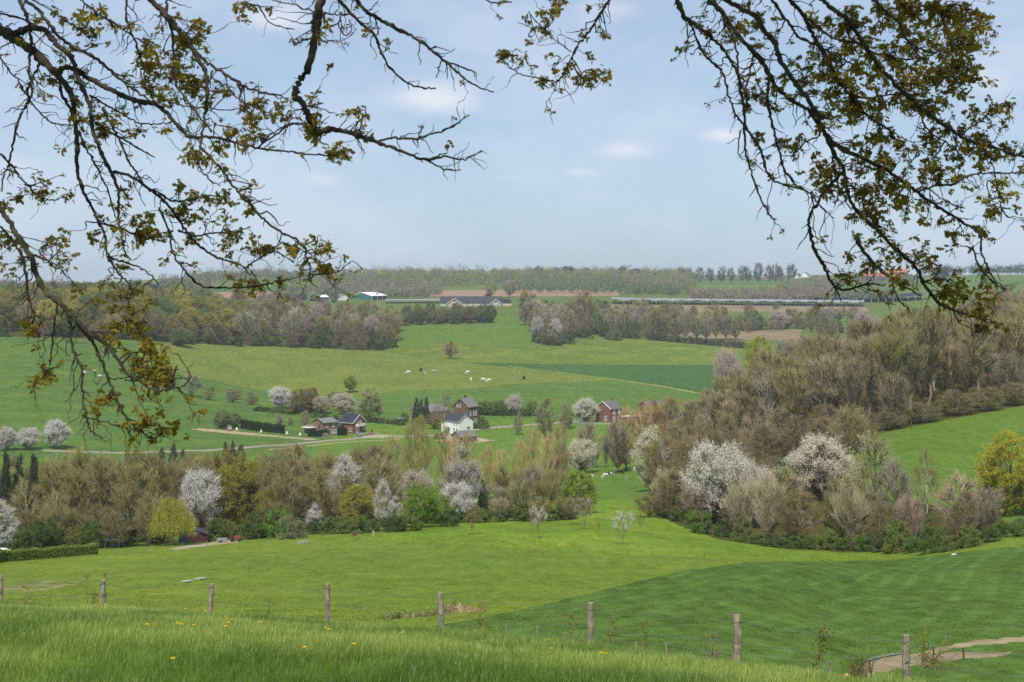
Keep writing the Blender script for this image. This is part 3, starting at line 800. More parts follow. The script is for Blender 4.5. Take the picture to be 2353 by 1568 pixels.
T('bare', 790, 0, 1100, 60, RED, 'reddish bare tree in front of the pointed white blossom', Y=240)
T('leafy', 822, 0, 1118, 85, BRONZE, 'bronze olive leafy tree left of the narrow white blossom', Y=228)
T('half', 700, 0, 1120, 80, OLIVE, 'olive tree with fallen blossom below it, left of bronze tree', Y=230)
T('spire', 722, 0, 1165, 34, WHITE, 'low white blossom bush under the olive tree', Y=222)
T('spire', 880, 1222, 1112, 42, WHITE, 'narrow white blossom spire left of the bright green tree', Ymin=150, v=1)
T('spire', 908, 0, 1148, 34, WHITE, 'short white blossom sapling touching the bright green tree', Y=224, v=2)
T('leafy', 968, 1212, 1114, 92, (.21, .39, .045), 'bright green round bushy tree at the belt edge', Ymin=150, v=0)
T('leafy', 1012, 1205, 1138, 62, (.20, .34, .05), 'smaller bright green bush right of the round green tree', Ymin=150, v=1)
T('blossom', 955, 0, 1090, 85, (.66, .57, .52), 'faded pinkish blossom tree behind the bright green tree', Y=262)
T('spire', 1062, 0, 1042, 80, (.60, .56, .50), 'tall pale blossom tree leaning right of the green bushy tree', Y=246, v=2)
T('blossom', 1050, 1200, 1118, 78, WHITE, 'white blossom tree in front of the tall pale leaning one', Ymin=150, v=1)
T('spruce', 1108, 0, 1100, 30, (0.048, 0.096, 0.032), 'dark ivy covered stump right of the pale blossom trees', Y=248, name='ivy_tree')
T('bare', 990, 0, 1150, 60, BROWN, 'low bare brown tree between green bushes and white blossom', Y=236)
# bare shrubs and saplings along the brook
for i, (x, yt, w, Y) in enumerate([(1020, 1160, 60, 236), (1130, 1120, 80, 252), (1165, 1085, 85, 256), (1195, 1110, 70, 248), (1225, 1080, 85, 258), (1255, 1100, 70, 246), (1285, 1090, 80, 258), (1150, 1150, 60, 238), (1240, 1150, 60, 238), (1300, 1150, 60, 240), (845, 1100, 70, 270), (870, 1080, 80, 290), (905, 1075, 80, 300)]):
    T('barebush', x, 0, yt, w, [GREY, (0.336, 0.296, 0.192), BROWN][i % 3], 'bare grey brown multi-stemmed sapling along the brook', Y=Y, group='bare saplings along the brook')
for i, (x, yt, w, Y) in enumerate([(1060, 1180, 50, 238), (1100, 1172, 55, 237), (1140, 1178, 50, 238), (1180, 1172, 55, 240), (1215, 1178, 50, 238), (1260, 1172, 55, 240), (1300, 1168, 55, 242), (1085, 1165, 50, 244), (1200, 1160, 50, 246)]):
    T('bush', x, 0, yt, w, (0.160, 0.216, 0.048), 'low green shrub in the hedge bank behind the orchard', Y=Y, group='low shrubs behind the orchard')
# orange poplars
for i, (x, yt, w) in enumerate([(1478, 930, 44), (1500, 922, 46), (1522, 925, 46), (1462, 950, 36), (1540, 915, 50)]):
    T('bare', x, 0, yt, w, (.36, .27, .14), 'bare tan tree in front of the half hidden brick house', Y=500 + i * 4, group='bare tan trees before the half hidden brick house')
for i, (x, yt, w, Y) in enumerate([(902, 1010, 58, 330), (945, 978, 64, 340), (975, 995, 52, 332), (1020, 990, 56, 325), (1078, 1000, 50, 335), (1045, 1012, 46, 320), (1222, 990, 62, 330), (1255, 1000, 54, 325), (1285, 985, 62, 335), (1195, 1020, 54, 318), (1118, 1030, 46, 322), (1150, 1040, 46, 316), (1440, 945, 70, 400), (1478, 940, 64, 395), (1510, 935, 70, 400)]):
    T('poplar', x, 0, yt, w, ORANGE, 'slender poplar with orange brown buds in the valley', Y=Y, group='orange budded poplars in the valley')
T('bare', 770, 0, 1040, 95, (0.352, 0.336, 0.192), 'see-through pale green bare tree before the bright valley pasture', Y=300)
T('bare', 735, 0, 1070, 70, (0.320, 0.304, 0.176), 'smaller see-through bare tree left of the pale green one', Y=296)
T('leafy', 1330, 0, 1088, 90, (0.304, 0.400, 0.048), 'yellow green leafy tree above the orchard saplings', Y=255, v=2)
T('blossom', 1337, 1090, 1018, 74, CREAM, 'cream blossom tree with dark trunk beside the grazing cows', Ymin=250, v=0)
T('bare', 1350, 0, 975, 70, (0.352, 0.288, 0.176), 'bare spreading tree behind the cream blossom tree', Y=420)
T('bare', 1418, 1088, 970, 75, (0.240, 0.200, 0.144), 'bare dark tree with crooked limbs right of the cream blossom', Ymin=250, v=1)
T('half', 1290, 0, 1020, 40, (0.176, 0.192, 0.080), 'small dull green tree left of the cream blossom', Y=400)
T('spire', 1497, 0, 992, 82, CREAM, 'tall cream blossom tree at the edge of the right wood', Y=300, v=1)
for i, x in enumerate([1372, 1392, 1408, 1424, 1436]):
    T('barebush', x, 0, 1025 + (i % 2) * 5, 13, (0.192, 0.152, 0.120), 'pollarded willow stump, one in the row beyond the cows', Y=420, group='pollarded willows beyond the cows', name='pollard_willow')
# orchard saplings
T('young', 1085, 1229, 1162, 52, (0.272, 0.208, 0.096), 'brown leafing fruit tree, leftmost in the orchard meadow', Ymin=150, v=0)
T('young', 1237, 1238, 1168, 46, WHITE, 'small white blossoming fruit tree in the middle of the orchard meadow', Ymin=150, v=1)
T('young', 1430, 1252, 1178, 54, WHITE, 'small white blossoming fruit tree at the front of the orchard meadow', Ymin=150, v=0)
T('young', 1318, 1206, 1142, 50, (0.352, 0.336, 0.160), 'pale olive fruit tree beside the half blossomed one', Ymin=150, v=1)
T('young', 1343, 1217, 1146, 52, (.45, .42, .36), 'half blossomed thin fruit tree under the yellow green tree', Ymin=150, v=0)
T('young', 1375, 1230, 1193, 12, (0.240, 0.272, 0.096), 'tiny thin sapling between the fruit trees', Ymin=150, v=1)
T('young', 1222, 1217, 1178, 16, (0.224, 0.240, 0.096), 'bare thin sapling behind the middle white fruit tree', Ymin=150, v=0)
T('young', 1473, 1224, 1182, 16, (0.224, 0.240, 0.096), 'bare thin sapling right of the front white fruit tree', Ymin=150, v=1)
# ================================================================== right belt
rb = [('half', 1528, 1000, 95, 262, (0.232, 0.216, 0.064), 'large olive brown tree on the left end of the right belt'), ('half', 1578, 1020, 100, 252, (0.288, 0.240, 0.072), 'bronze brown leafing tree beside the pink blossom trees'),
      ('half', 1540, 1080, 80, 236, (0.208, 0.208, 0.056), 'olive tree overhanging the orchard meadow'), ('bare', 1610, 1040, 95, 250, GREY, 'bare grey tree left of the big pinkish blossom'),
      ('blossom', 1648, 1032, 150, 228, (.82, .76, .67), 'big pinkish white blossom tree in the right belt'), ('blossom', 1742, 1085, 85, 222, (.78, .71, .63), 'smaller pinkish blossom tree right of the big one'),
      ('blossom', 1885, 1018, 150, 246, (.82, .75, .67), 'broad pink blossom tree below the right meadow'), ('spire', 1840, 1180, 50, 206, (.66, .60, .56), 'thin white blossom spray over brown bushes'),
      ('barebush', 1700, 1120, 85, 206, PALE, 'pale bare shrub with upright stems below the pink blossom'), ('barebush', 1765, 1110, 95, 203, PALE, 'pale multi-stemmed bare shrub beside the brown bush'),
      ('half', 1835, 1128, 105, 200, (0.264, 0.208, 0.064), 'brown olive bush at the foot of the pink blossom'), ('barebush', 1952, 1130, 100, 196, PALE, 'pale grey bare shrub leaning left at the belt foot'),
      ('bare', 2005, 1005, 115, 214, (0.384, 0.352, 0.208), 'tall see-through greenish bare tree before the right meadow'), ('leafy', 1960, 1040, 40, 250, YG, 'yellow green slim tree right of the broad pink blossom'),
      ('birch', 2128, 1020, 62, 216, (0.336, 0.304, 0.096), 'slim birch with a pale trunk against the right meadow'), ('bare', 2060, 1055, 80, 208, (0.320, 0.288, 0.208), 'ivy hung bare tree left of the slim birch'),
      ('bare', 2205, 1088, 115, 197, (0.384, 0.320, 0.240), 'rounded bare tree with a yellowish trunk'), ('leafy', 2318, 1000, 155, 208, YEL, 'large yellow bronze leafy oak cut by the right edge'),
      ('barebush', 2090, 1150, 80, 190, (0.352, 0.272, 0.208), 'reddish bare shrub at the field edge'), ('half', 2020, 1165, 70, 192, (0.208, 0.240, 0.080), 'mixed green shrub behind the field edge'),
      ('half', 1490, 1130, 60, 240, (0.208, 0.216, 0.064), 'olive shrub closing the orchard meadow at its corner'), ('bare', 1600, 1120, 80, 226, (0.320, 0.264, 0.176), 'bare brown tree below the bronze brown one'),
      ('bare', 1800, 1075, 90, 236, (0.352, 0.304, 0.192), 'bare tree between the two pink blossom trees'), ('bare', 1925, 1090, 80, 226, GREY, 'bare grey tree under the broad pink blossom'),
      ('half', 2260, 1120, 70, 214, (0.160, 0.176, 0.048), 'dark tangled shrub left of the yellow oak'), ('half', 1690, 1150, 70, 212, (0.192, 0.208, 0.080), 'dull green tree in the gap under the big blossom')]
for k, x, yt, w, Y, c, lab in rb:
    T(k, x, 0, yt, w, c, lab, Y=Y, **({'name': 'oak_tree'} if 'oak' in lab else {}))
for i, (x, yb, w, h) in enumerate([(1520, 1188, 40, 34), (1560, 1204, 46, 40), (1600, 1222, 54, 44), (1612, 1232, 56, 54), (1660, 1240, 40, 40), (1705, 1250, 50, 52), (1740, 1256, 40, 30), (1775, 1262, 52, 34), (1815, 1264, 50, 30), (1850, 1266, 50, 36), (1900, 1268, 54, 50), (1930, 1270, 50, 40), (1985, 1272, 54, 44), (2030, 1274, 50, 50), (2060, 1276, 60, 74), (2100, 1276, 50, 40), (2145, 1276, 74, 62), (2185, 1272, 50, 40), (2225, 1264, 60, 50), (2270, 1252, 60, 40), (2320, 1240, 70, 40), (2350, 1230, 60, 36)]):
    c = [GRN, (0.144, 0.192, 0.056), (0.192, 0.256, 0.056), (0.120, 0.208, 0.048)][i % 4]
    T('bush', x, yb - 6, yb - h, w, c, 'low green bush at the foot of the right belt, along the crop', group='low bushes along the right belt', Ymin=140)
T('bush', 640, 1236, 1176, 66, (0.160, 0.320, 0.056), 'bright green shrub in front of bare trees right of the trailer', Ymin=150)
T('bush', 672, 1238, 1190, 62, SAGE, 'grey green shrub right of the bright green one', Ymin=150)
for i, (x, yb, w, h) in enumerate([(500, 1232, 50, 50), (525, 1230, 44, 46), (575, 1228, 50, 40), (605, 1224, 44, 44), (700, 1216, 50, 34), (735, 1216, 46, 40), (770, 1216, 50, 40), (800, 1216, 40, 36), (845, 1214, 46, 40), (905, 1212, 46, 40), (940, 1210, 50, 40), (1030, 1200, 44, 40), (330, 1246, 46, 60), (300, 1250, 50, 60), (250, 1258, 60, 60), (200, 1262, 50, 50), (150, 1264, 50, 50), (100, 1268, 60, 60), (60, 1270, 50, 50), (355, 1242, 40, 50)]):
    c = [(0.136, 0.192, 0.048), (0.176, 0.208, 0.056), (0.112, 0.192, 0.045)][i % 3]
    yb += 16 if x > 480 else 4
    T('bush', x, yb - 6, yb - h * 1.05, w * 1.2, c, 'low green shrub at the foot of the left belt', group='low shrubs at the foot of the left belt', Ymin=150)
# ================================================================== valley and hamlet trees
T('blossom', 130, 1031, 972, 62, WHITE, 'white blossom tree in the left pasture, right and largest of three', Ymin=380, v=0)
T('blossom', 64, 1034, 988, 52, WHITE, 'white blossom tree in the left pasture, middle of three', Ymin=380, v=1)
T('blossom', 14, 1036, 988, 48, (.7, .66, .63), 'white blossom tree in the left pasture, at the photo edge', Ymin=380, v=2)
T('round', 805, 903, 866, 36, (0.304, 0.416, 0.048), 'round yellow green tree alone on the field edge', Ymin=500)
T('bare', 1035, 825, 786, 38, (0.320, 0.208, 0.144), 'lone reddish bare tree in the upper meadow', Ymin=600)
T('blossom', 645, 940, 894, 60, WHITE, 'pure white blossom tree above the garden hedge', Ymin=500, v=1)
T('leafy', 690, 950, 896, 56, (0.272, 0.240, 0.080), 'brownish green round tree right of the pure white blossom', Ymin=500, v=1)
T('leafy', 715, 948, 893, 44, (0.264, 0.240, 0.088), 'brownish tree, second right of the pure white blossom', Ymin=500, v=2)
T('half', 765, 935, 900, 40, (0.240, 0.256, 0.096), 'faint olive tree behind the pinkish blossoms', Ymin=500)
T('blossom', 740, 952, 915, 46, (.60, .53, .44), 'pinkish cream blossom tree behind the brick houses', Ymin=500, v=0)
T('blossom', 788, 945, 908, 52, (.66, .65, .52), 'creamy white blossom tree left of the tall pear tree', Ymin=500, v=2)
T('blossom', 790, 953, 925, 42, (.55, .48, .40), 'small pinkish blossom tree beneath the creamy one', Ymin=500, v=1)
T('leafy', 852, 970, 894, 64, (0.384, 0.432, 0.176), 'tall pale green pear tree above the dark roofed house', Ymin=500, v=0)
for x, yt, lab in [(957, 912, 'dark spruce beside the long barn, left of three'), (968, 915, 'dark spruce beside the long barn, middle of three'), (980, 911, 'dark spruce beside the long barn, right of three')]:
    T('spruce', x, 0, yt, 20, (0.045, 0.080, 0.040), lab, Y=575)
T('birch', 1024, 0, 902, 46, (0.208, 0.272, 0.080), 'pale trunked birch in front of the tall brick house', Y=585)
T('birch', 1000, 0, 940, 30, (0.192, 0.256, 0.080), 'short birch left of the pale trunked one', Y=580)
T('willow', 965, 1006, 954, 34, (0.352, 0.464, 0.064), 'small yellow green weeping tree left of the white house', Ymin=450)
T('half', 998, 0, 950, 40, (0.240, 0.224, 0.112), 'dull brown tree between the spruces and white house', Y=560)
T('blossom', 1181, 955, 911, 36, (.72, .66, .66), 'oval white blossom tree on the pasture right of the tall house', Ymin=500, v=1)
for i, (x, yt) in enumerate([(1106, 924), (1120, 921), (1135, 922), (1150, 921), (1165, 928), (1205, 935), (1095, 934)]):
    T('leafy', x, 955, yt, 24, (0.192, 0.304, 0.056), 'green hedge tree right of the tall brick house', Ymin=500, group='hedge trees right of the tall brick house')
T('leafy', 1222, 955, 918, 26, (0.288, 0.384, 0.064), 'yellow green tree left of the olive tree in the valley', Ymin=500)
T('half', 1253, 1008, 920, 54, (0.256, 0.256, 0.112), 'round olive tree with a forked trunk by the lane', Ymin=430)
T('half', 1190, 1000, 948, 26, (0.480, 0.464, 0.272), 'narrow cream pear tree by the lane', Ymin=430)
T('half', 1303, 987, 928, 42, (0.448, 0.432, 0.272), 'thin white flecked tree left of the big white blossom', Ymin=430)
T('blossom', 1346, 972, 921, 62, WHITE, 'big white blossom tree beside the red brick house', Ymin=450, v=0)
for x, yb, yt, w, c, lab in [(441, 912, 860, 44, (0.320, 0.288, 0.192), 'see-through bare tree in the left pasture orchard'), (480, 920, 893, 30, (.45, .38, .30), 'small pinkish fruit tree, first of the pasture orchard'), (533, 925, 892, 34, (.42, .36, .27), 'pinkish fruit tree, second of the pasture orchard'), (545, 918, 893, 26, (0.320, 0.320, 0.112), 'olive fruit tree behind the second pinkish one'), (578, 930, 903, 34, (0.256, 0.288, 0.080), 'green fruit tree right of the pasture orchard'), (642, 980, 952, 22, (0.320, 0.288, 0.224), 'small bare tree behind the long hedge'), (700, 980, 944, 24, (0.544, 0.528, 0.288), 'small cream fruit tree behind the flat roofed house'), (668, 978, 960, 14, (0.240, 0.272, 0.080), 'tiny green fruit tree behind the long hedge')]:
    T('half' if 'bare' not in lab else 'bare', x, yb, yt, w, c, lab, Ymin=400, name='fruit_tree')
T('leafy', 512, 985, 944, 44, (0.208, 0.256, 0.096), 'ivy covered tree beside the parked trailer', Ymin=440)
T('leafy', 540, 984, 950, 34, (0.192, 0.240, 0.080), 'green tree behind the parked car', Ymin=440)
for i, (x, yb) in enumerate([(595, 942), (612, 944), (632, 946), (655, 948), (672, 950), (700, 954), (720, 957), (745, 960), (770, 963), (795, 966), (820, 968), (870, 970), (895, 972), (920, 975)]):
    T('bush', x, yb + 2, yb - 8, 26, (0.128, 0.192, 0.048), 'low garden hedge shrub behind the brick houses', Ymin=470, group='hedge shrubs behind the brick houses')
for i, (x, yb, w, h) in enumerate([(1110, 985, 30, 20), (1085, 985, 24, 16), (1010, 1010, 26, 14), (930, 970, 22, 20), (905, 975, 18, 12), (1105, 978, 20, 20)]):
    T('bush', x, yb, yb - h, w, (0.144, 0.224, 0.056), 'green garden shrub around the white house', Ymin=430, group='garden shrubs around the white house')
T('bush', 855, 998, 985, 8, (0.384, 0.400, 0.048), 'small yellow clipped shrub by the flower bed', Ymin=450)
T('bush', 748, 1008, 996, 16, (0.480, 0.512, 0.352), 'pale variegated shrub by the flat roofed house', Ymin=450)
# ================================================================== woods with trees one can tell apart
def poisson(n, x0, x1, y0, y1, seed, ok, dmin):
    g = np.random.default_rng(seed); out = []
    for _ in range(n * 60):
        x, Y = g.uniform(x0, x1), g.uniform(y0, y1)
        if not ok(x, Y): continue
        X = (x - CX) / F * Y
        if all((X - a) ** 2 + (Y - b) ** 2 > dmin * dmin for a, b, _ in out):
            out.append((X, Y, x))
            if len(out) >= n: break
    return sorted(out, key=lambda q: q[1])


def edgeY(edge, Ymin):
    xs = [e[0] for e in edge]; Ys = [place(x, y, Ymin) for x, y in edge]
    return lambda x: float(np.interp(x, xs, Ys))


# right hand wood
ed = edgeY([(1500, 1150), (1560, 1130), (1700, 1078), (1850, 1030), (2000, 997), (2160, 962), (2353, 926), (2600, 880)], 260)
pts = poisson(265, 1490, 2480, 270, 600, 3, lambda x, Y: ed(x) + 3 < Y < ed(x) + 165 and x > 1490 + max(0, (Y - 330)) * .50, 5.0)
for i, (X, Y, x) in enumerate(pts):
    front = Y < ed(x) + 22
    h = R.uniform(13, 21.5) * (1.14 if x > 2050 else 1) if x > 1750 else R.uniform(11, 15)
    if x < 1620: h *= .82
    q = R.random()
    if q < .60: tree('baretall', gY(x, Y), h, h * R.uniform(.42, .52), [BROWN, (0.320, 0.264, 0.168), RED, GREY][i % 4], 'tall bare brown tree in the wood on the right slope', 'bare trees of the right wood')
    elif q < .80: tree('half', gY(x, Y), h * .85, h * .5, [(0.248, 0.232, 0.080), (0.272, 0.240, 0.096)][i % 2], 'thinly leafed olive tree in the wood on the right slope', 'thinly leafed trees of the right wood')
    elif q < .90: tree('bare', gY(x, Y), h * .8, h * .55, (0.336, 0.280, 0.192), 'rounded bare tree in the wood on the right slope', 'rounded bare trees of the right wood')
    elif q > .96: tree('baretall', gY(x, Y), h * .95, h * .4, (0.400, 0.344, 0.256), 'bare tree with a pale birch-like trunk in the right wood', 'pale trunked trees of the right wood', trunk_col=(.40, .37, .29), name='birch_tree')
    else: tree('half', gY(x, Y), h * .7, h * .5, (.20, .23, .06), 'low green leafing tree in the wood on the right slope', 'low green trees of the right wood')
for x, yb, yt, w, c, lab in [(1700, 1078, 1010, 70, (0.160, 0.208, 0.056), 0, ), (1760, 1062, 1020, 80, (0.240, 0.224, 0.080), 0), (1830, 1040, 985, 90, (0.272, 0.224, 0.112), 0), (1900, 1022, 960, 90, (0.304, 0.240, 0.128), 0), (1960, 1008, 965, 70, (0.160, 0.208, 0.064), 0), (2040, 988, 945, 80, (0.160, 0.224, 0.056), 0), (2120, 972, 925, 90, (0.144, 0.224, 0.048), 0), (2200, 955, 900, 90, (0.176, 0.256, 0.056), 0), (2270, 945, 890, 80, (0.160, 0.240, 0.048), 0), (2330, 932, 880, 90, (0.192, 0.272, 0.056), 0), (1980, 1005, 955, 70, (0.208, 0.224, 0.080), 0), (1650, 1100, 1040, 70, (0.240, 0.208, 0.096), 0)]:
    T('half', x, yb, yt, w, (c[0] * 1.15, c[1] * 1.0, c[2] * 1.2), 'undergrowth shrub along the meadow edge of the right wood', Ymin=250, group='undergrowth of the right wood')
T('leafy', 2190, 0, 850, 60, (0.272, 0.416, 0.048), 'fresh yellow green tree glowing inside the right wood', Y=382)
T('leafy', 1745, 0, 778, 80, (0.432, 0.448, 0.048), 'yellow green crown on top of the right wood', Y=520)
T('spruce', 1608, 0, 950, 30, (0.064, 0.120, 0.040), 'ivy covered dark trunk at the left of the right wood', Y=372, name='ivy_tree')
T('spruce', 1795, 0, 900, 30, (0.064, 0.112, 0.040), 'ivy covered trunk in the middle of the right wood', Y=368, name='ivy_tree')
T('blossom', 1675, 0, 815, 70, (.6, .53, .5), 'pale pink blossom crown on the upper left edge of the right wood', Y=500)
T('blossom', 1990, 0, 735, 90, (.56, .49, .45), 'faint pink blossom crown high in the right wood', Y=520)
# left far wood
ed2 = edgeY([(-250, 770), (0, 774), (280, 782), (400, 789), (560, 796), (750, 802), (860, 807), (915, 800)], 600)
pts = poisson(270, -230, 910, 700, 1180, 5, lambda x, Y: ed2(x) + 3 < Y < ed2(x) + 235 - max(0, x - 700) * .3, 9.2)
for i, (X, Y, x) in enumerate(pts):
    h = R.uniform(14, 19.5)
    q = R.random()
    if x < 560:
        if q < .36: c, lb = (0.300, 0.275, 0.062), 'bronze olive'
        elif q < .58: c, lb = (0.42, 0.40, 0.065), 'yellowish'
        elif q < .86: c, lb = (0.165, 0.26, 0.065), 'dull green'
        else: c, lb = None, 'bare'
        if c: tree('leafy', gY(x, Y), h, h * R.uniform(.75, .95), c, lb + ' leafy tree in the long wood across the left slope', lb + ' trees of the far left wood')
        else: tree('bare', gY(x, Y), h, h * .7, GREY, 'bare grey tree in the long wood across the left slope', 'bare trees of the far left wood')
    else:
        if q < .45: tree('bare', gY(x, Y), h, h * R.uniform(.75, .95), [GREY, (0.336, 0.304, 0.208), BROWN][i % 3], 'bare greyish tree at the right end of the far left wood', 'bare trees right end of the far left wood')
        elif q < .80: tree('half', gY(x, Y), h, h * .65, (0.224, 0.240, 0.096), 'greenish leafing tree at the right end of the far left wood', 'leafing trees right end of the far left wood')
        elif q < .9: tree('blossom', gY(x, Y), h * .95, h * .6, (.44, .37, .34), 'pinkish grey blossoming tree in the far left wood', 'pinkish trees of the far left wood')
        else: tree('leafy', gY(x, Y), h * .8, h * .55, (0.144, 0.208, 0.064), 'green tree among bare ones in the far left wood', 'green trees right end of the far left wood')
T('leafy', 413, 796, 755, 52, (0.160, 0.256, 0.080), 'round sage green tree standing before the far left wood', Ymin=600)
# green hedge wood in the centre
for i, (x, Y) in enumerate([(905, 1090), (925, 1105), (945, 1120), (965, 1112), (985, 1125), (1005, 1118), (1025, 1130), (1045, 1120), (1062, 1132), (1080, 1125), (1098, 1132), (1115, 1128), (1128, 1130), (935, 1150), (960, 1160), (990, 1165), (1020, 1160), (1050, 1165), (1080, 1160), (1110, 1165), (900, 1130), (1070, 1150)]):
    c = [(0.176, 0.240, 0.056), (0.120, 0.184, 0.072), (0.224, 0.264, 0.064), (0.256, 0.224, 0.112)][(i * 7) % 4]
    tree('leafy', gY(x, Y), R.uniform(10, 14), R.uniform(9, 12), c, 'green bushy tree in the copse below the farm', 'bushy trees of the copse below the farm')
# centre right wood
ed3 = edgeY([(1195, 745), (1235, 790), (1300, 786), (1335, 768), (1400, 776), (1500, 780), (1530, 782)], 700)
pts = poisson(130, 1205, 1530, 850, 1330, 9, lambda x, Y: ed3(x) + 2 < Y < ed3(x) + 220 and x > 1190 + max(0, 1010 - Y) * .1, 8.5)
for i, (X, Y, x) in enumerate(pts):
    h = R.uniform(13, 19); q = R.random()
    if q < .36: tree('bare', gY(x, Y), h, h * .8, [GREY, BROWN, (0.336, 0.288, 0.208)][i % 3], 'bare grey brown tree in the wood right of the hollow', 'bare trees right of the hollow')
    elif q < .68: tree('leafy', gY(x, Y), h * .85, h * .6, (0.176, 0.256, 0.064), 'green tree in the wood right of the hollow', 'green trees right of the hollow')
    elif q < .86: tree('half', gY(x, Y), h, h * .6, (0.272, 0.232, 0.088), 'olive brown tree in the wood right of the hollow', 'olive trees right of the hollow')
    else: tree('blossom', gY(x, Y), h * .8, h * .5, (.55, .5, .47), 'pale blossoming tree in the wood right of the hollow', 'pale blossom trees right of the hollow')
T('blossom', 1275, 788, 738, 36, (.70, .66, .62), 'white blossom tree at the point of the wood right of the hollow', Ymin=800)
T('half', 1340, 0, 668, 70, (0.240, 0.224, 0.072), 'broad olive crown topping the wood right of the hollow', Y=1130)
for x, yt, w, c in [(1250, 778, 40, (0.192, 0.192, 0.080)), (1270, 782, 50, (0.192, 0.192, 0.080)), (1300, 778, 40, (0.160, 0.208, 0.064)), (1345, 765, 34, (0.144, 0.224, 0.056)), (1360, 755, 40, (0.160, 0.240, 0.056)), (1410, 770, 40, (0.160, 0.192, 0.064))]:
    T('bush', x, yt + 12, yt - 10, w, c, 'shrub at the meadow edge of the wood right of the hollow', Ymin=800, group='edge shrubs right of the hollow')
# hedge with bare trees below the stubble field
for i, x in enumerate(range(1500, 1725, 16)):
    T('bush', x, 778 + (x - 1500) * .09 + 4, 766 + (x - 1500) * .1, 26, [(0.120, 0.136, 0.056), (0.144, 0.160, 0.064)][i % 2], 'dark hedge shrub along the foot of the stubble field', Ymin=850, group='hedge shrubs below the stubble field')
for i, x in enumerate([1505, 1528, 1552, 1575, 1600, 1622, 1645, 1668, 1690]):
    T('bare', x, 782, 715 + (i % 3) * 8, 38, [GREY, (0.352, 0.304, 0.192)][i % 2], 'bare tree of the row below the stubble field', Ymin=850, group='bare tree row below the stubble field')
for i, (x, yb, yt, w, k, c) in enumerate([(1540, 752, 712, 40, 'leafy', (0.208, 0.288, 0.096)), (1580, 755, 715, 44, 'half', (0.240, 0.240, 0.112)), (1620, 757, 712, 44, 'bare', PALE), (1660, 757, 716, 44, 'half', (0.240, 0.256, 0.112)), (1700, 758, 725, 36, 'leafy', (0.144, 0.208, 0.080)), (1740, 758, 722, 40, 'leafy', (0.160, 0.240, 0.080)), (1790, 757, 716, 44, 'blossom', (.5, .46, .42)), (1770, 757, 735, 26, 'leafy', (0.096, 0.176, 0.064)), (1830, 756, 710, 40, 'half', (0.224, 0.240, 0.096)), (1870, 752, 706, 46, 'bare', RED), (1920, 745, 705, 44, 'bare', (0.320, 0.240, 0.208)), (1960, 740, 706, 40, 'half', (0.208, 0.240, 0.096)), (1900, 750, 712, 30, 'blossom', (.5, .45, .43)), (1720, 755, 705, 36, 'half', (0.272, 0.272, 0.112)), (1560, 740, 700, 40, 'bare', GREY), (1640, 745, 700, 40, 'bare', BROWN), (1500, 748, 706, 44, 'bare', GREY), (1470, 745, 704, 44, 'half', (0.256, 0.240, 0.096))]):
    T(k, x, yb, yt, w, c, 'mixed hedgerow tree in front of the netted orchard', Ymin=950, group='hedgerow trees before the netted orchard')
# filling of the belts: trees that nothing tells apart
def fill(n, x0, x1, y0, y1, seed, ok, dmin, mix, group):
    for X, Y, x in poisson(n, x0, x1, y0, y1, seed, ok, dmin):
        k, (ha, hb), wf, c, lab = R.choices(mix, [m[0] for m in mix])[0][1:]
        h = R.uniform(ha, hb); top = YH + F * (EZ - gY(x, Y)[2] - h) / Y; hw = h * wf * .5 * F / Y
        if any(Y < q[2] + 1 and abs(x - q[0]) < (q[1] + hw) * .85 and top < q[4] - .30 * (q[4] - q[3]) for q in PROT): continue
        tree(k, gY(x, Y), h, h * wf * R.uniform(.9, 1.15), c, lab, group + ', ' + k)


OB = (.20, .215, .055)
fill(95, -90, 880, 222, 300, 41, lambda x, Y: Y > 214 + .02 * max(0, 300 - x) + (12 if 340 < x < 500 else 0), 4.6, [(5, 'bare', (10, 13.5), .62, BROWN, 'bare brown tree standing in the belt behind the willow garden'), (3, 'half', (9, 12.5), .6, OB, 'half leafed olive tree standing in the belt behind the willow garden'), (2, 'bare', (9, 12), .7, GREY, 'bare grey tree standing in the belt behind the willow garden')], 'trees of the left belt')
fill(46, -90, 880, 205, 224, 42, lambda x, Y: Y > np.interp(x, [-90, 230, 330, 420, 575, 640, 880], [190, 196, 204, 216, 211, 206, 203]) + 2 and not 420 < x < 575, 3.0, [(5, 'bush', (2.2, 4.2), 1.1, (.13, .19, .045), 'green bush in the undergrowth of the left belt'), (3, 'half', (4, 6.5), .75, (.18, .19, .06), 'small leafing tree in the undergrowth of the left belt'), (2, 'barebush', (4, 6.5), .9, BROWN, 'bare bush in the undergrowth of the left belt')], 'undergrowth of the left belt')
fill(50, 600, 1060, 218, 262, 43, lambda x, Y: Y > 220, 4.4, [(3, 'half', (6, 9.5), .62, (.23, .27, .06), 'olive leafing tree in the middle of the belt'), (2.5, 'leafy', (5, 8), .8, (.27, .31, .05), 'olive green leafy tree in the middle of the belt'), (3, 'bare', (6.5, 9.5), .7, BROWN, 'bare brown tree in the middle of the belt'), (2, 'bush', (3, 4.5), 1.1, (.14, .20, .05), 'green bush in the middle of the belt')], 'trees of the middle belt')
edr = edgeY([(1485, 1182), (1560, 1207), (1650, 1240), (1800, 1262), (1950, 1270), (2150, 1270), (2340, 1232)], 130)
fill(95, 1490, 1985, 180, 300, 44, lambda x, Y: edr(x) + 6 < Y < edr(x) + 58, 4.0, [(5, 'half', (7.5, 11), .65, (.225, .195, .06), 'olive brown leafing tree deep in the right belt'), (4, 'bare', (8, 11.5), .7, (.28, .235, .14), 'bare brown tree deep in the right belt'), (1.5, 'leafy', (5, 8), .8, (.16, .20, .045), 'green tree deep in the right belt'), (2, 'barebush', (6, 8.5), .8, PALE, 'pale bare shrub deep in the right belt')], 'trees of the right belt')
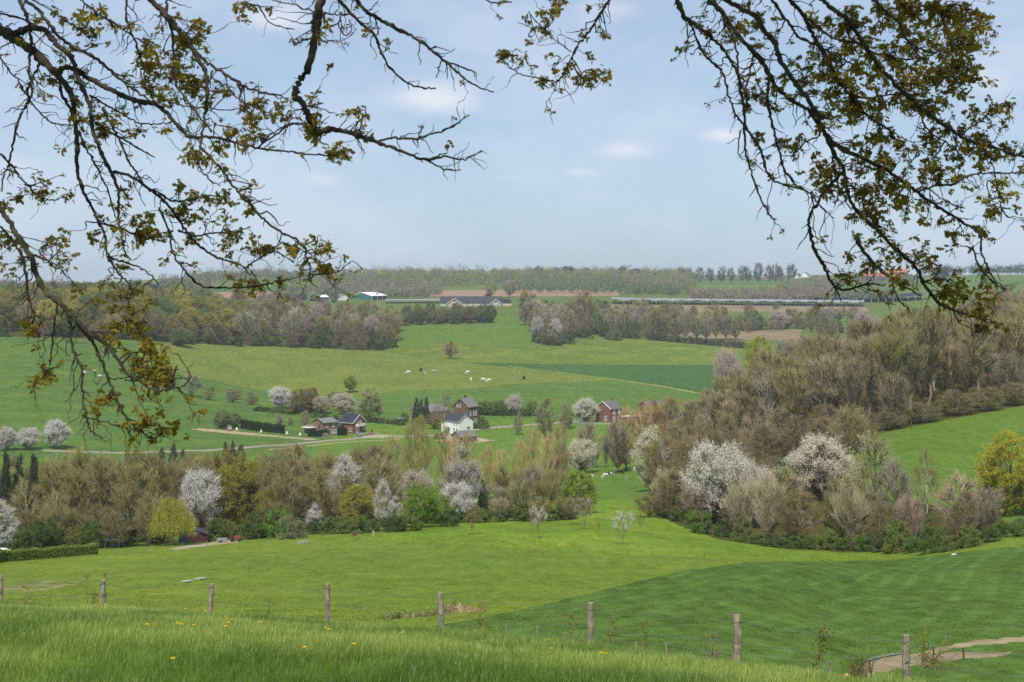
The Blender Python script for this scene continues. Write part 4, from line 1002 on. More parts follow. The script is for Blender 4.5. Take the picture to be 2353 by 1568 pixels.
fill(44, 1985, 2345, 165, 240, 45, lambda x, Y: edr(x) + 3 < Y < edr(x) + 26, 3.2, [(4, 'half', (4.5, 7), .8, (.19, .19, .06), 'olive shrub in the right end of the belt'), (4, 'barebush', (5.5, 8), .85, (.30, .25, .17), 'bare shrub in the right end of the belt'), (3, 'bush', (2.5, 4.5), 1.1, (.12, .19, .045), 'green bush in the right end of the belt')], 'shrubs of the right belt end')
fill(32, 1490, 2000, 230, 420, 46, lambda x, Y: ed(x) - 38 < Y < ed(x) + 6, 4.6, [(5, 'half', (7, 10.5), .75, (.24, .225, .085), 'brownish leafing tree below the tall trees of the right wood'), (4, 'bare', (8, 11), .75, (.30, .24, .14), 'bare brown tree below the tall trees of the right wood'), (2, 'bush', (3, 5), 1.2, (.14, .18, .05), 'green bush below the tall trees of the right wood')], 'lower fringe of the right wood')
fill(75, 1560, 2460, 270, 560, 47, lambda x, Y: ed(x) + 1 < Y < ed(x) + 60, 3.6, [(4, 'half', (3.5, 6.5), .9, (.20, .22, .065), 'green undergrowth among the trunks of the right wood'), (4, 'half', (5, 9), .65, (.19, .20, .065), 'young leafing tree among the trunks of the right wood'), (3, 'barebush', (3, 5.5), 1.0, (.28, .235, .12), 'brownish undergrowth among the trunks of the right wood')], 'undergrowth inside the right wood')
fill(70, -220, 905, 690, 1000, 48, lambda x, Y: ed2(x) - 1 < Y < ed2(x) + 9, 7, [(4, 'bush', (4, 7), 1.4, (.10, .14, .045), 'dark bush along the foot of the far left wood'), (3, 'half', (7, 11), .8, (.17, .17, .06), 'small leafing tree along the foot of the far left wood')], 'foot of the far left wood')
fill(44, 1230, 1530, 850, 1150, 49, lambda x, Y: ed3(x) - 1 < Y < ed3(x) + 14, 7, [(4, 'bush', (4, 7), 1.4, (.13, .16, .05), 'bush along the foot of the wood right of the hollow'), (3, 'half', (7, 11), .8, (.20, .18, .07), 'small tree along the foot of the wood right of the hollow')], 'foot of the wood right of the hollow')
fill(60, 1500, 1990, 1100, 1380, 50, lambda x, Y: np.interp(x, [1500, 1740, 1990], [1175, 1190, 1150]) < Y < 1350, 9, [(4, 'bare', (8, 12), .8, GREY, 'bare tree of the thicket before the netted orchard'), (3, 'half', (8, 12), .8, (.23, .21, .09), 'leafing tree of the thicket before the netted orchard'), (2, 'leafy', (6, 9), .9, (.15, .20, .06), 'green tree of the thicket before the netted orchard')], 'thicket before the netted orchard')
# ---------------------------------------------------------------- plateau trees
for x, yb, yt, w, k, c, lab in [(1128, 684, 646, 34, 'bare', (0.320, 0.288, 0.192), 'broad bare tree behind the long dark roof, left of two'), (1170, 684, 646, 40, 'bare', (0.304, 0.256, 0.192), 'broad bare tree behind the long dark roof, right of two'), (1205, 702, 665, 26, 'willow', (0.480, 0.448, 0.080), 'yellow willow right of the farm'), (1094, 702, 682, 13, 'round', (0.120, 0.048, 0.064), 'small purple leafed tree before the farm'), (1121, 702, 677, 20, 'round', (0.112, 0.045, 0.064), 'larger purple leafed tree before the farm'), (1028, 703, 684, 14, 'blossom', (.55, .50, .46), 'pale blossom tree at the left of the farm'), (1040, 704, 682, 16, 'half', (0.256, 0.272, 0.096), 'greenish tree before the left farm gable'), (1076, 704, 690, 18, 'round', (0.224, 0.336, 0.080), 'bright green bush before the farm windows'), (697, 692, 670, 20, 'leafy', (0.192, 0.240, 0.128), 'grey green tree left of the small black shelter'), (768, 697, 672, 22, 'leafy', (0.208, 0.256, 0.112), 'grey green tree left of the green barn'), (720, 693, 672, 18, 'blossom', (.5, .47, .43), 'pale blossom tree left of the green barn')]:
    T(k, x, yb, yt, w, c, lab, Ymin=1150)
for i, (x, yt, w) in enumerate([(1566, 613, 22), (1582, 614, 18), (1607, 616, 26), (1632, 616, 24), (1658, 612, 26), (1680, 617, 22), (1706, 611, 22), (1719, 612, 20), (1742, 606, 26), (1768, 609, 22), (1782, 606, 24), (1793, 613, 18), (1818, 607, 28)]):
    T('bare', x, 0, yt, w, (0.160, 0.160, 0.144), 'dark leafless avenue tree on the skyline', Y=2250 if x < 1600 else 2150, group='avenue trees on the skyline')
for i, (x, yt, w, Y) in enumerate([(1238, 613, 24, 2300), (1278, 615, 20, 2300), (1306, 613, 34, 2350), (1345, 616, 26, 2350), (1430, 613, 26, 2350), (1460, 618, 30, 2350), (2165, 610, 40, 2050)]):
    T('leafy', x, 0, yt, w, (0.088, 0.120, 0.080), 'dark rounded tree standing above the far wood', Y=Y, group='dark trees above the far wood')

# far woods read as one mass each
def mass(name, label, poly_x, Yr, h, n, cols_, seed, leaf_sz=1.05, per=170, dens=None):
    """crowns of one far wood, all in one mesh"""
    g = np.random.default_rng(seed)
    x = g.uniform(*poly_x, n); Y = g.uniform(*Yr, n)
    if dens is not None:
        k = dens(x, Y); x, Y = x[k], Y[k]
    X = (x - CX) / F * Y; z = HT(x, Y)
    hh = h * (g.uniform(.55, 1.05, len(x)) + .45 * (g.uniform(size=len(x)) < .10)); r = hh * g.uniform(.28, .42, len(x))
    ci = np.repeat(np.arange(len(x)), per)
    d = unit(g.normal(size=(len(ci), 3))); d[:, 2] = np.where(d[:, 2] < -.5, -d[:, 2], d[:, 2])
    rr = g.uniform(.45, 1.08, len(ci)) ** .6 * (1 + .2 * np.sin(d[:, 0] * 5 + ci) * np.sin(d[:, 1] * 5 + ci * 2))
    Cc = np.stack([X[ci] + d[:, 0] * r[ci] * rr, Y[ci] + d[:, 1] * r[ci] * rr, z[ci] + hh[ci] * (.52 + .48 * d[:, 2] * rr)], 1)
    V, Q = cards(Cc, leaf_sz, g, .8)
    mi = np.repeat(g.integers(0, len(cols_), len(x)), per)
    # trunks under the crowns
    A = np.stack([X, Y, z - .5], 1); B = np.stack([X, Y, z + hh * .6], 1)
    V2, Q2 = tube_batch(np.stack([A, B], 1), np.stack([hh * .018, hh * .008], 1), 4)
    ms = [leaf_mat('far_crown', .25, .4, .05, fixed=c) for c in cols_] + [twig_mat('far_trunks', (.16, .14, .10))]
    me = mk(name, np.vstack([V, V2]), np.vstack([Q, Q2 + len(V)]), None, ms, np.concatenate([mi, np.full(len(Q2), len(cols_))]))
    return tag(obj(name, me), label, 'wood', kind='stuff')


G1 = [(0.176, 0.224, 0.072), (0.240, 0.248, 0.096), (0.272, 0.232, 0.176), (0.320, 0.352, 0.096), (0.256, 0.224, 0.160)]
mass('woodland', 'long mixed wood along the skyline behind the farm', (740, 1590), (1900, 2500), 17, 1350, G1, 21)
mass('woodland', 'grey brown wood in front of the skyline wood behind the green barn', (740, 1010), (1540, 1900), 12, 460, [(0.304, 0.264, 0.208), (0.272, 0.240, 0.192), (0.240, 0.256, 0.128)], 22)
mass('woodland', 'pale green plantation below the skyline wood', (1180, 1560), (1720, 1960), 12, 420, [(0.192, 0.256, 0.120), (0.208, 0.272, 0.128), (0.176, 0.224, 0.112)], 23)
mass('woodland', 'pinkish brown wood end on the far slope', (1440, 1600), (1750, 2050), 16, 160, [(0.320, 0.256, 0.200), (0.272, 0.240, 0.160), (0.240, 0.256, 0.112)], 24)
mass('woodland', 'brownish thicket above the netted orchard', (1590, 1920), (1560, 1760), 11, 330, [(0.320, 0.256, 0.192), (0.288, 0.248, 0.192), (0.256, 0.240, 0.144), (0.352, 0.272, 0.192)], 25)
mass('woodland', 'thicket below the skyline avenue at its right end', (1790, 1920), (1750, 1950), 15, 110, [(0.304, 0.256, 0.208), (0.272, 0.256, 0.144)], 26)
mass('woodland', 'hedge and village trees on the right skyline', (1860, 2110), (1950, 2200), 9, 130, [(0.192, 0.200, 0.144), (0.240, 0.224, 0.176), (0.192, 0.240, 0.112)], 27)
mass('woodland', 'dark green wood on the skyline at the right', (2120, 2500), (2350, 2600), 17, 260, [(0.072, 0.120, 0.088), (0.088, 0.128, 0.096)], 28)
mass('woodland', 'purple brown bare wood on the left skyline', (-260, 150), (1250, 1450), 14, 220, [(0.240, 0.184, 0.160), (0.256, 0.200, 0.176)], 29)
mass('woodland', 'dark conifer wood on the left skyline', (150, 400), (1330, 1480), 11, 200, [(0.056, 0.080, 0.072), (0.080, 0.088, 0.072)], 30)
mass('woodland', 'grey green wood on the skyline left of the ploughed field', (370, 480), (1250, 1600), 14, 110, [(0.224, 0.224, 0.144), (0.256, 0.224, 0.176), (0.176, 0.208, 0.112)], 31)
mass('woodland', 'mixed wood on the skyline above the ploughed field', (430, 760), (2050, 2350), 17, 260, [(0.224, 0.216, 0.144), (0.192, 0.208, 0.112), (0.256, 0.224, 0.176)], 32)
mass('woodland', 'brown hedge behind the green barn', (640, 780), (1560, 1650), 9, 50, [(0.320, 0.272, 0.208), (0.272, 0.240, 0.176)], 33)
mass('woodland', 'thicket under the village on the far right slope', (1880, 2060), (1600, 1760), 12, 110, [(0.288, 0.256, 0.192), (0.224, 0.248, 0.128), (0.192, 0.272, 0.096)], 34)
# ================================================================== buildings
M_white = mat('white_render', (.86, .85, .81), (.82, .81, .77), .8, .9, .1, bstr=.05)
M_wood_white = mat('white_paint', (.78, .78, .76), (.70, .70, .68), 3, .5, .3)
M_brick_d = brick_mat('brown_brick', (.205, .115, .085), (.165, .095, .075), (.24, .20, .17))
M_brick_r = brick_mat('red_brick', (.30, .125, .085), (.25, .105, .075), (.30, .22, .18))
M_brick_b = brick_mat('buff_brick', (.29, .165, .12), (.25, .15, .11), (.32, .26, .21))
M_brick_p = brick_mat('pale_brick', (.33, .235, .18), (.29, .21, .165), (.36, .3, .25))
M_slate = roof_mat('dark_slates', (.036, .041, .054), (.050, .054, .066), .75)
M_slate2 = roof_mat('grey_tiles', (.20, .195, .19), (.15, .145, .145), .7)
M_slate3 = roof_mat('worn_grey_tiles', (.17, .16, .155), (.12, .115, .115), .75)
M_greyr = roof_mat('flat_grey_roofing', (.22, .215, .21), (.15, .15, .15), .8, 1.2)
M_redroof = roof_mat('orange_tiles', (.42, .13, .07), (.34, .11, .065), .7)
M_glass = mat('window_glass', (.05, .06, .07), (.09, .10, .11), 1.0, .12, .5, bstr=0)
M_pane_l = mat('light_pane', (.30, .38, .40), (.22, .30, .33), .7, .15, .5, bstr=0)
M_black = mat('black_boards', (.030, .024, .024), (.045, .034, .034), 5, .8, .15, vscale=(1, 1, 6))
M_dkred = mat('dark_red_boards', (.085, .038, .034), (.065, .030, .028), 5, .8, .15, vscale=(6, 1, 1))
M_green = mat('green_cladding', (.020, .175, .150), (.018, .150, .130), .6, .5, .3)
M_wroof = mat('white_metal_roof', (.80, .81, .82), (.74, .75, .76), .3, .45, .4)
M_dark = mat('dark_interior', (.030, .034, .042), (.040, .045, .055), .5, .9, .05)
M_steel = mat('galvanised', (.40, .42, .44), (.30, .32, .34), 4, .45, .4, .6)
M_cream = mat('cream_brick', (.56, .50, .40), (.50, .44, .35), .7, .85, .15)
M_stone = mat('rough_stone', (.36, .31, .25), (.22, .19, .16), 2.2, .9, .1, bstr=.7, bdist=.08)
M_conc = mat('concrete', (.42, .40, .37), (.33, .31, .29), 1.5, .9, .1)
M_post = mat('weathered_wood', (.40, .34, .265), (.19, .155, .12), 11, .95, .05, vscale=(3, 3, .22), bstr=.9, detail=6)
M_rail = mat('grey_wood', (.30, .27, .23), (.19, .165, .14), 6, .9, .1, vscale=(3, 3, .4))
M_pale = mat('pale_stake', (.50, .42, .30), (.38, .31, .22), 5, .9, .1)
M_wire = mat('fence_wire', (.22, .25, .26), (.16, .17, .18), 5, .5, .4, .5)
M_rust = mat('rusty_steel', (.16, .075, .045), (.09, .05, .035), 5, .8, .2)
M_solar = mat('solar_panel', (.018, .022, .035), (.028, .032, .045), 1.4, .2, .5, bstr=0)


def rot2(a):
    return np.array([[cos(a), -sin(a)], [sin(a), cos(a)]])


def window(parent, L, W, face, u, z, w, h, frame=M_wood_white, pane=M_glass, label=None, sill=True, name='window', mull=1):
    """glass pane with its own frame, standing proud of the wall; u along the face from its centre"""
    f = MB(); g = MB()
    def put(mb, cu, cz, du, dz, out, dep):
        if face in 'FB':
            s = -1 if face == 'F' else 1
            mb.box((cu, s * (W / 2 + out), cz), (du, dep, dz))
        else:
            s = -1 if face == 'L' else 1
            mb.box((s * (L / 2 + out), cu, cz), (dep, du, dz))
    put(g, u, z, w - .04, h - .04, .0, .03)
    b = .09
    for cu, cz, du, dz in ((u - w / 2, z, b, h + b), (u + w / 2, z, b, h + b), (u, z + h / 2, w - b, b), (u, z - h / 2, w - b, b)):
        put(f, cu, cz, du, dz, .03, .09)
    for q in range(mull):
        put(f, u - w / 2 + w * (q + 1) / (mull + 1), z, .06, h - b, .025, .07)
    if sill: put(f, u, z - h / 2 - .10, w + .22, .10, .07, .18)
    p = g.build(name, pane, parent)
    if label: p['label'] = label
    f.build('window_frame' if name == 'window' else 'door_frame', frame, p)
    return p


def house(name, label, corner, local, rz, L, W, eave, ridge, wall, roof, over=.35, cat='house', h1=None, rp=.5, Ymin=400., trim=None, depth=1.6, endover=.25, base=0.0, thick=.16):
    """gabled building, ridge along local x; corner = photo (x, y) of the local corner's foot"""
    g = gpt(corner[0], corner[1], Ymin) if len(corner) == 2 else gY(corner[0], corner[2])
    c = rot2(rz) @ (np.array(local) * np.array([L / 2, W / 2]))
    loc = np.array([g[0] - c[0], g[1] - c[1], g[2] + base])
    root = thing(name, label, cat, loc, rz)
    h0 = eave; h1 = eave if h1 is None else h1
    yr = -W / 2 + W * rp
    mb = MB()
    prof = [(-W / 2, -depth), (W / 2, -depth), (W / 2, h1), (yr, ridge), (-W / 2, h0)]
    v = [(-L / 2, a, b) for a, b in prof] + [(L / 2, a, b) for a, b in prof]
    mb.add(v, [[0, 1, 6, 5], [1, 2, 7, 6], [4, 0, 5, 9], [2, 3, 8, 7], [3, 4, 9, 8]], [[0, 4, 1], [4, 2, 1], [4, 3, 2], [5, 6, 9], [6, 7, 9], [7, 8, 9]])
    mb.build('wall', wall, root)
    rb = MB()
    for s, he in ((-1, h0), (1, h1)):
        y0 = s * W / 2; run = abs(y0 - yr); sl = (ridge - he) / run
        ye = y0 + s * over; ze = he - sl * over
        xa, xb = -L / 2 - endover, L / 2 + endover
        n = np.array([0, s * sl, 1]); n = n / np.linalg.norm(n) * thick
        a0 = np.array([xa, ye, ze + .03]); a1 = np.array([xb, ye, ze + .03]); b1 = np.array([xb, yr, ridge + .03]); b0 = np.array([xa, yr, ridge + .03])
        top = [p + n for p in (a0, a1)] + [p + np.array([0, 0, thick * 1.15]) for p in (b1, b0)]
        vv = [a0, a1, b1, b0] + top
        rb.add(vv, [[0, 3, 2, 1], [4, 5, 6, 7], [0, 1, 5, 4], [1, 2, 6, 5], [2, 3, 7, 6], [3, 0, 4, 7]])
    ro = rb.build('roof', roof, root)
    if trim is not None:
        tb = MB()
        for s, he in ((-1, h0), (1, h1)):
            y0 = s * W / 2; run = abs(y0 - yr); sl = (ridge - he) / run
            ye = y0 + s * (over + .06); ze = he - sl * over
            tb.bar((-L / 2 - endover, ye, ze + .05), (L / 2 + endover, ye, ze + .05), .16)
            for xx in (-L / 2 - endover - .03, L / 2 + endover + .03):
                tb.bar((xx, ye, ze + .06), (xx, yr, ridge + .07), .20)
        tb.build('gutter', trim, root)
    vb = MB()
    for s, he in ((-1, h0), (1, h1)):
        y0 = s * W / 2; run = abs(y0 - yr); sl = (ridge - he) / run; ye = y0 + s * over; ze = he - sl * over
        for xx in (-L / 2 - endover + .06, L / 2 + endover - .06): vb.bar((xx, ye, ze - .04), (xx, yr, ridge - .04), .24 * max(1, thick / .16) if thick > .1 else .08)
    vb.build('bargeboard', roof if trim is not M_wood_white else M_wood_white, root)
    return root, ro, loc


def chimney(ro, x, y, z0, z1, m, w=.6):
    mb = MB(); mb.box((x, y, (z0 + z1) / 2), (w, w * .8, z1 - z0)); mb.box((x, y, z1 + .06), (w + .14, w * .8 + .14, .12)); mb.tube([(x, y, z1 + .1), (x, y, z1 + .4)], [.11, .09], 8)
    return mb.build('chimney', m, ro)


D = radians
# --- white house
h, ro, wl = house('white_house', 'white rendered house with dark slate roof and brick chimney in the hamlet', (1054.6, 998), (1, -1), D(-45), 8.8, 7.4, 4.9, 7.3, M_white, M_slate, trim=M_steel)
chimney(ro, .8, .2, 6.6, 8.4, M_brick_d, .8)
window(h, 8.8, 7.4, 'F', 1.9, 3.7, .8, 1.0); window(h, 8.8, 7.4, 'F', 3.4, 3.7, .8, 1.0)
window(h, 8.8, 7.4, 'F', 1.7, 1.6, .9, 1.1); window(h, 8.8, 7.4, 'F', 3.3, 1.6, .9, 1.1)
window(h, 8.8, 7.4, 'F', -1.4, 1.1, 1.3, 2.1, pane=M_pane_l, name='door', sill=False)
window(h, 8.8, 7.4, 'R', 1.2, 2.0, 1.8, 1.1, mull=2); window(h, 8.8, 7.4, 'R', .2, 6.3, .5, .6, mull=0)
mb = MB(); mb.box((-1.4, -4.75, 2.35), (2.2, 1.4, .12)); mb.build('canopy', M_steel, h)
mb = MB(); mb.box((-5.0, -2.6, .9), (1.7, 1.6, 4.6)); mb.build('side_wing', M_white, h)
mb = MB(); mb.box((-4.19, -4.05, 3.9), (.3, .3, 1.2)); mb.build('shutter', M_redroof, h)
# --- tall brick house
h, ro, _ = house('brick_house', 'tall dark brick house with grey tiled roof behind the white house', (1075.7, 978), (-1, -1), D(54), 6.6, 7.6, 7.2, 10.4, M_brick_d, M_slate2, trim=M_brick_r, over=.2, Ymin=480)
chimney(ro, -.2, .1, 9.9, 11.5, M_slate, .55)
for u in (-1.8, .4, 1.9): window(h, 6.6, 7.6, 'F', u, 4.6, .75, 1.7)
for u in (.4, 1.9): window(h, 6.6, 7.6, 'F', u, 1.4, .75, 1.7)
window(h, 6.6, 7.6, 'L', .2, 7.6, .6, 1.0); window(h, 6.6, 7.6, 'L', 1.7, 7.6, .6, 1.0)
# --- flat roofed house, left
h, ro, fl = house('brick_house', 'brown brick house with low grey roof beside the clipped hedge', (742.5, 1001), (-1, -1), D(40), 6.3, 7.3, 4.7, 5.9, M_brick_b, M_greyr, trim=M_slate, over=.5)
chimney(ro, -.6, .6, 5.6, 6.9, M_slate, .55)
window(h, 6.3, 7.3, 'F', -1.5, 3.7, 1.1, 1.3, pane=M_glass); window(h, 6.3, 7.3, 'F', 1.3, 3.7, 1.1, 1.3)
window(h, 6.3, 7.3, 'F', 1.6, 1.2, 2.4, 1.5, pane=M_pane_l, mull=2); window(h, 6.3, 7.3, 'L', -1.2, 3.4, .7, 1.2, frame=M_slate)
mb = MB(); mb.box((-3.2, 5.6, 1.2), (3.4, 4.0, 3.4)); mb.build('shed_wing', M_brick_p, h)
mb = MB(); mb.box((-4.4, 3.6, 2.6), (4.8, 5.2, .14)); mb.build('porch_roof', M_wroof, h)
# --- dark roofed house with balcony
h, ro, _ = house('brick_house', 'red brick house with dark solar roof and white balcony', (811.3, 997), (1, -1), D(-32), 7.4, 7.6, 4.2, 6.9, M_brick_r, M_slate, trim=M_wood_white, over=.45)
chimney(ro, 0, .3, 6.6, 7.7, M_brick_d, .6)
mb = MB()
for q in range(6):
    for k in range(2):
        y0, z0 = -4.1 + 1.75 * k + .9, 4.25 + (.62 + 1.26 * k) - .02
        mb.add([(-3.4 + q * 1.12, -3.75 + k * 1.8, 4.50 + k * 1.28), (-2.34 + q * 1.12, -3.75 + k * 1.8, 4.50 + k * 1.28), (-2.34 + q * 1.12, -2.05 + k * 1.8, 5.71 + k * 1.28), (-3.4 + q * 1.12, -2.05 + k * 1.8, 5.71 + k * 1.28)], [[0, 1, 2, 3]])
mb.build('solar_panel', M_solar, ro)
window(h, 7.4, 7.6, 'R', -1.0, 3.8, .8, 1.7, pane=M_pane_l, name='balcony_door', sill=False, mull=0); window(h, 7.4, 7.6, 'R', .8, 4.1, .9, 1.2)
window(h, 7.4, 7.6, 'R', -.9, 1.2, 2.0, 1.9, pane=M_pane_l); window(h, 7.4, 7.6, 'R', 2.6, 1.6, .6, .9, mull=0)
window(h, 7.4, 7.6, 'F', 2.4, 1.4, 1.0, 1.1); window(h, 7.4, 7.6, 'F', -3.0, 1.4, .8, .9)
mb = MB(); mb.box((4.25, 0, 2.55), (1.1, 4.4, .14)); mb.box((4.78, 0, 3.1), (.08, 4.4, .95)); mb.box((4.25, -2.18, 3.1), (1.0, .08, .95)); mb.box((4.25, 2.18, 3.1), (1.0, .08, .95)); mb.build('balcony', M_wood_white, h)
mb = MB(); mb.box((-3.4, -4.9, .9), (5.2, 2.2, 3.0)); mb.build('lean_to', M_brick_r, h)
mb = MB(); mb.add([(-6.2, -6.3, 2.5), (-.6, -6.3, 2.5), (-.6, -3.72, 3.95), (-6.2, -3.72, 3.95), (-6.2, -6.3, 2.65), (-.6, -6.3, 2.65), (-.6, -3.72, 4.1), (-6.2, -3.72, 4.1)], [[0, 3, 2, 1], [4, 5, 6, 7], [0, 1, 5, 4], [1, 2, 6, 5], [2, 3, 7, 6], [3, 0, 4, 7]]); mb.build('lean_to_roof', M_slate, h)
# --- red brick house right
h, ro, _ = house('brick_house', 'red brick house with white gable edge beside the big white blossom', (1403, 972.5), (-1, -1), D(45), 6.9, 8.0, 5.5, 8.2, M_brick_r, M_slate3, trim=None, Ymin=480)
tb = MB()
for a, b in (((-3.75, -4.35, 5.4), (-3.75, 0, 8.28)), ((-3.75, 4.35, 5.4), (-3.75, 0, 8.28))): tb.bar(a, b, .28)
tb.build('verge_board', M_wood_white, h)
chimney(ro, 2.2, .2, 7.8, 9.0, M_brick_d, .6)
window(h, 6.9, 8, 'F', -1.4, 4.3, 1.4, 1.6, pane=M_pane_l); window(h, 6.9, 8, 'F', 1.9, 4.3, 1.1, 1.6, pane=M_pane_l)
window(h, 6.9, 8, 'F', -1.4, 1.4, 1.5, 2.6, pane=M_pane_l, name='door', sill=False); window(h, 6.9, 8, 'F', 1.9, 1.5, 1.1, 1.9, pane=M_pane_l)
window(h, 6.9, 8, 'L', -1.4, 1.6, 1.3, 1.9, pane=M_pane_l, mull=0)
h, ro, _ = house('brick_annex', 'low brick annex with white flat roof right of the red brick house', (1432, 973), (-1, -1), D(20), 9, 3.4, 2.5, 2.75, M_brick_r, M_wroof, Ymin=480, over=.2, cat='annex')
window(h, 9, 3.4, 'F', -1.6, 1.2, .8, 1.9, frame=M_wood_white, name='door', sill=False)
# --- second red house half hidden in the wood
h, ro, _ = house('brick_house', 'brick house half hidden behind bare trees at the right wood', (1490, 966), (-1, -1), D(30), 9, 8, 5.0, 7.2, M_brick_r, M_slate3, Ymin=480)
for u in (-2, 1, 3): window(h, 9, 8, 'F', u, 3.6, 1.0, 1.3)
# --- long barn behind spruces
h, ro, _ = house('barn', 'long brick barn with grey roof behind three dark spruces', (982, 965), (-1, -1), D(42), 12, 11, 3.0, 5.6, M_brick_p, M_slate2, Ymin=520, cat='barn')
window(h, 12, 11, 'L', 2.4, 3.4, 1.2, .5)
h, ro, _ = house('garden_shed', 'small grey shed in the allotment left of the barn', (915, 972), (-1, -1), D(15), 3, 2, 1.5, 1.8, M_black, M_greyr, Ymin=480, cat='shed')
h, ro, _ = house('barn', 'low stone outbuilding with gaping bays below the white house', (1056, 1018), (-1, -1), D(28), 7, 6.5, 2.0, 3.7, M_brick_p, M_slate3, Ymin=420, cat='barn', over=.5)
for u in (-1.3, 1.9):
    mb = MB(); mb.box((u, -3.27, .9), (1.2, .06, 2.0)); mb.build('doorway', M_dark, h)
# --- green barn
h, ro, _ = house('green_barn', 'dark green barn with white metal roof on the plateau', (855.3, 690), (-1, -1), D(62), 30, 27, 4.2, 8.0, M_green, M_wroof, Ymin=1150, cat='barn', rp=.52, over=.3, h1=3.2, thick=.3)
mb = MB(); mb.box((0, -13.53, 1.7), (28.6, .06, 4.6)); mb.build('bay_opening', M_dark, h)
mb = MB()
for u in (-14.6, -5, 5, 14.6): mb.box((u, -13.6, 1.7), (.5, .12, 4.6))
mb.build('bay_post', M_wood_white, h)
mb = MB(); mb.box((-15.06, 6.6, 1.6), (.08, 1.8, 5.0)); mb.build('brick_pier', M_brick_p, h)
mb = MB(); mb.add([(-15, 13.5, -1.6), (-15, 23, -1.6), (-15, 23, .6), (-15, 13.5, 3.1), (10, 13.5, -1.6), (10, 23, -1.6), (10, 23, .6), (10, 13.5, 3.1)], [[0, 3, 2, 1], [4, 5, 6, 7], [1, 2, 6, 5], [2, 3, 7, 6]]); mb.build('side_bay', M_green, h)
house('grey_barn', 'grey roofed barn half hidden left of the green barn', (778, 691), (1, -1), D(-50), 16, 14, 3, 6.2, M_wood_white, M_slate2, Ymin=1200, cat='barn')
house('green_shed', 'small green shed with white roof behind the left plateau trees', (738, 690), (-1, -1), D(40), 9, 9, 3, 5, M_green, M_wroof, Ymin=1250, cat='shed')
h, _, _ = house('field_shelter', 'small black field shelter with a rail in front on the plateau', (727, 697), (0, -1), D(0), 13, 6, 3.4, 4.2, M_black, M_slate, Ymin=1150, cat='shelter')
mb = MB()
for z in (.6, 1.2): mb.bar((-6, -3.3, z), (6, -3.3, z), .2)
mb.build('rail', M_wood_white, h)
house('farm_house', 'dark roofed farm building half hidden left of the small black shelter', (672, 691), (0, -1), D(20), 16, 10, 2.6, 6.5, M_brick_b, M_slate, Ymin=1250, cat='farm building')
# --- farm with long dark roof
h, ro, fm = house('farm_house', 'long cream farm with dark blue roof and two front gables', (1083, 704), (0, -1), D(2), 59, 15, 3.6, 9.2, M_cream, M_slate, Ymin=1150, cat='farm', over=.6)
def gable(h, x0, w, hh, eave, out, roofm):
    mb = MB(); y1, y0 = -5.0, -7.5 - out
    pr = [(x0 - w / 2, -1.6), (x0 + w / 2, -1.6), (x0 + w / 2, eave), (x0, hh), (x0 - w / 2, eave)]
    n = 5; v = [(a, y0, b) for a, b in pr] + [(a, y1, b) for a, b in pr]
    mb.add(v, [[1, 6, 7, 2], [0, 4, 9, 5], [2, 7, 8, 3], [3, 8, 9, 4]], [[0, 1, 4], [1, 2, 4], [2, 3, 4]])
    g_ = mb.build('gable_wing', M_cream, h)
    rb = MB(); sl = (hh - eave) / (w / 2)
    for s in (-1, 1):
        a = np.array([x0 + s * (w / 2 + .8), y0 - .6, eave - sl * .8 + .05]); b = np.array([x0, y0 - .6, hh + .05]); up = np.array([0, 0, .35]); dy = np.array([0, y1 - y0 + .6, 0])
        rb.add([a, b, b + dy, a + dy, a + up, b + up, b + dy + up, a + dy + up], [[0, 3, 2, 1], [4, 5, 6, 7], [0, 1, 5, 4], [1, 2, 6, 5], [2, 3, 7, 6], [3, 0, 4, 7]])
    rb.build('roof', roofm, g_)
    tb = MB()
    for s in (-1, 1): tb.bar((x0 + s * (w / 2 + .8), y0 - .7, eave - sl * .8 + .2), (x0, y0 - .7, hh + .25), .5)
    tb.build('verge_board', M_wood_white, g_)
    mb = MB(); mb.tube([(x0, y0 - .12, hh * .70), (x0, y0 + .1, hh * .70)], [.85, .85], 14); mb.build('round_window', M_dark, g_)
    return g_, y0
g1, y0 = gable(h, -16.2, 13.6, 7.4, 2.4, 2.5, M_slate)
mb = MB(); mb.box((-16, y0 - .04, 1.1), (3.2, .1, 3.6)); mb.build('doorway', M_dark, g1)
g2, y0 = gable(h, 23.6, 9.4, 6.4, 2.6, 2.5, M_slate)
for u in (-1.9, 1.9):
    mb = MB(); mb.box((23.6 + u, y0 - .04, 1.2), (2.4, .1, 2.2)); mb.build('window', M_pane_l, g2)
for u in (-4, 2, 10, 15.5): window(h, 59, 15, 'F', u, 1.6, 2.4, 2.0, pane=M_pane_l)
mb = MB(); mb.box((34.0, -1.5, 1.0), (9, 10, 5.2)); mb.build('side_wing', M_cream, h)
mb = MB(); mb.prism([(29.4, 3.4), (39, 3.4), (37.5, 6.8), (29.4, 6.8)], -7.2, 4, 0); mb.build('side_roof', M_slate, h)
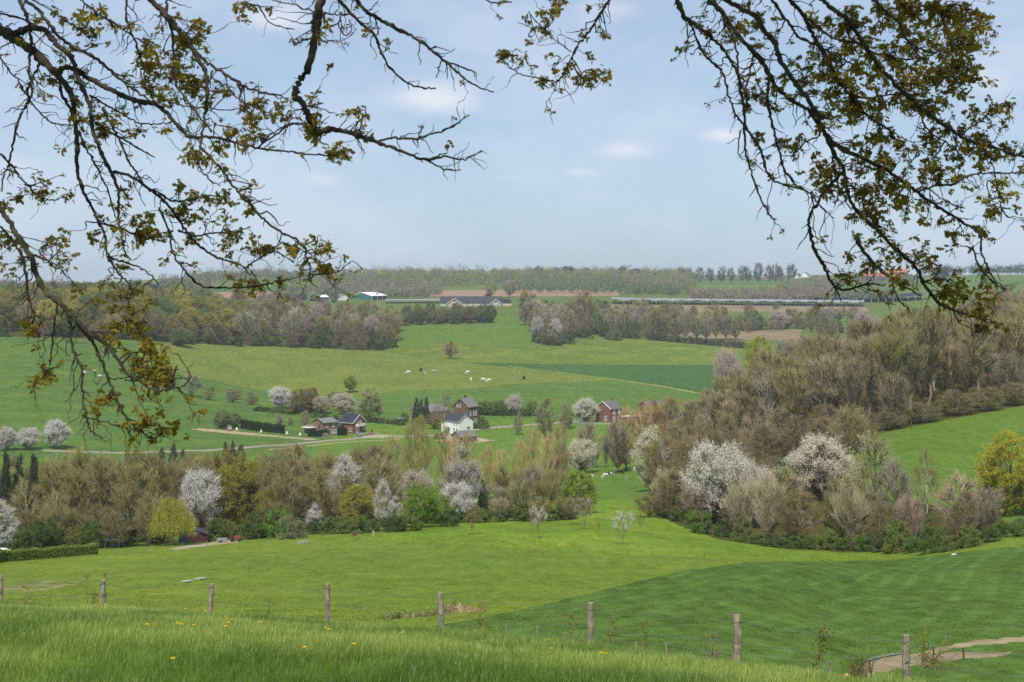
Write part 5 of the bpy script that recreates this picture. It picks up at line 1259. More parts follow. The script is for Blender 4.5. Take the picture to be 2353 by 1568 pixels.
# --- village on the right ridge
house("farm_house", "long red brick farm with orange tiled roof on the right ridge", (2022, 641), (0, -1), D(8), 52, 12, 4, 9.5, M_brick_r, M_redroof, cat="farm", Ymin=1500)
house('farm_house', 'taller red farm house rising behind the long orange roof', (2062, 636), (0, -1), D(10), 40, 12, 7, 13, M_brick_r, M_redroof, cat='farm', Ymin=1500)
h, ro, _ = house('white_house', 'small white gabled house on the right ridge near the van', (2124, 632), (0, -1), D(70), 9, 15, 4, 10, M_white, M_slate3, Ymin=1500)
house('white_house', 'white house with grey roof on the skyline left of the orange farm', (1858, 638), (0, -1), D(60), 12, 12, 5, 9, M_white, M_slate3, Ymin=1500)
house('white_house', 'tiny white gable on the skyline by the avenue trees', (1838, 640), (0, -1), D(50), 9, 8, 4, 8, M_white, M_slate, Ymin=1500)
house('dark_barn', 'dark barn under the first avenue trees on the skyline', (1576, 641), (0, -1), D(5), 34, 12, 4, 9, M_black, M_slate, Ymin=1500, cat='barn')
house('low_shed', 'low grey shed on the ridge right of the avenue', (1772, 643), (0, -1), D(5), 36, 10, 3, 5.5, M_brick_p, M_slate2, Ymin=1500, cat='shed')
# --- dark shed by the willow
h, ro, _ = house('dark_shed', 'dark red boarded shed behind the weeping willow', (477, 1247), (1, 1), D(-80), 2.6, 4.3, 1.75, 2.0, M_dkred, M_slate, Ymin=140, cat='shed', over=.15, rp=.5, h1=1.25, thick=.06)
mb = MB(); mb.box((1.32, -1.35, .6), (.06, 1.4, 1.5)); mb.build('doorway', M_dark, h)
mb = MB(); mb.bar((1.36, -.6, -.3), (1.36, -.6, 1.75), .07); mb.build('door_post', M_steel, h)
mb = MB(); mb.box((1.34, .6, 1.45), (.05, .9, .05)); mb.build('trim_strip', M_wood_white, h)
h = thing('wire_cage', 'grey wire mesh cage right of the dark shed', 'cage', gpt(490, 1243, 140), scale=(.72,)*3)
mb = MB()
for u in (-.9, 0, .9, 1.5):
    for v in (0, 1.6): mb.bar((u, v, -.2), (u, v, 1.9), .07)
for z in (.6, 1.2, 1.9):
    mb.bar((-.9, 0, z), (1.5, 0, z), .05); mb.bar((1.5, 0, z), (1.5, 1.6, z), .05); mb.bar((-.9, 0, z), (-.9, 1.6, z), .05)
mb.build('mesh_frame', M_steel, h)
mb = MB(); mb.box((.3, .9, 1.95), (2.6, 2.0, .06)); mb.build('cage_roof', M_rail, h)
# car trailer and red machine
t = thing('car_trailer', 'grey flatbed trailer parked right of the dark shed', 'trailer', gpt(510, 1247, 140), D(6), scale=(.66,)*3)
mb = MB(); mb.box((0, 0, .75), (2.3, 1.3, .45)); mb.box((0, 0, .50), (2.4, 1.4, .08)); mb.bar((1.2, 0, .5), (2.2, 0, .45), .1); mb.build('body', M_steel, t)
for s in (-1, 1):
    mb = MB(); mb.tube([(-.2, s * .72, .3), (-.2, s * .84, .3)], [.3, .3], 14); mb.build('wheel', M_black, t)
M_redp = mat('red_paint', (.30, .07, .045), (.22, .055, .04), 2, .5, .3)
t = thing('tractor', 'small red garden tractor parked beside the grey trailer', 'tractor', gpt(541, 1245, 140), D(10), scale=(.8,)*3)
mb = MB(); mb.box((.3, 0, .85), (1.3, .6, .5), taper=.9); mb.box((-.5, 0, .65), (.7, .7, .3)); mb.build('body', M_redp, t)
mb = MB(); mb.box((-.5, 0, .9), (.45, .5, .12)); mb.box((-.72, 0, 1.1), (.1, .5, .4)); mb.build('seat', M_black, t)
mb = MB(); mb.bar((-.1, 0, .9), (-.3, 0, 1.25), .05); mb.tube([(-.3 + .18 * cos(a), .18 * sin(a), 1.25) for a in np.linspace(0, 2 * pi, 12)], .02, 5); mb.build('steering_wheel', M_black, t)
for x, r, in ((-.55, .42), (.7, .3)):
    for s in (-1, 1):
        mb = MB(); mb.tube([(x, s * .38, r), (x, s * .6, r)], [r, r], 16); w = mb.build('wheel', M_black, t)
# swing frame, garden set, low balance beams
t = thing('swing_frame', 'blue metal swing frame in the garden left of the willow', 'swing frame', gpt(258, 1262, 140), D(8), scale=(.62,)*3)
mb = MB()
for u in (-1.5, 1.5):
    for s in (-1, 1): mb.bar((u + .1 * s, s * .8, -.1), (u, 0, 2.1), .09)
    mb.bar((u, -.45, 1.0), (u, .45, 1.0), .06)
mb.bar((-1.6, 0, 2.1), (1.6, 0, 2.1), .1); mb.build('frame', mat('blue_paint', (.06, .14, .22), (.09, .17, .24), 3, .5, .3), t)
for u in (-.6,):
    mb = MB(); mb.bar((u - .2, 0, 2.05), (u - .2, 0, .5), .02); mb.bar((u + .2, 0, 2.05), (u + .2, 0, .5), .02); mb.box((u, 0, .48), (.5, .2, .04)); mb.build('swing_seat', M_black, t)
t = thing('garden_table', 'white garden table set for a meal under the trees by the willow', 'table', gpt(352, 1250, 140), scale=(.66,)*3)
mb = MB(); mb.box((0, 0, .74), (1.5, .8, .05)); mb.build('tabletop', M_wood_white, t)
for a in (-.6, .6):
    for b in (-.3, .3):
        mb = MB(); mb.bar((a, b, 0), (a, b, .72), .06); mb.build('leg', M_wood_white, t)
M_redw = mat('red_brown_wood', (.40, .12, .07), (.32, .10, .06), 3, .6, .2)
g0 = gpt(352, 1250, 140)
for dx, dy, rz, lab in ((-.8, 0, D(-90), 'red brown garden chair at the left end of the white table'), (.8, .12, D(90), 'red brown garden chair at the right end of the white table'), (.55, -.6, D(160), 'red brown garden chair before the right end of the white table')):
    t = thing('garden_chair', lab, 'chair', (g0[0] + dx, g0[1] + dy, gz(g0[0] + dx, g0[1] + dy)), rz, 'garden chairs', scale=(.66,)*3)
    mb = MB(); mb.box((0, 0, .45), (.5, .5, .05)); mb.build('seat', M_redw, t)
    mb = MB(); mb.box((0, -.24, .78), (.5, .05, .6)); mb.build('backrest', M_redw, t)
    for a in (-.21, .21):
        for b in (-.21, .21):
            mb = MB(); mb.bar((a, b, 0), (a, b, .44), .05); mb.build('leg', M_redw, t)
mb = MB(); q0 = gpt(380, 1253, 140); mb.bar((0, 0, 0), (1.6, .2, .35), .18); mb.bar((0, 0, 0), (0, 0, .35), .14); mb.bar((1.6, .2, -.1), (1.6, .2, .35), .14)
o = tag(mb.build('climbing_log', M_rail), 'low grey log play beam between swing frame and table', 'play beam'); o.location = q0
# ---------------------------------------------------------------- clipped hedges
def hedge(label, pts, width, height, col, n, Ymin, size=.16, name='clipped_hedge', low=0.0):
    g = np.random.default_rng(len(label)); w = np.array([gpt(x, y, Ymin) for x, y in pts])
    seg = np.linalg.norm(np.diff(w, axis=0), axis=1); cum = np.concatenate([[0], np.cumsum(seg)])
    s = g.uniform(0, cum[-1], n); k = np.clip(np.searchsorted(cum, s) - 1, 0, len(seg) - 1); f = ((s - cum[k]) / seg[k])[:, None]
    p = w[k] * (1 - f) + w[k + 1] * f; d = unit(w[k + 1] - w[k]); nrm = np.stack([-d[:, 1], d[:, 0], 0 * d[:, 0]], 1)
    a = g.uniform(-1, 1, n); b = g.uniform(0, 1, n); side = g.uniform(size=n)
    a = np.where(side < .4, -1 + g.normal(0, .05, n), np.where(side < .5, 1 + g.normal(0, .05, n), a)); b = np.where(side > .5, 1 + g.normal(0, .05, n), b)
    wob = 1 + .06 * np.sin(s * 1.3) + .04 * np.sin(s * 3.1)
    c = p + nrm * (a * width / 2)[:, None]; c[:, 2] += (b * height * wob)
    V, Q = cards(c, size, g, .8)
    core = MB()
    for i in range(len(w) - 1):
        d0 = unit(w[i + 1] - w[i]); n0 = np.array([-d0[1], d0[0], 0]) * width * .42
        vv = [w[i] - n0, w[i] + n0, w[i + 1] + n0, w[i + 1] - n0]; vv = [v - [0, 0, .3] for v in vv] + [v + [0, 0, height * .93] for v in vv]
        core.add(vv, [[0, 3, 7, 4], [1, 5, 6, 2], [4, 7, 6, 5], [0, 4, 5, 1], [3, 2, 6, 7]])
    cv = np.vstack(core.V); cq = np.vstack(core.Q)
    o = obj(name, mk(name, np.vstack([V, cv]), np.vstack([Q, cq + len(V)]), None, [M_leaf], None), None, col)
    return tag(o, label, 'hedge')


hedge('long clipped green hedge at the lower left edge of the meadow', [(-60, 1298), (0, 1291), (70, 1287), (140, 1281), (219, 1274)], 1.2, 1.2, (.20, .26, .05), 26000, 120)
hedge('long dark clipped hedge beside the bare soil strip', [(558, 985), (600, 992), (652, 997)], 2.2, 3.0, (.050, .080, .025), 9000, 440, .22)
hedge('dark clipped hedge in front of the flat roofed house', [(708, 1003), (755, 1005)], 1.8, 2.4, (.050, .080, .028), 5000, 440, .2)
hedge('dark clipped hedge between the two brick houses', [(776, 1001), (797, 1001)], 2.0, 2.6, (.045, .075, .028), 3500, 440, .2)
hedge('overgrown low field hedge on the pasture right of the tall house', [(1100, 953), (1150, 956), (1210, 958), (1240, 955)], 1.6, 1.6, (.10, .15, .04), 5000, 480, .25, 'field_hedge')
# ---------------------------------------------------------------- small things of the hamlet
t = thing('lamp_post', 'thin grey street lamp post before the brown brick house', 'lamp post', gpt(762.5, 1011, 440))
mb = MB(); mb.tube([(0, 0, -.2), (0, 0, 5.6)], [.09, .06], 8); mb.build('pole', M_steel, t)
mb = MB(); mb.bar((0, 0, 5.6), (1.0, -.3, 5.75), .06); mb.box((1.2, -.35, 5.74), (.6, .2, .12)); mb.build('lamp_head', M_steel, t)
o = MB(); p = [gpt(x, y, 440) for x, y in ((822, 1004), (840, 1002), (857, 1000), (871, 999))]
for a, b in zip(p[:-1], p[1:]): o.add([a - [0, 0, .4], b - [0, 0, .4], b + [0, 0, .9], a + [0, 0, .9], a + [0, .5, -.4], b + [0, .5, -.4], b + [0, .5, .9], a + [0, .5, .9]], [[0, 1, 2, 3], [3, 2, 6, 7], [4, 7, 6, 5], [0, 3, 7, 4], [1, 5, 6, 2]])
tag(o.build('garden_wall', M_stone), 'low rough stone wall below the flower bed', 'wall')
t = thing('flower_bed', 'flower bed of white and purple cushions before the balcony house', 'flower bed', gpt(838, 999, 440))
MF = [mat('white_flowers', (.75, .74, .78), (.6, .58, .7), 6, .9), mat('purple_flowers', (.30, .20, .50), (.22, .15, .40), 6, .9), mat('yellow_flowers', (.65, .48, .03), (.5, .4, .03), 6, .9)]
gg = np.random.default_rng(4)
for i, (dx, m, s) in enumerate([(-2.6, 1, 1.0), (-1.6, 0, 1.1), (-.5, 1, .9), (.4, 0, 1.1), (1.4, 1, 1.0), (2.3, 0, .9), (3.0, 1, .8), (3.6, 2, .7)]):
    c = unit(gg.normal(size=(260, 3))) * np.array([.75, .6, .42]) * s; c[:, 2] = np.abs(c[:, 2]); c[:, 0] += dx; c[:, 1] += gg.uniform(-.3, .3)
    V, Q = cards(c, .16, gg, .9); obj('flower_cushion', mk('flower_cushion', V, Q, None, [MF[m]]), t)
# white garden figures (low white chairs on the lawn by the soil strip)
for x, y, lab in [(544, 991, 'white plastic chair on the grass near the parked car'), (599, 996, 'white plastic chair in front of the long dark hedge'), (659.5, 1000, 'white plastic chair at the end of the long dark hedge'), (689, 1003, 'white plastic chair before the shed wing')]:
    t = thing('garden_chair', lab, 'chair', gpt(x, y, 440), R.uniform(-.6, .6), 'white chairs on the grass')
    mb = MB(); mb.box((0, 0, .48), (.7, .65, .08)); mb.build('seat', M_wood_white, t)
    mb = MB(); mb.box((0, .32, .85), (.7, .08, .8), taper=.9); mb.build('backrest', M_wood_white, t)
    for a in (-.3, .3):
        mb = MB(); mb.box((a, -.28, .22), (.1, .1, .46)); mb.build('leg', M_wood_white, t)
        mb = MB(); mb.box((a, .28, .22), (.1, .1, .46)); mb.build('leg', M_wood_white, t)


def car(label, loc, rz, paint, scale=1.0, van=False, name='parked_car', cat='car'):
    t = thing(name, label, cat, loc, rz, scale=(scale,) * 3)
    mb = MB(); Hh = 2.1 if van else 1.45
    lo = [(-2.1, .35), (2.1, .35), (2.15, .75), (1.95, .92), (-2.1, .95)]
    if van: lo = [(-2.4, .35), (2.2, .35), (2.25, .9), (1.9, 1.15), (1.3, 2.0), (-2.4, 2.1)]
    mb.prism(lo, -.85, .85)
    if not van: mb.prism([(-1.9, .93), (1.1, .93), (.45, 1.42), (-1.45, 1.45)], -.74, .74)
    mb.build('body', paint, t)
    g_ = MB()
    if van: g_.box((1.62, 0, 1.55), (.08, 1.4, .6))
    else:
        g_.prism([(-1.72, .99), (.85, .99), (.38, 1.36), (-1.38, 1.38)], -.755, .755); g_.box((-1.70, 0, 1.2), (.05, 1.2, .3))
    g_.build('window', M_glass, t)
    for x in (-1.35, 1.35):
        for s in (-1, 1):
            w = MB(); w.tube([(x, s * .70, .33), (x, s * .88, .33)], [.33, .33], 16); wo = w.build('wheel', M_black, t)
            w = MB(); w.tube([(x, s * .885, .33), (x, s * .90, .33)], [.19, .19], 10); w.build('rim', M_steel, wo)
    for s in (-1, 1):
        w = MB(); w.box((-2.12 if not van else -2.42, s * .68, .75), (.06, .25, .2)); w.build('tail_light', M_redp, t)
    return t


car('small silver and red car parked under the ivy tree by the soil strip', gpt(528, 990, 440), D(100), mat('silver_paint', (.32, .28, .27), (.28, .25, .24), 1, .35, .5))
car('white van parked on the right ridge beside the white gabled house', gpt(2162, 634, 1500), D(15), M_wood_white, 1.5, True, 'parked_van', 'van')
t = thing('signal_mast', 'white mast with a cross bar on the ridge left of the white van', 'mast', gpt(2131, 634, 1500))
mb = MB(); mb.bar((0, 0, 0), (0, 0, 14), .35); mb.box((1, 0, 7), (4, .4, 1.2)); mb.build('pole', M_wood_white, t)
for x, y, lab in [(8, 1270, 'white wrapped bale behind the clipped hedge at the left edge'), (16, 1274, 'second white wrapped bale, lower and right of the first')]:
    mb = MB(); mb.tube([(-.45, 0, .45), (-.4, 0, .45), (.4, 0, .45), (.45, 0, .45)], [.38, .5, .5, .38], 16)
    o = tag(mb.build('wrapped_bale', M_wood_white, smooth=True), lab, 'bale'); o.location = gpt(x, y + 6, 170)
# concrete slabs in the meadow
for x, y, rz, lab in [(431, 1339, -.35, 'pale concrete slab lying in the near meadow, left of two'), (461, 1333, -.38, 'pale concrete slab lying in the near meadow, right of two')]:
    mb = MB(); mb.box((0, 0, .03), (.60, 1.1, .06)); mb.box((0, 0, .065), (.54, 1.02, .02)); o = tag(mb.build('concrete_slab', M_conc), lab, 'slab'); p = gpt(x, y, 70); o.location = p + [0, 0, .09]; o.rotation_euler = (-.10, -.03, rz)
# water trough and bits at the belt foot
mb = MB(); mb.box((0, 0, .17), (1.7, .7, .35)); mb.box((0, 0, .36), (1.5, .5, .02)); o = tag(mb.build('water_trough', M_stone), 'low grey water trough at the top of the near meadow', 'trough'); o.location = gpt(697, 1250, 140)
mb = MB(); mb.tube([(0, 0, .02), (.3, 0, .08), (.75, .06, .05)], [.06, .12, .05], 8); o = tag(mb.build('white_sack', M_wood_white, smooth=True), 'white plastic sack at the foot of the right belt', 'sack'); o.location = gpt(2186, 1276, 130)
# wooden hunting seat and leaning gate
t = thing('wooden_ladder', 'pale wooden ladder frame at the belt foot left of the green bushes', 'ladder', gpt(858, 1234, 140), scale=(.52,)*3)
mb = MB()
for s in (-.28, .28): mb.box((s, 0, .75), (.1, .1, 1.7))
for z in (.2, .75, 1.2, 1.5): mb.box((0, -.04, z), (.56, .08, .22))
mb.bar((-.3, 0, .9), (-.75, -.2, 0), .1); mb.build('frame', M_pale, t)
t = thing('hunting_seat', 'brown box on legs at the belt foot left of the ladder', 'raised hide', gpt(815, 1241, 140), scale=(.46,)*3)
mb = MB(); mb.box((0, 0, 1.75), (1.3, .9, .95)); mb.build('box', M_rust, t)
for a in (-.5, .5):
    mb = MB(); mb.bar((a * 1.3, 0, -.1), (a, 0, 1.4), .1); mb.build('leg', M_rust, t)
# ---------------------------------------------------------------- fences
def fence(label, pts, h, r, m, Ymin, wires=0, group=None, name='wire_fence', lean=.05, sides=6, rails=0, wm=None, Ys=None):
    g = np.random.default_rng(len(label) + len(pts))
    w = np.array([gpt(x, y, Ymin) if Ys is None else gY(x, Ys[i]) for i, (x, y) in enumerate(pts)])
    t = thing(name, label, 'fence', w[0]); o = w[0]; tops = []
    for p in w:
        hh = h * g.uniform(.9, 1.1); l = g.normal(0, lean, 2); tp = p - o + [l[0] * hh, l[1] * hh, hh]; tops.append(tp)
        mb = MB(); mb.tube([p - o - [0, 0, .3], tp], [r, r * .92], sides); mb.build('post', m, t)
    for k in range(wires):
        f = .95 - .38 * k; V = []; mb = MB()
        for i in range(len(w) - 1):
            a = (w[i] - o) * (1 - f) + tops[i] * f; b = (w[i + 1] - o) * (1 - f) + tops[i + 1] * f; c = (a + b) / 2 - [0, 0, .04]
            mb.tube([a, c, b], .006 if rails == 0 else rails, 4)
        mb.build('wire' if rails == 0 else 'rail', wm or M_wire, t)
    return t


lin = lambda a, b, n: [(a[0] + (b[0] - a[0]) * i / (n - 1), a[1] + (b[1] - a[1]) * i / (n - 1)) for i in range(n)]
fence('row of pale posts along the foot of the far left wood', lin((366, 812), (560, 806), 9)[:0] + lin((366, 811), (880, 812), 26) + lin((892, 814), (1020, 829), 7), .95, .12, M_pale, 640, name='post_fence')
fence('row of thin posts between upper meadow and wheat field', lin((1180, 837), (1640, 840), 22), .9, .09, M_pale, 640, name='post_fence')
fence('row of posts along the hollow meadow bank', lin((905, 802), (1230, 797), 16), .9, .09, M_pale, 700, name='post_fence')
fence('short posts along the lane below the bare soil strip', lin((595, 1029), (680, 1018), 10), 1.3, .09, M_rail, 400, 1)
fence('small posts along the lane to the right of the white house', lin((1100, 988), (1300, 973), 16), 1.2, .08, M_rail, 420, 1)
fence('white railed fence under the big white blossom', lin((1318, 975), (1408, 979), 10), 1.0, .07, M_wood_white, 450, 2, name='rail_fence', rails=.04, wm=M_wood_white, lean=0)
fence('posts of the pasture fence right of the tall brick house', lin((1108, 954), (1240, 958), 9), 1.5, .10, M_pale, 480, 1)
fence('thin fence along the edge of the right wood and meadow', lin((1985, 1000), (2160, 963), 9) + lin((2185, 957), (2420, 912), 10), 1.3, .06, M_rail, 260, 2)
fence('thin dark posts across the near meadow below the orchard', [(852, 1236), (950, 1247), (1032, 1250), (1131, 1258), (1227, 1264), (1280, 1267), (1334, 1270), (1387, 1270), (1442, 1275), (1500, 1276), (1567, 1283), (1619, 1286), (1677, 1290), (1739, 1290), (1801, 1290), (1866, 1288), (1930, 1283), (1990, 1290)], .70, .022, M_rust, 120, 1)
fence('two dark posts standing alone in the near meadow', [(573, 1309), (634, 1292)], .55, .03, M_rust, 80)
fence('posts around the willow garden above the near meadow', [(332, 1268), (348, 1265), (373, 1263), (418, 1258), (476, 1255), (567, 1250), (620, 1247), (645, 1245)], .70, .045, M_rail, 140, 1)
fence('leaning grey posts at the foot of the belt by the ladder', [(803, 1248), (822, 1243), (848, 1242), (862, 1240), (880, 1238), (893, 1236)], .8, .045, M_rail, 140, 0, lean=.25)
fence('pale posts of the cow pasture in the valley', [(1386, 1102), (1437, 1105), (1441, 1106), (1475, 1110), (1410, 1094)], 1.3, .09, M_pale, 250, 0)
fence('grey posts at the back corner of the orchard', [(1390, 1192), (1410, 1195), (1432, 1193), (1468, 1198), (1490, 1200)], .8, .08, M_rail, 180, 0)
fence('lower wire fence of short posts along the foot of the grass bank', [(1162, 1436), (1235, 1460), (1297, 1475), (1304, 1474), (1410, 1482), (1462, 1491), (1533, 1496), (1640, 1508), (1907, 1535)], .62, .045, M_rail, 48, 1, Ys=[62, 60, 57, 57, 55, 54, 53, 52, 50])
fence('thin posts along the muddy track at the lower right', [(1970, 1503), (1995, 1507), (2032, 1523), (2072, 1505), (2110, 1491), (2137, 1495), (2175, 1480), (2265, 1462), (2325, 1450)], .40, .022, M_rail, 45, 0)
fence('dark posts in front of the muddy track at the lower right', [(2000, 1548), (2090, 1525), (2122, 1521), (2146, 1515), (2215, 1515)], .5, .04, M_rust, 45, 1)
fence('farm paddock fence on the plateau before the farm', lin((900, 706), (1240, 706), 14), 1.4, .14, M_rail, 1150, 2, name='rail_fence', rails=.07, wm=M_rail, lean=0)
fence('dark rail fence along the plateau below the green barn', lin((640, 698), (895, 698), 14), 1.3, .14, M_rail, 1100, 2, name='rail_fence', rails=.08, wm=M_rail, lean=0)
# single path markers by the wheat field
for x, y, lab in [(1534, 896, 'dark marker post on the grass path at the right of the wheat field'), (1330, 858, 'pale marker post on the grass path left of the wheat field')]:
    mb = MB(); mb.tube([(0, 0, -.2), (0, 0, 1.8)], [.16, .13], 7); mb.box((0, 0, 1.9), (.5, .2, .3)); o = tag(mb.build('marker_post', M_rail), lab, 'post'); o.location = gpt(x, y, 640)
T('bush', 1204, 871, 864, 8, (.06, .09, .03), 'small dark bush alone on the edge of the buttercup meadow', Ymin=640)
# netted orchard on the plateau
t = thing('netted_orchard', 'white netted orchard on rows of poles across the plateau', 'netted orchard', gY(1680, 1480))
og = gY(1680, 1480)
xs = np.linspace(1405, 1985, 70); Yn = np.linspace(1480, 1540, 12)
V = []
for j, Yv in enumerate(Yn):
    for i, xv in enumerate(xs):
        p = gY(xv, Yv); V.append(p - og + [0, 0, 4.6 + .55 * math.sin(i * 1.4) * math.cos(j * 2.2)])
ix = np.arange(len(V)).reshape(12, 70); Q = np.stack([ix[:-1, :-1], ix[:-1, 1:], ix[1:, 1:], ix[1:, :-1]], -1).reshape(-1, 4)
M_net = mat('white_netting', (.31, .32, .34), (.20, .21, .23), .25, .9, .1, vscale=(1, 1, 1))
obj('net', mk('net', V, Q, None, [M_net]), t)
for xv in np.linspace(1408, 1982, 64):
    p = gY(xv, 1478) - og; mb = MB(); mb.tube([p - [0, 0, .3], p + [0, 0, 4.7]], [.13, .11], 5); mb.build('pole', M_steel, t)
rr = np.random.default_rng(8); V = []
c = []
for Yv in np.linspace(1484, 1540, 6):
    for xv in np.linspace(1408, 1982, 170): c.append(gY(xv, Yv) - og + [rr.normal(0, .4), 0, rr.uniform(.6, 3.4)])
V, Q = cards(np.array(c), 1.5, rr, .8); o = obj('fruit_rows', mk('fruit_rows', V, Q, None, [M_leaf]), t, (.36, .34, .27)); o['kind'] = 'stuff'
t = thing('netted_orchard', 'dark netted orchard beyond the white one at its right end', 'netted orchard', gY(1930, 1590)); og = gY(1930, 1590)
V = [gY(xv, Yv) - og + [0, 0, 5.0 + .4 * math.sin(i)] for Yv in (1590, 1630, 1680) for i, xv in enumerate(np.linspace(1800, 2120, 30))]
ix = np.arange(90).reshape(3, 30); Q = np.stack([ix[:-1, :-1], ix[:-1, 1:], ix[1:, 1:], ix[1:, :-1]], -1).reshape(-1, 4); obj('net', mk('net', V, Q, None, [M_dark]), t)
for xv in np.linspace(1800, 2120, 20):
    p = gY(xv, 1588) - og; mb = MB(); mb.tube([p - [0, 0, .3], p + [0, 0, 5]], [.17, .15], 5); mb.build('pole', M_wood_white, t)
t = thing('greenhouse_rows', 'white row tunnels left of the farm roof on the plateau', 'netted orchard', gY(930, 1450)); og = gY(930, 1450)
V = [gY(xv, Yv) - og + [0, 0, 3.2] for Yv in (1440, 1475) for xv in (885, 930, 975, 1010)]
obj('net', mk('net', V, [[0, 1, 5, 4], [1, 2, 6, 5], [2, 3, 7, 6]], None, [M_net]), t)
for xv in np.linspace(885, 1010, 18):
    p = gY(xv, 1440) - og; mb = MB(); mb.tube([p, p + [0, 0, 3.2]], [.14, .14], 5); mb.build('pole', M_steel, t)
# mounds of earth in the meadow
def mound(label, pts, col_m, Ymin, name='earth_mound', tuft=None, Ys=None):
    g = np.random.default_rng(len(label)); nu, nv = 60, 14
    w = np.array([gpt(x, y, Ymin) for x, y, *_ in pts]); hs = np.array([p[2] for p in pts]); ws = np.array([p[3] for p in pts])
    u = np.linspace(0, len(w) - 1, nu); V = []
    for a in u:
        i = min(int(a), len(w) - 2); f = a - i; f2 = f * f * (3 - 2 * f); c = w[i] * (1 - f) + w[i + 1] * f; hh = hs[i] * (1 - f2) + hs[i + 1] * f2; ww = ws[i] * (1 - f2) + ws[i + 1] * f2
        for b in np.linspace(-1, 1, nv):
            x, y = c[0] + .15 * b, c[1] + b * ww; z = gz(x, y) - .06 + hh * (1 - b * b) * (1 + .30 * math.sin(a * 9 + b * 4) + .2 * g.normal())
            V.append((x, y, z))
    ix = np.arange(nu * nv).reshape(nu, nv); Q = np.stack([ix[:-1, :-1], ix[1:, :-1], ix[1:, 1:], ix[:-1, 1:]], -1).reshape(-1, 4)
    o = obj(name, mk(name, V, Q, None, [col_m], smooth=True)); tag(o, label, 'mound')
    if tuft:
        k = g.integers(0, len(V), tuft[0]); c = np.array(V)[k] + g.normal(0, .10, (tuft[0], 3)) + [0, 0, .06]
        Vc, Qc = cards(c, .14, g, .5); oo = obj('weeds', mk('weeds', Vc, Qc, None, [M_leaf]), o, tuft[1]); oo['kind'] = 'stuff'
    return o
M_earth = field_mat('mound_earth', (.42, .30, .175), (.30, .22, .13), (.20, .19, .07), 0, big=.5)
mound('low weedy heap of pale earth behind the fence posts', [(872, 1425, .06, .5), (905, 1423, .22, .9), (925, 1420, .17, .7), (955, 1419, .24, .9), (985, 1416, .20, .8), (1010, 1412, .36, 1.1), (1040, 1407, .48, 1.3), (1075, 1405, .34, 1.1), (1115, 1404, .10, .6)], M_earth, 55, tuft=(1100, (.20, .24, .06)))
# puddle in the muddy track
mw = bpy.data.materials.new('puddle_sky_tint'); t_, n_, l_ = nt(mw); principled(n_, l_, (.42, .46, .52), .08, .8)  # sky reflection is put into the water's base colour
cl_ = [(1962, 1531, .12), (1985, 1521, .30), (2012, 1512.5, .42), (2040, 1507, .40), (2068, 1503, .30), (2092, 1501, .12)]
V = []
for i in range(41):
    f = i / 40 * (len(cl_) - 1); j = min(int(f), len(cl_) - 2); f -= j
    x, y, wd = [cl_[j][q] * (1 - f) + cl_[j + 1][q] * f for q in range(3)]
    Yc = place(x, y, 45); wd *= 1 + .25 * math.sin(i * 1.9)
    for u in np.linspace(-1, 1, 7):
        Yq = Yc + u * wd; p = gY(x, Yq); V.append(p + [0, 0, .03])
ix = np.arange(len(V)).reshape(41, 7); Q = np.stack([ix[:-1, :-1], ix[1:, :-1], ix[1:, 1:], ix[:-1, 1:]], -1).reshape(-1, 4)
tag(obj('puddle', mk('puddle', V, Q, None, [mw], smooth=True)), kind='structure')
# ================================================================== cows
def lathe_body(path, radii, sides=12):
    mb = MB(); mb.tube(path, radii, sides); return mb


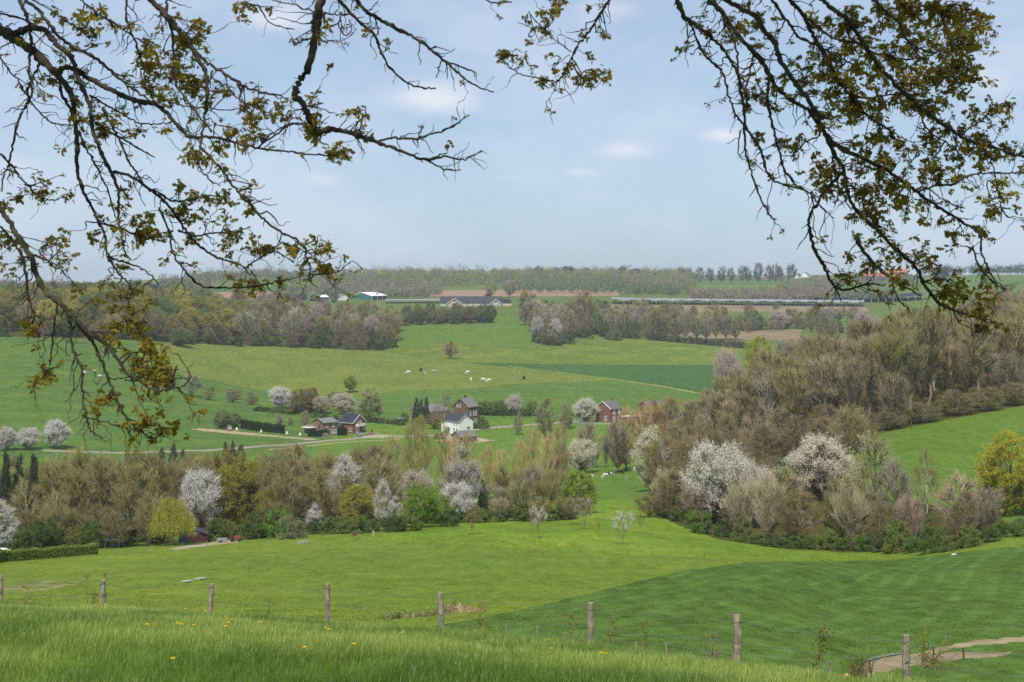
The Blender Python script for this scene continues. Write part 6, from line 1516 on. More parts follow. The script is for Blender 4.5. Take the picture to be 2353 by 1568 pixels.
def cow_mesh(seed, graze):
    g = np.random.default_rng(seed); mb = MB()
    def ell(pts, ry, rz):
        K = len(pts); th = np.linspace(0, 2 * pi, 14)[:-1]; V = []
        for p, a, b in zip(pts, ry, rz): V += [(p[0], p[1] + a * cos(t), p[2] + b * sin(t)) for t in th]
        n = 13; Q = [[i * n + j, i * n + (j + 1) % n, (i + 1) * n + (j + 1) % n, (i + 1) * n + j] for i in range(K - 1) for j in range(n)]
        V += [pts[0], pts[-1]]; T_ = [[K * n, (j + 1) % n, j] for j in range(n)] + [[K * n + 1, (K - 1) * n + j, (K - 1) * n + (j + 1) % n] for j in range(n)]
        mb.add(V, Q, T_)
    ell([(-.82, 0, 1.10), (-.78, 0, 1.08), (-.5, 0, 1.05), (0, 0, 1.0), (.45, 0, 1.04), (.72, 0, 1.10), (.80, 0, 1.12)], [.12, .29, .35, .39, .36, .25, .10], [.14, .34, .42, .47, .44, .34, .14])
    hd = np.array([1.18, .05, .26]) if graze else np.array([1.45, 0, 1.40])
    mb.tube([(.55, 0, 1.10), (.88, 0, .86 if graze else 1.28), hd - (.06, 0, -.14)], [.33, .25, .15], 10)
    ell([hd + (-.14, 0, .10), hd + (-.05, 0, .06), hd + (.12, 0, -.02), hd + (.30, 0, -.10), hd + (.34, 0, -.12)], [.07, .15, .13, .10, .05], [.08, .16, .15, .11, .05])
    for s in (-1, 1):
        mb.tube([(.52, s * .18, .95), (.55, s * .17, .50), (.53, s * .17, .25), (.56, s * .17, .0)], [.17, .095, .07, .085], 8)
        mb.tube([(-.62, s * .19, 1.0), (-.56, s * .18, .66), (-.70, s * .18, .42), (-.66, s * .18, .0)], [.23, .14, .075, .085], 8)
        e = hd + (-.1, s * .12, .12); mb.tube([e, e + (0, s * .14, .01)], [.04, .015], 6)
    mb.tube([(-.80, 0, 1.28), (-.90, 0, 1.0), (-.88, 0, .55)], [.035, .025, .04], 6)
    mb.tube([(-.40, 0, .78), (-.40, 0, .58)], [.17, .10], 8)
    me = mb.mesh('body', [])
    o = bpy.data.objects.new('tmp', me); COL.objects.link(o)
    md = o.modifiers.new('r', 'REMESH'); md.mode = 'VOXEL'; md.voxel_size = .035; md.use_smooth_shade = True
    dg = bpy.context.evaluated_depsgraph_get(); m2 = bpy.data.meshes.new_from_object(o.evaluated_get(dg))
    bpy.data.objects.remove(o); m2.name = 'body'
    return m2


def cow_mat(name, a, b, lo):
    m = bpy.data.materials.new(name); t, n, l = nt(m); tc = n.new('ShaderNodeTexCoord'); oi = n.new('ShaderNodeObjectInfo')
    mp = n.new('ShaderNodeVectorMath'); mp.operation = 'ADD'; l.new(tc.outputs['Object'], mp.inputs[0]); l.new(oi.outputs['Location'], mp.inputs[1])
    nz = noise(n, l, mp.outputs[0], 1.4, 1.0, .4); c = mixc(n, l, ramp(n, l, nz, lo, lo + .03), a, b); principled(n, l, c, .8, .1); return m


CM = {'white': cow_mat('white_hide', (.72, .68, .62), (.62, .58, .52), .5), 'grey': cow_mat('grey_hide', (.40, .37, .36), (.30, .28, .27), .5), 'brownw': cow_mat('red_pied_hide', (.72, .68, .64), (.26, .11, .06), .5), 'blackw': cow_mat('black_pied_hide', (.70, .68, .66), (.025, .024, .024), .46), 'black': cow_mat('black_hide', (.025, .024, .024), (.035, .033, .03), .5)}
CMESH = {}
def cow(x, y, k, rz, label, Ymin, graze=True, group=None, sc=1.0):
    key = (k, graze)
    if key not in CMESH:
        me = cow_mesh(3, graze); me.materials.append(CM[k]); CMESH[key] = me
    o = tag(obj('cow', CMESH[key]), label, 'cow', group); o.location = gpt(x, y, Ymin); o.rotation_euler = (0, 0, rz); o.scale = (sc,) * 3
    return o


for x, y, k, rz, lab in [(938.5, 860, 'white', D(170), 'white cow grazing at the far left of the buttercup meadow herd'), (967, 854, 'black', D(-110), 'black cow in the buttercup meadow herd'), (975.5, 863, 'grey', D(-70), 'grey cow below the black one, facing the camera'), (999, 858, 'grey', D(10), 'grey cow standing side on right of the black cow'), (1075, 860, 'white', D(215), 'white cow grazing in the middle of the buttercup meadow'), (1081.5, 876, 'white', D(-80), 'white cow facing the camera above the dark field edge'), (1110, 877, 'white', D(-20), 'white cow grazing close to the dark field edge'), (1124, 879, 'white', D(200), 'whitish cow partly behind a thistle at the field edge')]:
    cow(x, y, k, rz, lab, 600, group='cows in the buttercup meadow', sc=1.25)
for x, y, k, rz, lab in [(1216, 1128, 'brownw', D(175), 'red and white cow under the orange poplars, left of the herd'), (1268, 1118, 'brownw', D(-70), 'red and white cow right of the poplars facing the camera'), (1246, 1121, 'blackw', D(80), 'black cow between the two red and white cows'), (1361, 1100, 'blackw', D(-80), 'black and white cow beside the yellow green tree'), (1391, 1098, 'brownw', D(200), 'red and white cow on the crest right of the yellow green tree'), (1405, 1096, 'blackw', D(-80), 'black cow with white legs on the pasture crest'), (1429, 1090, 'black', D(-60), 'dark cow standing beside a pale post on the crest'), (1458, 1084, 'blackw', D(100), 'black and white cow seen from behind at the right end of the crest')]:
    cow(x, y, k, rz, lab, 250, group='cows in the valley pasture', sc=.82)
M_sheep = mat('wool', (.68, .62, .54), (.56, .50, .44), 8, .95, .05)
def sheep_mesh():
    mb = MB(); mb.tube([(-.5, 0, .62), (-.42, 0, .6), (0, 0, .58), (.4, 0, .62), (.48, 0, .66)], [.08, .26, .32, .27, .1], 12); mb.tube([(.4, 0, .68), (.6, 0, .55), (.78, 0, .28)], [.13, .1, .06], 8)
    for a in (-.3, .3):
        for s in (-.14, .14): mb.tube([(a, s, .5), (a, s, 0)], [.07, .04], 6)
    return mb.mesh('sheep', [M_sheep], True)
sm = sheep_mesh()
for x, y, rz, lab in [(194, 861, .3, 'pale sheep in the left pasture behind the hanging branch'), (216, 858, 2.8, 'pale sheep, second from left, behind the hanging branch'), (229, 869, .2, 'pale sheep nearest the hanging branch twig'), (370, 901, 2.9, 'pale sheep left of the see-through bare tree'), (440, 907, .4, 'pale sheep under the see-through bare tree'), (402, 865, 1., 'pale sheep alone high in the left pasture')]:
    o = tag(obj('sheep', sm), lab, 'sheep', 'sheep in the left pasture'); o.location = gpt(x, y, 450); o.rotation_euler = (0, 0, rz); o.scale = (1.5,) * 3
# ================================================================== foreground fence
t = thing('wire_fence', 'weathered round wooden posts with strained wires along the crest of the grass bank', 'fence', gY(1176, 31))
to = gY(1176, 31)
FP = [(-232, 1310, 44.6, 12, 0), (1, 1322, 42.4, 12, 0), (236, 1333, 40, 12.5, .01), (486, 1342, 37.6, 12, .09), (753, 1342, 35, 12.5, .02), (1012, 1361, 32.4, 14, -.05), (1356.5, 1385, 29.2, 15, 0), (1694.5, 1412, 26, 18.5, .01), (2081, 1460, 23, 17, -.03), (2520, 1500, 20, 18, 0)]
tops = []
gq = np.random.default_rng(12)
for i, (x, yt, Y, w, ln) in enumerate(FP):
    tp = pt(x, yt, Y); b = np.array([tp[0] - ln * .7, Y, float(HT(x, Y)) - .3]); r = w / F * Y / 2
    K = 12; s = np.linspace(0, 1, K)[:, None]; p = b + (tp - b) * s; p[:, :2] += gq.normal(0, .006, (K, 2))
    rr = r * (1.06 - .12 * s[:, 0]) * (1 + gq.normal(0, .025, K)); rr[-1] *= .93
    mb = MB(); mb.tube(p - to, rr, 14); me = mb.mesh('post', [M_post], False); po = obj('post', me, t)
    for f in (.30, .62, .9):
        c = b + (tp - b) * f - to; ring = MB(); a = np.linspace(0, 2 * pi, 15); rad = r * 1.03
        ring.tube([c + [rad * cos(q), rad * sin(q), .03 * sin(q + i) + .02] for q in a], .004, 4); ring.build('wire_loop', M_rust, po)
    tops.append((b, tp, r))
for f in (.30, .62, .9):
    mb = MB()
    for (b0, t0, r0), (b1, t1, r1) in zip(tops[:-1], tops[1:]):
        a = b0 + (t0 - b0) * f + [0, r0, 0]; c = b1 + (t1 - b1) * f + [0, r1, 0]
        u = np.linspace(0, 1, 7)[:, None]; q = a + (c - a) * u; q[:, 2] -= .05 * (4 * u[:, 0] * (1 - u[:, 0])); mb.tube(q - to, .0035, 4)
    mb.build('wire', M_wire, t)
# ================================================================== dandelions
M_dand = mat('dandelion_yellow', (.90, .70, .02), (.85, .60, .015), 30, .8, .1)
M_stem = mat('dandelion_stem', (.12, .20, .05), (.10, .16, .04), 10, .7, .1)
dn = [(203, 1027), (678, 1040), (708, 1048), (1248, 1075), (1378, 1090), (1641, 1108), (1322, 1147), (1557, 1150), (1538, 1167), (1198, 1172), (1219, 1180), (1300, 1186), (1519, 1192), (989, 1181), (1749, 1166), (1948, 1141), (2187, 1205), (2210, 1215), (2141, 1249), (2302, 1251), (1163, 1409), (2046, 1335)]
DP = [(a * .3418, 1032.3 + b * .3418) for a, b in dn] + [(746.8 + a * .3418, 1032.3 + b * .3418) for a, b in [(190, 1313), (523, 1235), (597, 1218), (522, 1271), (1501, 1281), (1226, 1338), (1520, 1343), (1856, 1372), (1889, 1376), (2016, 1399), (2165, 1400), (1853, 1434)]] + [(1548.7 + a * .3418, 1032.3 + b * .3418) for a, b in [(1161, 1524), (199, 1443)]]
dst = MB(); dst.tube([(0, 0, -.16), (.01, 0, -.08), (0, 0, 0)], [.0035, .003, .003], 5); d_stem = dst.mesh('stem', [M_stem], True)
g = np.random.default_rng(3); an = np.arange(70) * 2.399; rr = .022 * np.sqrt((np.arange(70) + .5) / 70)
V, Q = cards(np.stack([rr * np.cos(an), rr * np.sin(an), .012 - rr * .25], 1), .018, g, .4, axis=np.stack([np.cos(an) * .8, np.sin(an) * .8, np.full(70, .6)], 1)); d_head = mk('flower_head', V, Q, None, [M_dand])
for x, y in DP:
    lo, hi = 16., 46.
    Ys = np.linspace(lo, hi, 400); zz = EZ - (y - YH) / F * Ys; dz = zz - HT(np.full(400, x), Ys)
    k = np.argmin(np.abs(dz - .17)); p = np.array([(x - CX) / F * Ys[k], Ys[k], zz[k]])
    r = thing('dandelion', 'yellow dandelion in flower in the grass of the near bank', 'dandelion', p, R.uniform(0, 6), 'dandelions on the grass bank', scale=(1.15,) * 3)
    obj('stem', d_stem, r); obj('flower_head', d_head, r)
# ================================================================== saplings and rushes by the fence
def sapling(label, x, yb_Y, yt, w, col, seed, bare=.0, name='sapling', lean=0., n=26, yb=None, ls=.035):
    """thin hedge plant: stems, side twigs and small leaves"""
    g = np.random.default_rng(seed); Y = yb_Y; base = gY(x, Y)
    if yb is not None: base[2] = pt(x, yb, Y)[2]
    hh = pt(x, yt, Y)[2] - base[2]; ww = w / F * Y
    t = thing(name, label, 'shrub', base); mb = MB(); lv = []
    tp = np.array([lean * ww, 0, hh]); st = np.linspace(0, 1, 7)[:, None]
    p = tp * st + np.cumsum(g.normal(0, .02 * hh, (7, 3)), 0) * np.array([1, 1, 0]); mb.tube(p, np.linspace(.012, .004, 7) * (1 + hh * .25), 5)
    for i in range(n):
        f = g.uniform(.18, 1); o = p[min(int(f * 6), 5)] * (1 - (f * 6) % 1) + p[min(int(f * 6) + 1, 6)] * ((f * 6) % 1)
        a = g.uniform(0, 2 * pi); l = ww * .5 * g.uniform(.4, 1.1) * (1.15 - .6 * f); d = np.array([cos(a), sin(a) * .7, g.uniform(.1, .9)]) * l
        q = [o, o + d * .5 + g.normal(0, .03 * ww, 3), o + d]; mb.tube(q, [.005, .004, .0025], 4)
        m = int(g.poisson(8 * (1 - bare))); u = g.uniform(.2, 1.05, m)[:, None]; lv.append(o + d * u + g.normal(0, .04, (m, 3)))
    mb.build('stem', M_twigb, t)
    lv = np.vstack(lv)
    if len(lv):
        V, Q = cards(lv, ls * 1.25, g, .6); obj('foliage', mk('foliage', V, Q, None, [M_leaf]), t, col)
    return t


sapling('thin leafy hawthorn twig standing right of the second fence post', 245, 41, 1312, 10, (.14, .16, .03), 1, .45, n=10)
sapling('thin bare bramble sprigs left of the second fence post', 205, 41.2, 1318, 16, (.16, .13, .04), 2, .5, n=12)
sapling('low brown bramble by the left edge of the fence', 64, 42.6, 1338, 60, (.15, .14, .05), 3, .55, n=26)
sapling('small brown leafed sprig by the foot of the third post', 214, 40.5, 1362, 26, (.17, .14, .05), 4, .2, n=14)
sapling('two small leafing sprigs between the third and fourth posts', 618, 36.6, 1376, 22, (.16, .15, .04), 5, .5, n=12)
sapling('leafing hawthorn seedling with pale stems right of the fifth post', 1100, 33.2, 1378, 30, (.20, .22, .03), 6, .35, n=20)
sapling('small bushy green seedling at the grass edge right of the fifth post', 1124, 32.2, 1424, 34, (.19, .22, .02), 7, .0, n=26)
sapling('leafless thorn spray growing left of the sixth post', 1330, 30.2, 1400, 40, (.15, .13, .04), 8, .45, n=16, lean=-.4)
sapling('leafing thorn spray growing right of the sixth post', 1395, 30.2, 1415, 40, (.15, .15, .04), 9, .25, n=18, lean=.4)
sapling('bushy yellow green hawthorn seedling by the leaning short post', 1484, 28.6, 1434, 44, (.20, .22, .02), 10, .2, n=26)
sapling('bare red brown seedling left of the seventh post', 1640, 27, 1450, 70, (.20, .13, .06), 11, .65, n=24)
sapling('leaning leafy hawthorn bush between the seventh and last posts', 1868, 25, 1446, 60, (.13, .16, .03), 12, -.1, n=30, lean=.5)
sapling('tall thin green hawthorn shoot right of the last post', 2112, 23.4, 1438, 26, (.20, .25, .02), 13, .1, n=24)
sapling('low spreading hawthorn twigs at the foot of the tall shoot', 2150, 22.6, 1510, 150, (.15, .20, .025), 14, .3, n=34, yb=1552)
t = thing('rush_clump', 'clump of tall dry green rushes between the last two posts', 'rushes', gY(1972, 24)); g = np.random.default_rng(6); n = 150
a = g.uniform(0, 2 * pi, n); ln = g.uniform(.25, .62, n); sp = g.uniform(.05, .7, n) ** 1.2
A = np.stack([g.normal(0, .09, n), g.normal(0, .07, n), 0 * a - .05], 1); M_ = A + np.stack([np.cos(a) * sp * ln * .4, np.sin(a) * sp * ln * .4, ln * .7], 1); B = A + np.stack([np.cos(a) * sp * ln * 1.1, np.sin(a) * sp * ln, ln * 1.05], 1)
V, Q = tube_batch(np.stack([A, M_, B], 1), np.broadcast_to(np.array([.0035, .003, .0012]), (n, 3)), 3); obj('stalks', mk('stalks', V, Q, None, [M_leaf]), t, (.17, .18, .055))
# ================================================================== overhanging oaks
M_oakbark = bpy.data.materials.new('oak_bark'); t_, n_, l_ = nt(M_oakbark); tc_ = n_.new('ShaderNodeTexCoord')
z1 = noise(n_, l_, tc_.outputs['Object'], 9, 4.0); z2 = noise(n_, l_, tc_.outputs['Object'], 60, 3.0)
cc = mixc(n_, l_, ramp(n_, l_, z1, .42, .68), (.040, .031, .023), (.080, .072, .042)); principled(n_, l_, cc, .9, .1, 0, z2, .8, .004)
M_oakleaf = leaf_mat('oak_leaf', .50, .75, 2.2)

LOB = [(.0, .0), (.10, .03), (.28, .20), (.36, .09), (.52, .27), (.61, .12), (.78, .24), (.88, .08), (1.0, 0)]
def leaf_cluster_mesh(g):
    """spray of young lobed oak leaves with hanging catkins; unit = metre"""
    V = []; T_ = []
    for i in range(int(g.integers(9, 14))):
        L = g.uniform(.029, .064); a = g.uniform(0, 2 * pi); el = g.uniform(-1.2, .6)
        u = np.array([cos(a) * cos(el), sin(a) * cos(el), sin(el)]); s = unit(np.cross(u, g.normal(size=3))); nn = np.cross(u, s)
        o = g.normal(0, .016, 3); curl = g.uniform(.0, .5); fold = g.uniform(.1, .6)
        b = len(V)
        for (q, w) in LOB:
            c = o + u * q * L - nn * curl * L * q * q
            V += [c, c + s * w * L * 1.15 + nn * fold * w * L, c - s * w * L * 1.15 + nn * fold * w * L]
        for k in range(len(LOB) - 1):
            m0, l0, r0, m1, l1, r1 = b + 3 * k, b + 3 * k + 1, b + 3 * k + 2, b + 3 * k + 3, b + 3 * k + 4, b + 3 * k + 5
            T_ += [[m0, m1, l1], [m0, l1, l0], [m0, r0, r1], [m0, r1, m1]]
    for i in range(int(g.integers(2, 6))):
        o = g.normal(0, .015, 3); L = g.uniform(.03, .065); w = .0022; d = np.array([g.normal(0, .15), g.normal(0, .15), -1])
        b = len(V); V += [o - [w, 0, 0], o + [w, 0, 0], o + d * L + [w, 0, 0], o + d * L - [w, 0, 0]]; T_ += [[b, b + 1, b + 2], [b, b + 2, b + 3]]
    return np.array(V), np.array(T_)


gL = np.random.default_rng(77)
CLU = [leaf_cluster_mesh(gL) for _ in range(24)]
zA = lambda p: (p[0] * .34179, p[1] * .34179)
zC = lambda p: (574.45 + p[0] * .34179, p[1] * .34179)
zR = lambda p: (1548.7 + p[0] * .34179, p[1] * .34179)
zE = lambda p: (1548.7 + p[0] * .34179, 574.45 + p[1] * .34179)
zD = lambda p: (p[0] * .43963, 344.7 + p[1] * .43963)
# each traced limb: zoom frame, points (x, y, width); width in that frame
LEFT = [
 (zA, [(-60, 150, 64), (0, 200, 60), (80, 245, 55), (200, 330, 46), (290, 410, 42), (390, 510, 38), (470, 620, 34), (500, 730, 30), (510, 870, 28), (520, 1000, 26), (520, 1150, 22), (560, 1290, 20), (620, 1400, 18), (665, 1500, 16), (700, 1570, 15), (720, 1700, 13), (790, 1830, 12), (850, 1890, 10), (890, 1950, 8), (860, 2040, 7), (845, 2140, 5)]),
 (zA, [(80, 240, 50), (150, 205, 40), (230, 185, 36), (300, 205, 34), (350, 260, 32), (400, 320, 32), (460, 360, 30), (490, 410, 28), (510, 480, 28), (540, 560, 26), (580, 650, 24), (610, 740, 24), (620, 850, 24), (650, 950, 23), (690, 1050, 22), (740, 1150, 21), (790, 1260, 19), (800, 1350, 17), (795, 1500, 15), (815, 1570, 13), (842, 1730, 10)]),
 (zA, [(760, 1155, 16), (870, 1180, 17), (1000, 1265, 17), (1080, 1330, 16), (1190, 1460, 15), (1270, 1575, 14), (1360, 1665, 13), (1450, 1730, 12), (1540, 1760, 11), (1630, 1790, 9), (1680, 1850, 7)]),
 (zA, [(400, 500, 30), (410, 465, 28), (460, 455, 28), (520, 480, 30), (600, 530, 30), (700, 580, 30), (800, 630, 28), (920, 680, 27), (1040, 700, 26), (1120, 760, 24), (1200, 850, 22), (1290, 925, 20), (1450, 922, 15), (1600, 965, 14), (1750, 1000, 13), (1900, 1015, 11), (2050, 1035, 10), (2200, 1045, 8), (2320, 1030, 6)]),
 (zA, [(120, -80, 18), (170, 0, 18), (260, 70, 22), (320, 150, 20), (400, 250, 20), (500, 320, 20), (600, 370, 20), (700, 440, 18), (790, 520, 16), (880, 590, 14), (970, 650, 12), (1060, 710, 8)]),
 (zA, [(-60, 70, 14), (0, 90, 12), (150, 130, 11), (250, 180, 10), (380, 230, 7)]),
 (zA, [(100, -80, 20), (130, 0, 20), (170, 90, 20), (200, 180, 18), (210, 280, 18), (200, 380, 17), (195, 470, 16), (215, 560, 14), (205, 660, 16), (150, 760, 16), (110, 860, 15), (85, 980, 14), (60, 1100, 12), (20, 1200, 10), (10, 1290, 8)]),
 (zA, [(265, 430, 20), (230, 500, 18), (210, 550, 17), (178, 610, 14), (195, 660, 12), (160, 740, 8)]),
 (zA, [(-50, 330, 11), (0, 390, 10), (60, 470, 10), (130, 560, 10), (200, 680, 10), (290, 780, 10), (360, 830, 9), (480, 845, 6)]),
 (zA, [(980, -60, 30), (1010, 0, 30), (1080, 60, 34), (1130, 120, 34), (1190, 190, 32), (1240, 260, 30), (1300, 340, 28), (1360, 440, 26), (1390, 520, 22), (1390, 650, 18), (1375, 780, 16), (1360, 900, 14), (1340, 1050, 12), (1340, 1120, 10), (1400, 1200, 9), (1480, 1250, 6)]),
 (zA, [(1300, 340, 20), (1380, 410, 18), (1480, 480, 17), (1600, 550, 16), (1680, 600, 14), (1800, 630, 12), (1930, 660, 8)]),
 (zA, [(1120, -60, 14), (1122, 0, 14), (1128, 100, 15), (1160, 250, 16), (1170, 380, 16), (1185, 480, 15), (1190, 590, 14), (1250, 660, 12), (1320, 760, 11), (1420, 890, 8)]),
 (zA, [(850, -60, 14), (850, 0, 14), (852, 120, 13), (880, 220, 12), (920, 320, 12), (960, 440, 11), (975, 520, 10), (1010, 590, 7)]),
 (zA, [(520, -60, 10), (550, 0, 10), (640, 80, 12), (740, 140, 11), (830, 200, 10), (900, 250, 8), (990, 300, 6)]),
 (zA, [(160, -60, 8), (220, 0, 8), (330, 60, 8), (430, 130, 8), (520, 190, 7), (600, 260, 5)]),
 (zA, [(640, 820, 14), (720, 880, 13), (830, 940, 12), (930, 1000, 10), (1040, 1060, 8)]),
 (zA, [(690, 720, 16), (740, 820, 16), (790, 920, 15), (830, 1000, 14), (870, 1090, 14), (920, 1160, 12), (960, 1230, 10)]),
 (zA, [(530, 880, 12), (570, 980, 12), (620, 1070, 11), (680, 1180, 10), (720, 1270, 10), (760, 1400, 9), (780, 1470, 7)]),
 (zA, [(400, 560, 17), (420, 640, 17), (470, 720, 17), (490, 790, 15), (512, 870, 14)]),
 (zA, [(600, 640, 12), (720, 710, 11), (830, 770, 10), (940, 830, 9), (1060, 830, 8), (1180, 820, 6)]),
 (zA, [(1060, 650, 10), (1150, 690, 10), (1280, 715, 9), (1420, 730, 8), (1540, 740, 6), (1700, 700, 4)]),
 (zA, [(1420, 520, 10), (1520, 580, 10), (1600, 660, 9), (1700, 720, 8), (1830, 770, 7), (1960, 790, 5)]),
 (zA, [(1740, 990, 10), (1790, 930, 9), (1860, 880, 8), (1950, 830, 8), (2060, 850, 6)]),
 (zD, [(-60, 230, 24), (0, 300, 22), (60, 400, 24), (110, 480, 25), (160, 560, 26), (190, 650, 25), (240, 740, 24), (300, 790, 23), (370, 860, 22), (430, 920, 20), (480, 970, 18), (550, 1010, 16), (610, 1080, 14), (660, 1160, 12), (720, 1200, 10), (790, 1250, 8), (880, 1250, 7), (960, 1230, 6), (1000, 1185, 5)]),
 (zD, [(370, 860, 17), (420, 930, 16), (480, 1000, 15), (520, 1080, 14), (560, 1180, 13), (600, 1280, 12), (640, 1370, 11), (700, 1440, 10), (760, 1490, 8), (800, 1520, 6)]),
 (zD, [(345, 850, 14), (370, 940, 13), (385, 1050, 12), (420, 1130, 11), (430, 1250, 10), (440, 1330, 10), (455, 1400, 10), (470, 1460, 8), (520, 1500, 6), (560, 1530, 4)]),
 (zD, [(455, 1400, 6), (540, 1420, 6), (610, 1440, 6), (680, 1455, 5), (750, 1480, 4)]),
 (zD, [(100, 520, 12), (125, 600, 12), (140, 700, 11), (150, 780, 11), (175, 850, 10), (210, 880, 9), (200, 930, 7), (160, 945, 5)]),
 (zD, [(300, 800, 8), (290, 880, 8), (275, 980, 7), (265, 1080, 7), (250, 1150, 7), (190, 1220, 6), (175, 1240, 4)]),
 (zD, [(1040, -20, 12), (1120, 60, 11), (1190, 150, 11), (1250, 230, 11), (1320, 300, 11), (1380, 360, 11), (1450, 420, 11), (1530, 460, 10), (1590, 510, 10), (1600, 560, 9), (1620, 610, 8), (1620, 680, 7), (1660, 720, 5)]),
 (zD, [(1620, 650, 7), (1700, 650, 6), (1760, 640, 5), (1840, 580, 4)]),
 (zD, [(830, 300, 9), (880, 420, 9), (900, 530, 9), (940, 600, 9), (1000, 670, 9), (1070, 715, 8), (1180, 720, 8), (1280, 720, 8), (1400, 700, 7), (1500, 680, 6), (1570, 660, 4)]),
 (zD, [(560, 560, 9), (640, 585, 9), (720, 610, 8), (780, 650, 7), (830, 700, 5)]),
 (zD, [(0, 20, 10), (60, 80, 9), (110, 150, 8), (160, 200, 8), (200, 240, 7), (260, 260, 6), (330, 250, 4)]),
 (zD, [(510, 380, 9), (600, 400, 9), (700, 440, 8), (790, 465, 7), (870, 480, 5)]),
 (zD, [(800, 205, 9), (900, 265, 9), (1010, 260, 8), (1100, 240, 7), (1200, 250, 5)]),
 (zD, [(160, 545, 10), (230, 570, 9), (290, 605, 7), (325, 630, 5)]),
 (zD, [(0, 400, 9), (40, 440, 9), (90, 510, 9), (130, 600, 8)]),
 (zD, [(930, 420, 9), (1020, 450, 9), (1120, 435, 8), (1220, 430, 7), (1310, 400, 5)]),
 (zD, [(1270, 620, 8), (1350, 570, 7), (1420, 520, 6), (1480, 480, 5)]),
 (zC, [(490, -60, 56), (480, 0, 55), (450, 120, 52), (440, 240, 46), (400, 430, 44), (330, 550, 42), (300, 640, 42), (350, 690, 38), (380, 760, 34), (420, 840, 32), (460, 890, 32), (540, 870, 32), (660, 885, 28), (740, 920, 26), (860, 960, 22), (1000, 1010, 18), (1160, 1070, 16), (1320, 1055, 12), (1430, 1075, 10), (1510, 1040, 8), (1560, 1010, 5)]),
 (zC, [(1170, 1072, 11), (1200, 1082, 10), (1310, 1140, 9), (1420, 1140, 6)]),
 (zC, [(850, 957, 14), (940, 930, 13), (1060, 930, 14), (1140, 935, 14), (1200, 905, 12), (1280, 890, 11), (1380, 840, 10), (1480, 775, 6)]),
 (zC, [(1130, 930, 9), (1150, 880, 8), (1170, 845, 6)]),
 (zC, [(570, -60, 18), (600, 0, 18), (680, 90, 18), (760, 170, 17), (840, 240, 16), (880, 350, 14), (940, 450, 12), (1040, 550, 11), (1150, 590, 10), (1250, 595, 8)]),
 (zC, [(885, 370, 7), (925, 325, 6), (960, 275, 5)]), (zC, [(853, 235, 8), (862, 215, 8), (845, 140, 6)]),
 (zC, [(680, 90, 9), (610, 110, 9), (600, 180, 9), (640, 240, 8), (680, 210, 7), (665, 130, 5)]),
 (zC, [(690, -60, 20), (720, 0, 22), (780, 80, 24), (870, 130, 20), (980, 190, 22), (1100, 250, 18), (1200, 320, 16), (1300, 400, 16), (1400, 490, 13), (1500, 570, 10), (1640, 620, 7)]),
 (zC, [(1310, 410, 11), (1420, 450, 10), (1500, 485, 9), (1515, 520, 5)]), (zC, [(1290, 410, 8), (1270, 470, 7), (1255, 525, 5)]), (zC, [(795, 80, 8), (830, 45, 7), (860, 8, 5)]),
 (zC, [(450, 90, 9), (340, 50, 8), (250, 20, 7), (150, 5, 6)]), (zC, [(475, 85, 8), (560, 100, 8), (650, 95, 7)]),
 (zC, [(-40, 10, 8), (0, 30, 8), (70, 60, 8), (120, 140, 7), (200, 180, 7), (300, 200, 5)]), (zC, [(445, 200, 6), (540, 280, 5), (630, 270, 5), (700, 220, 4)]),
 (zC, [(400, 850, 12), (330, 830, 12), (270, 840, 11), (180, 900, 10), (110, 950, 9), (60, 990, 8)]),
]
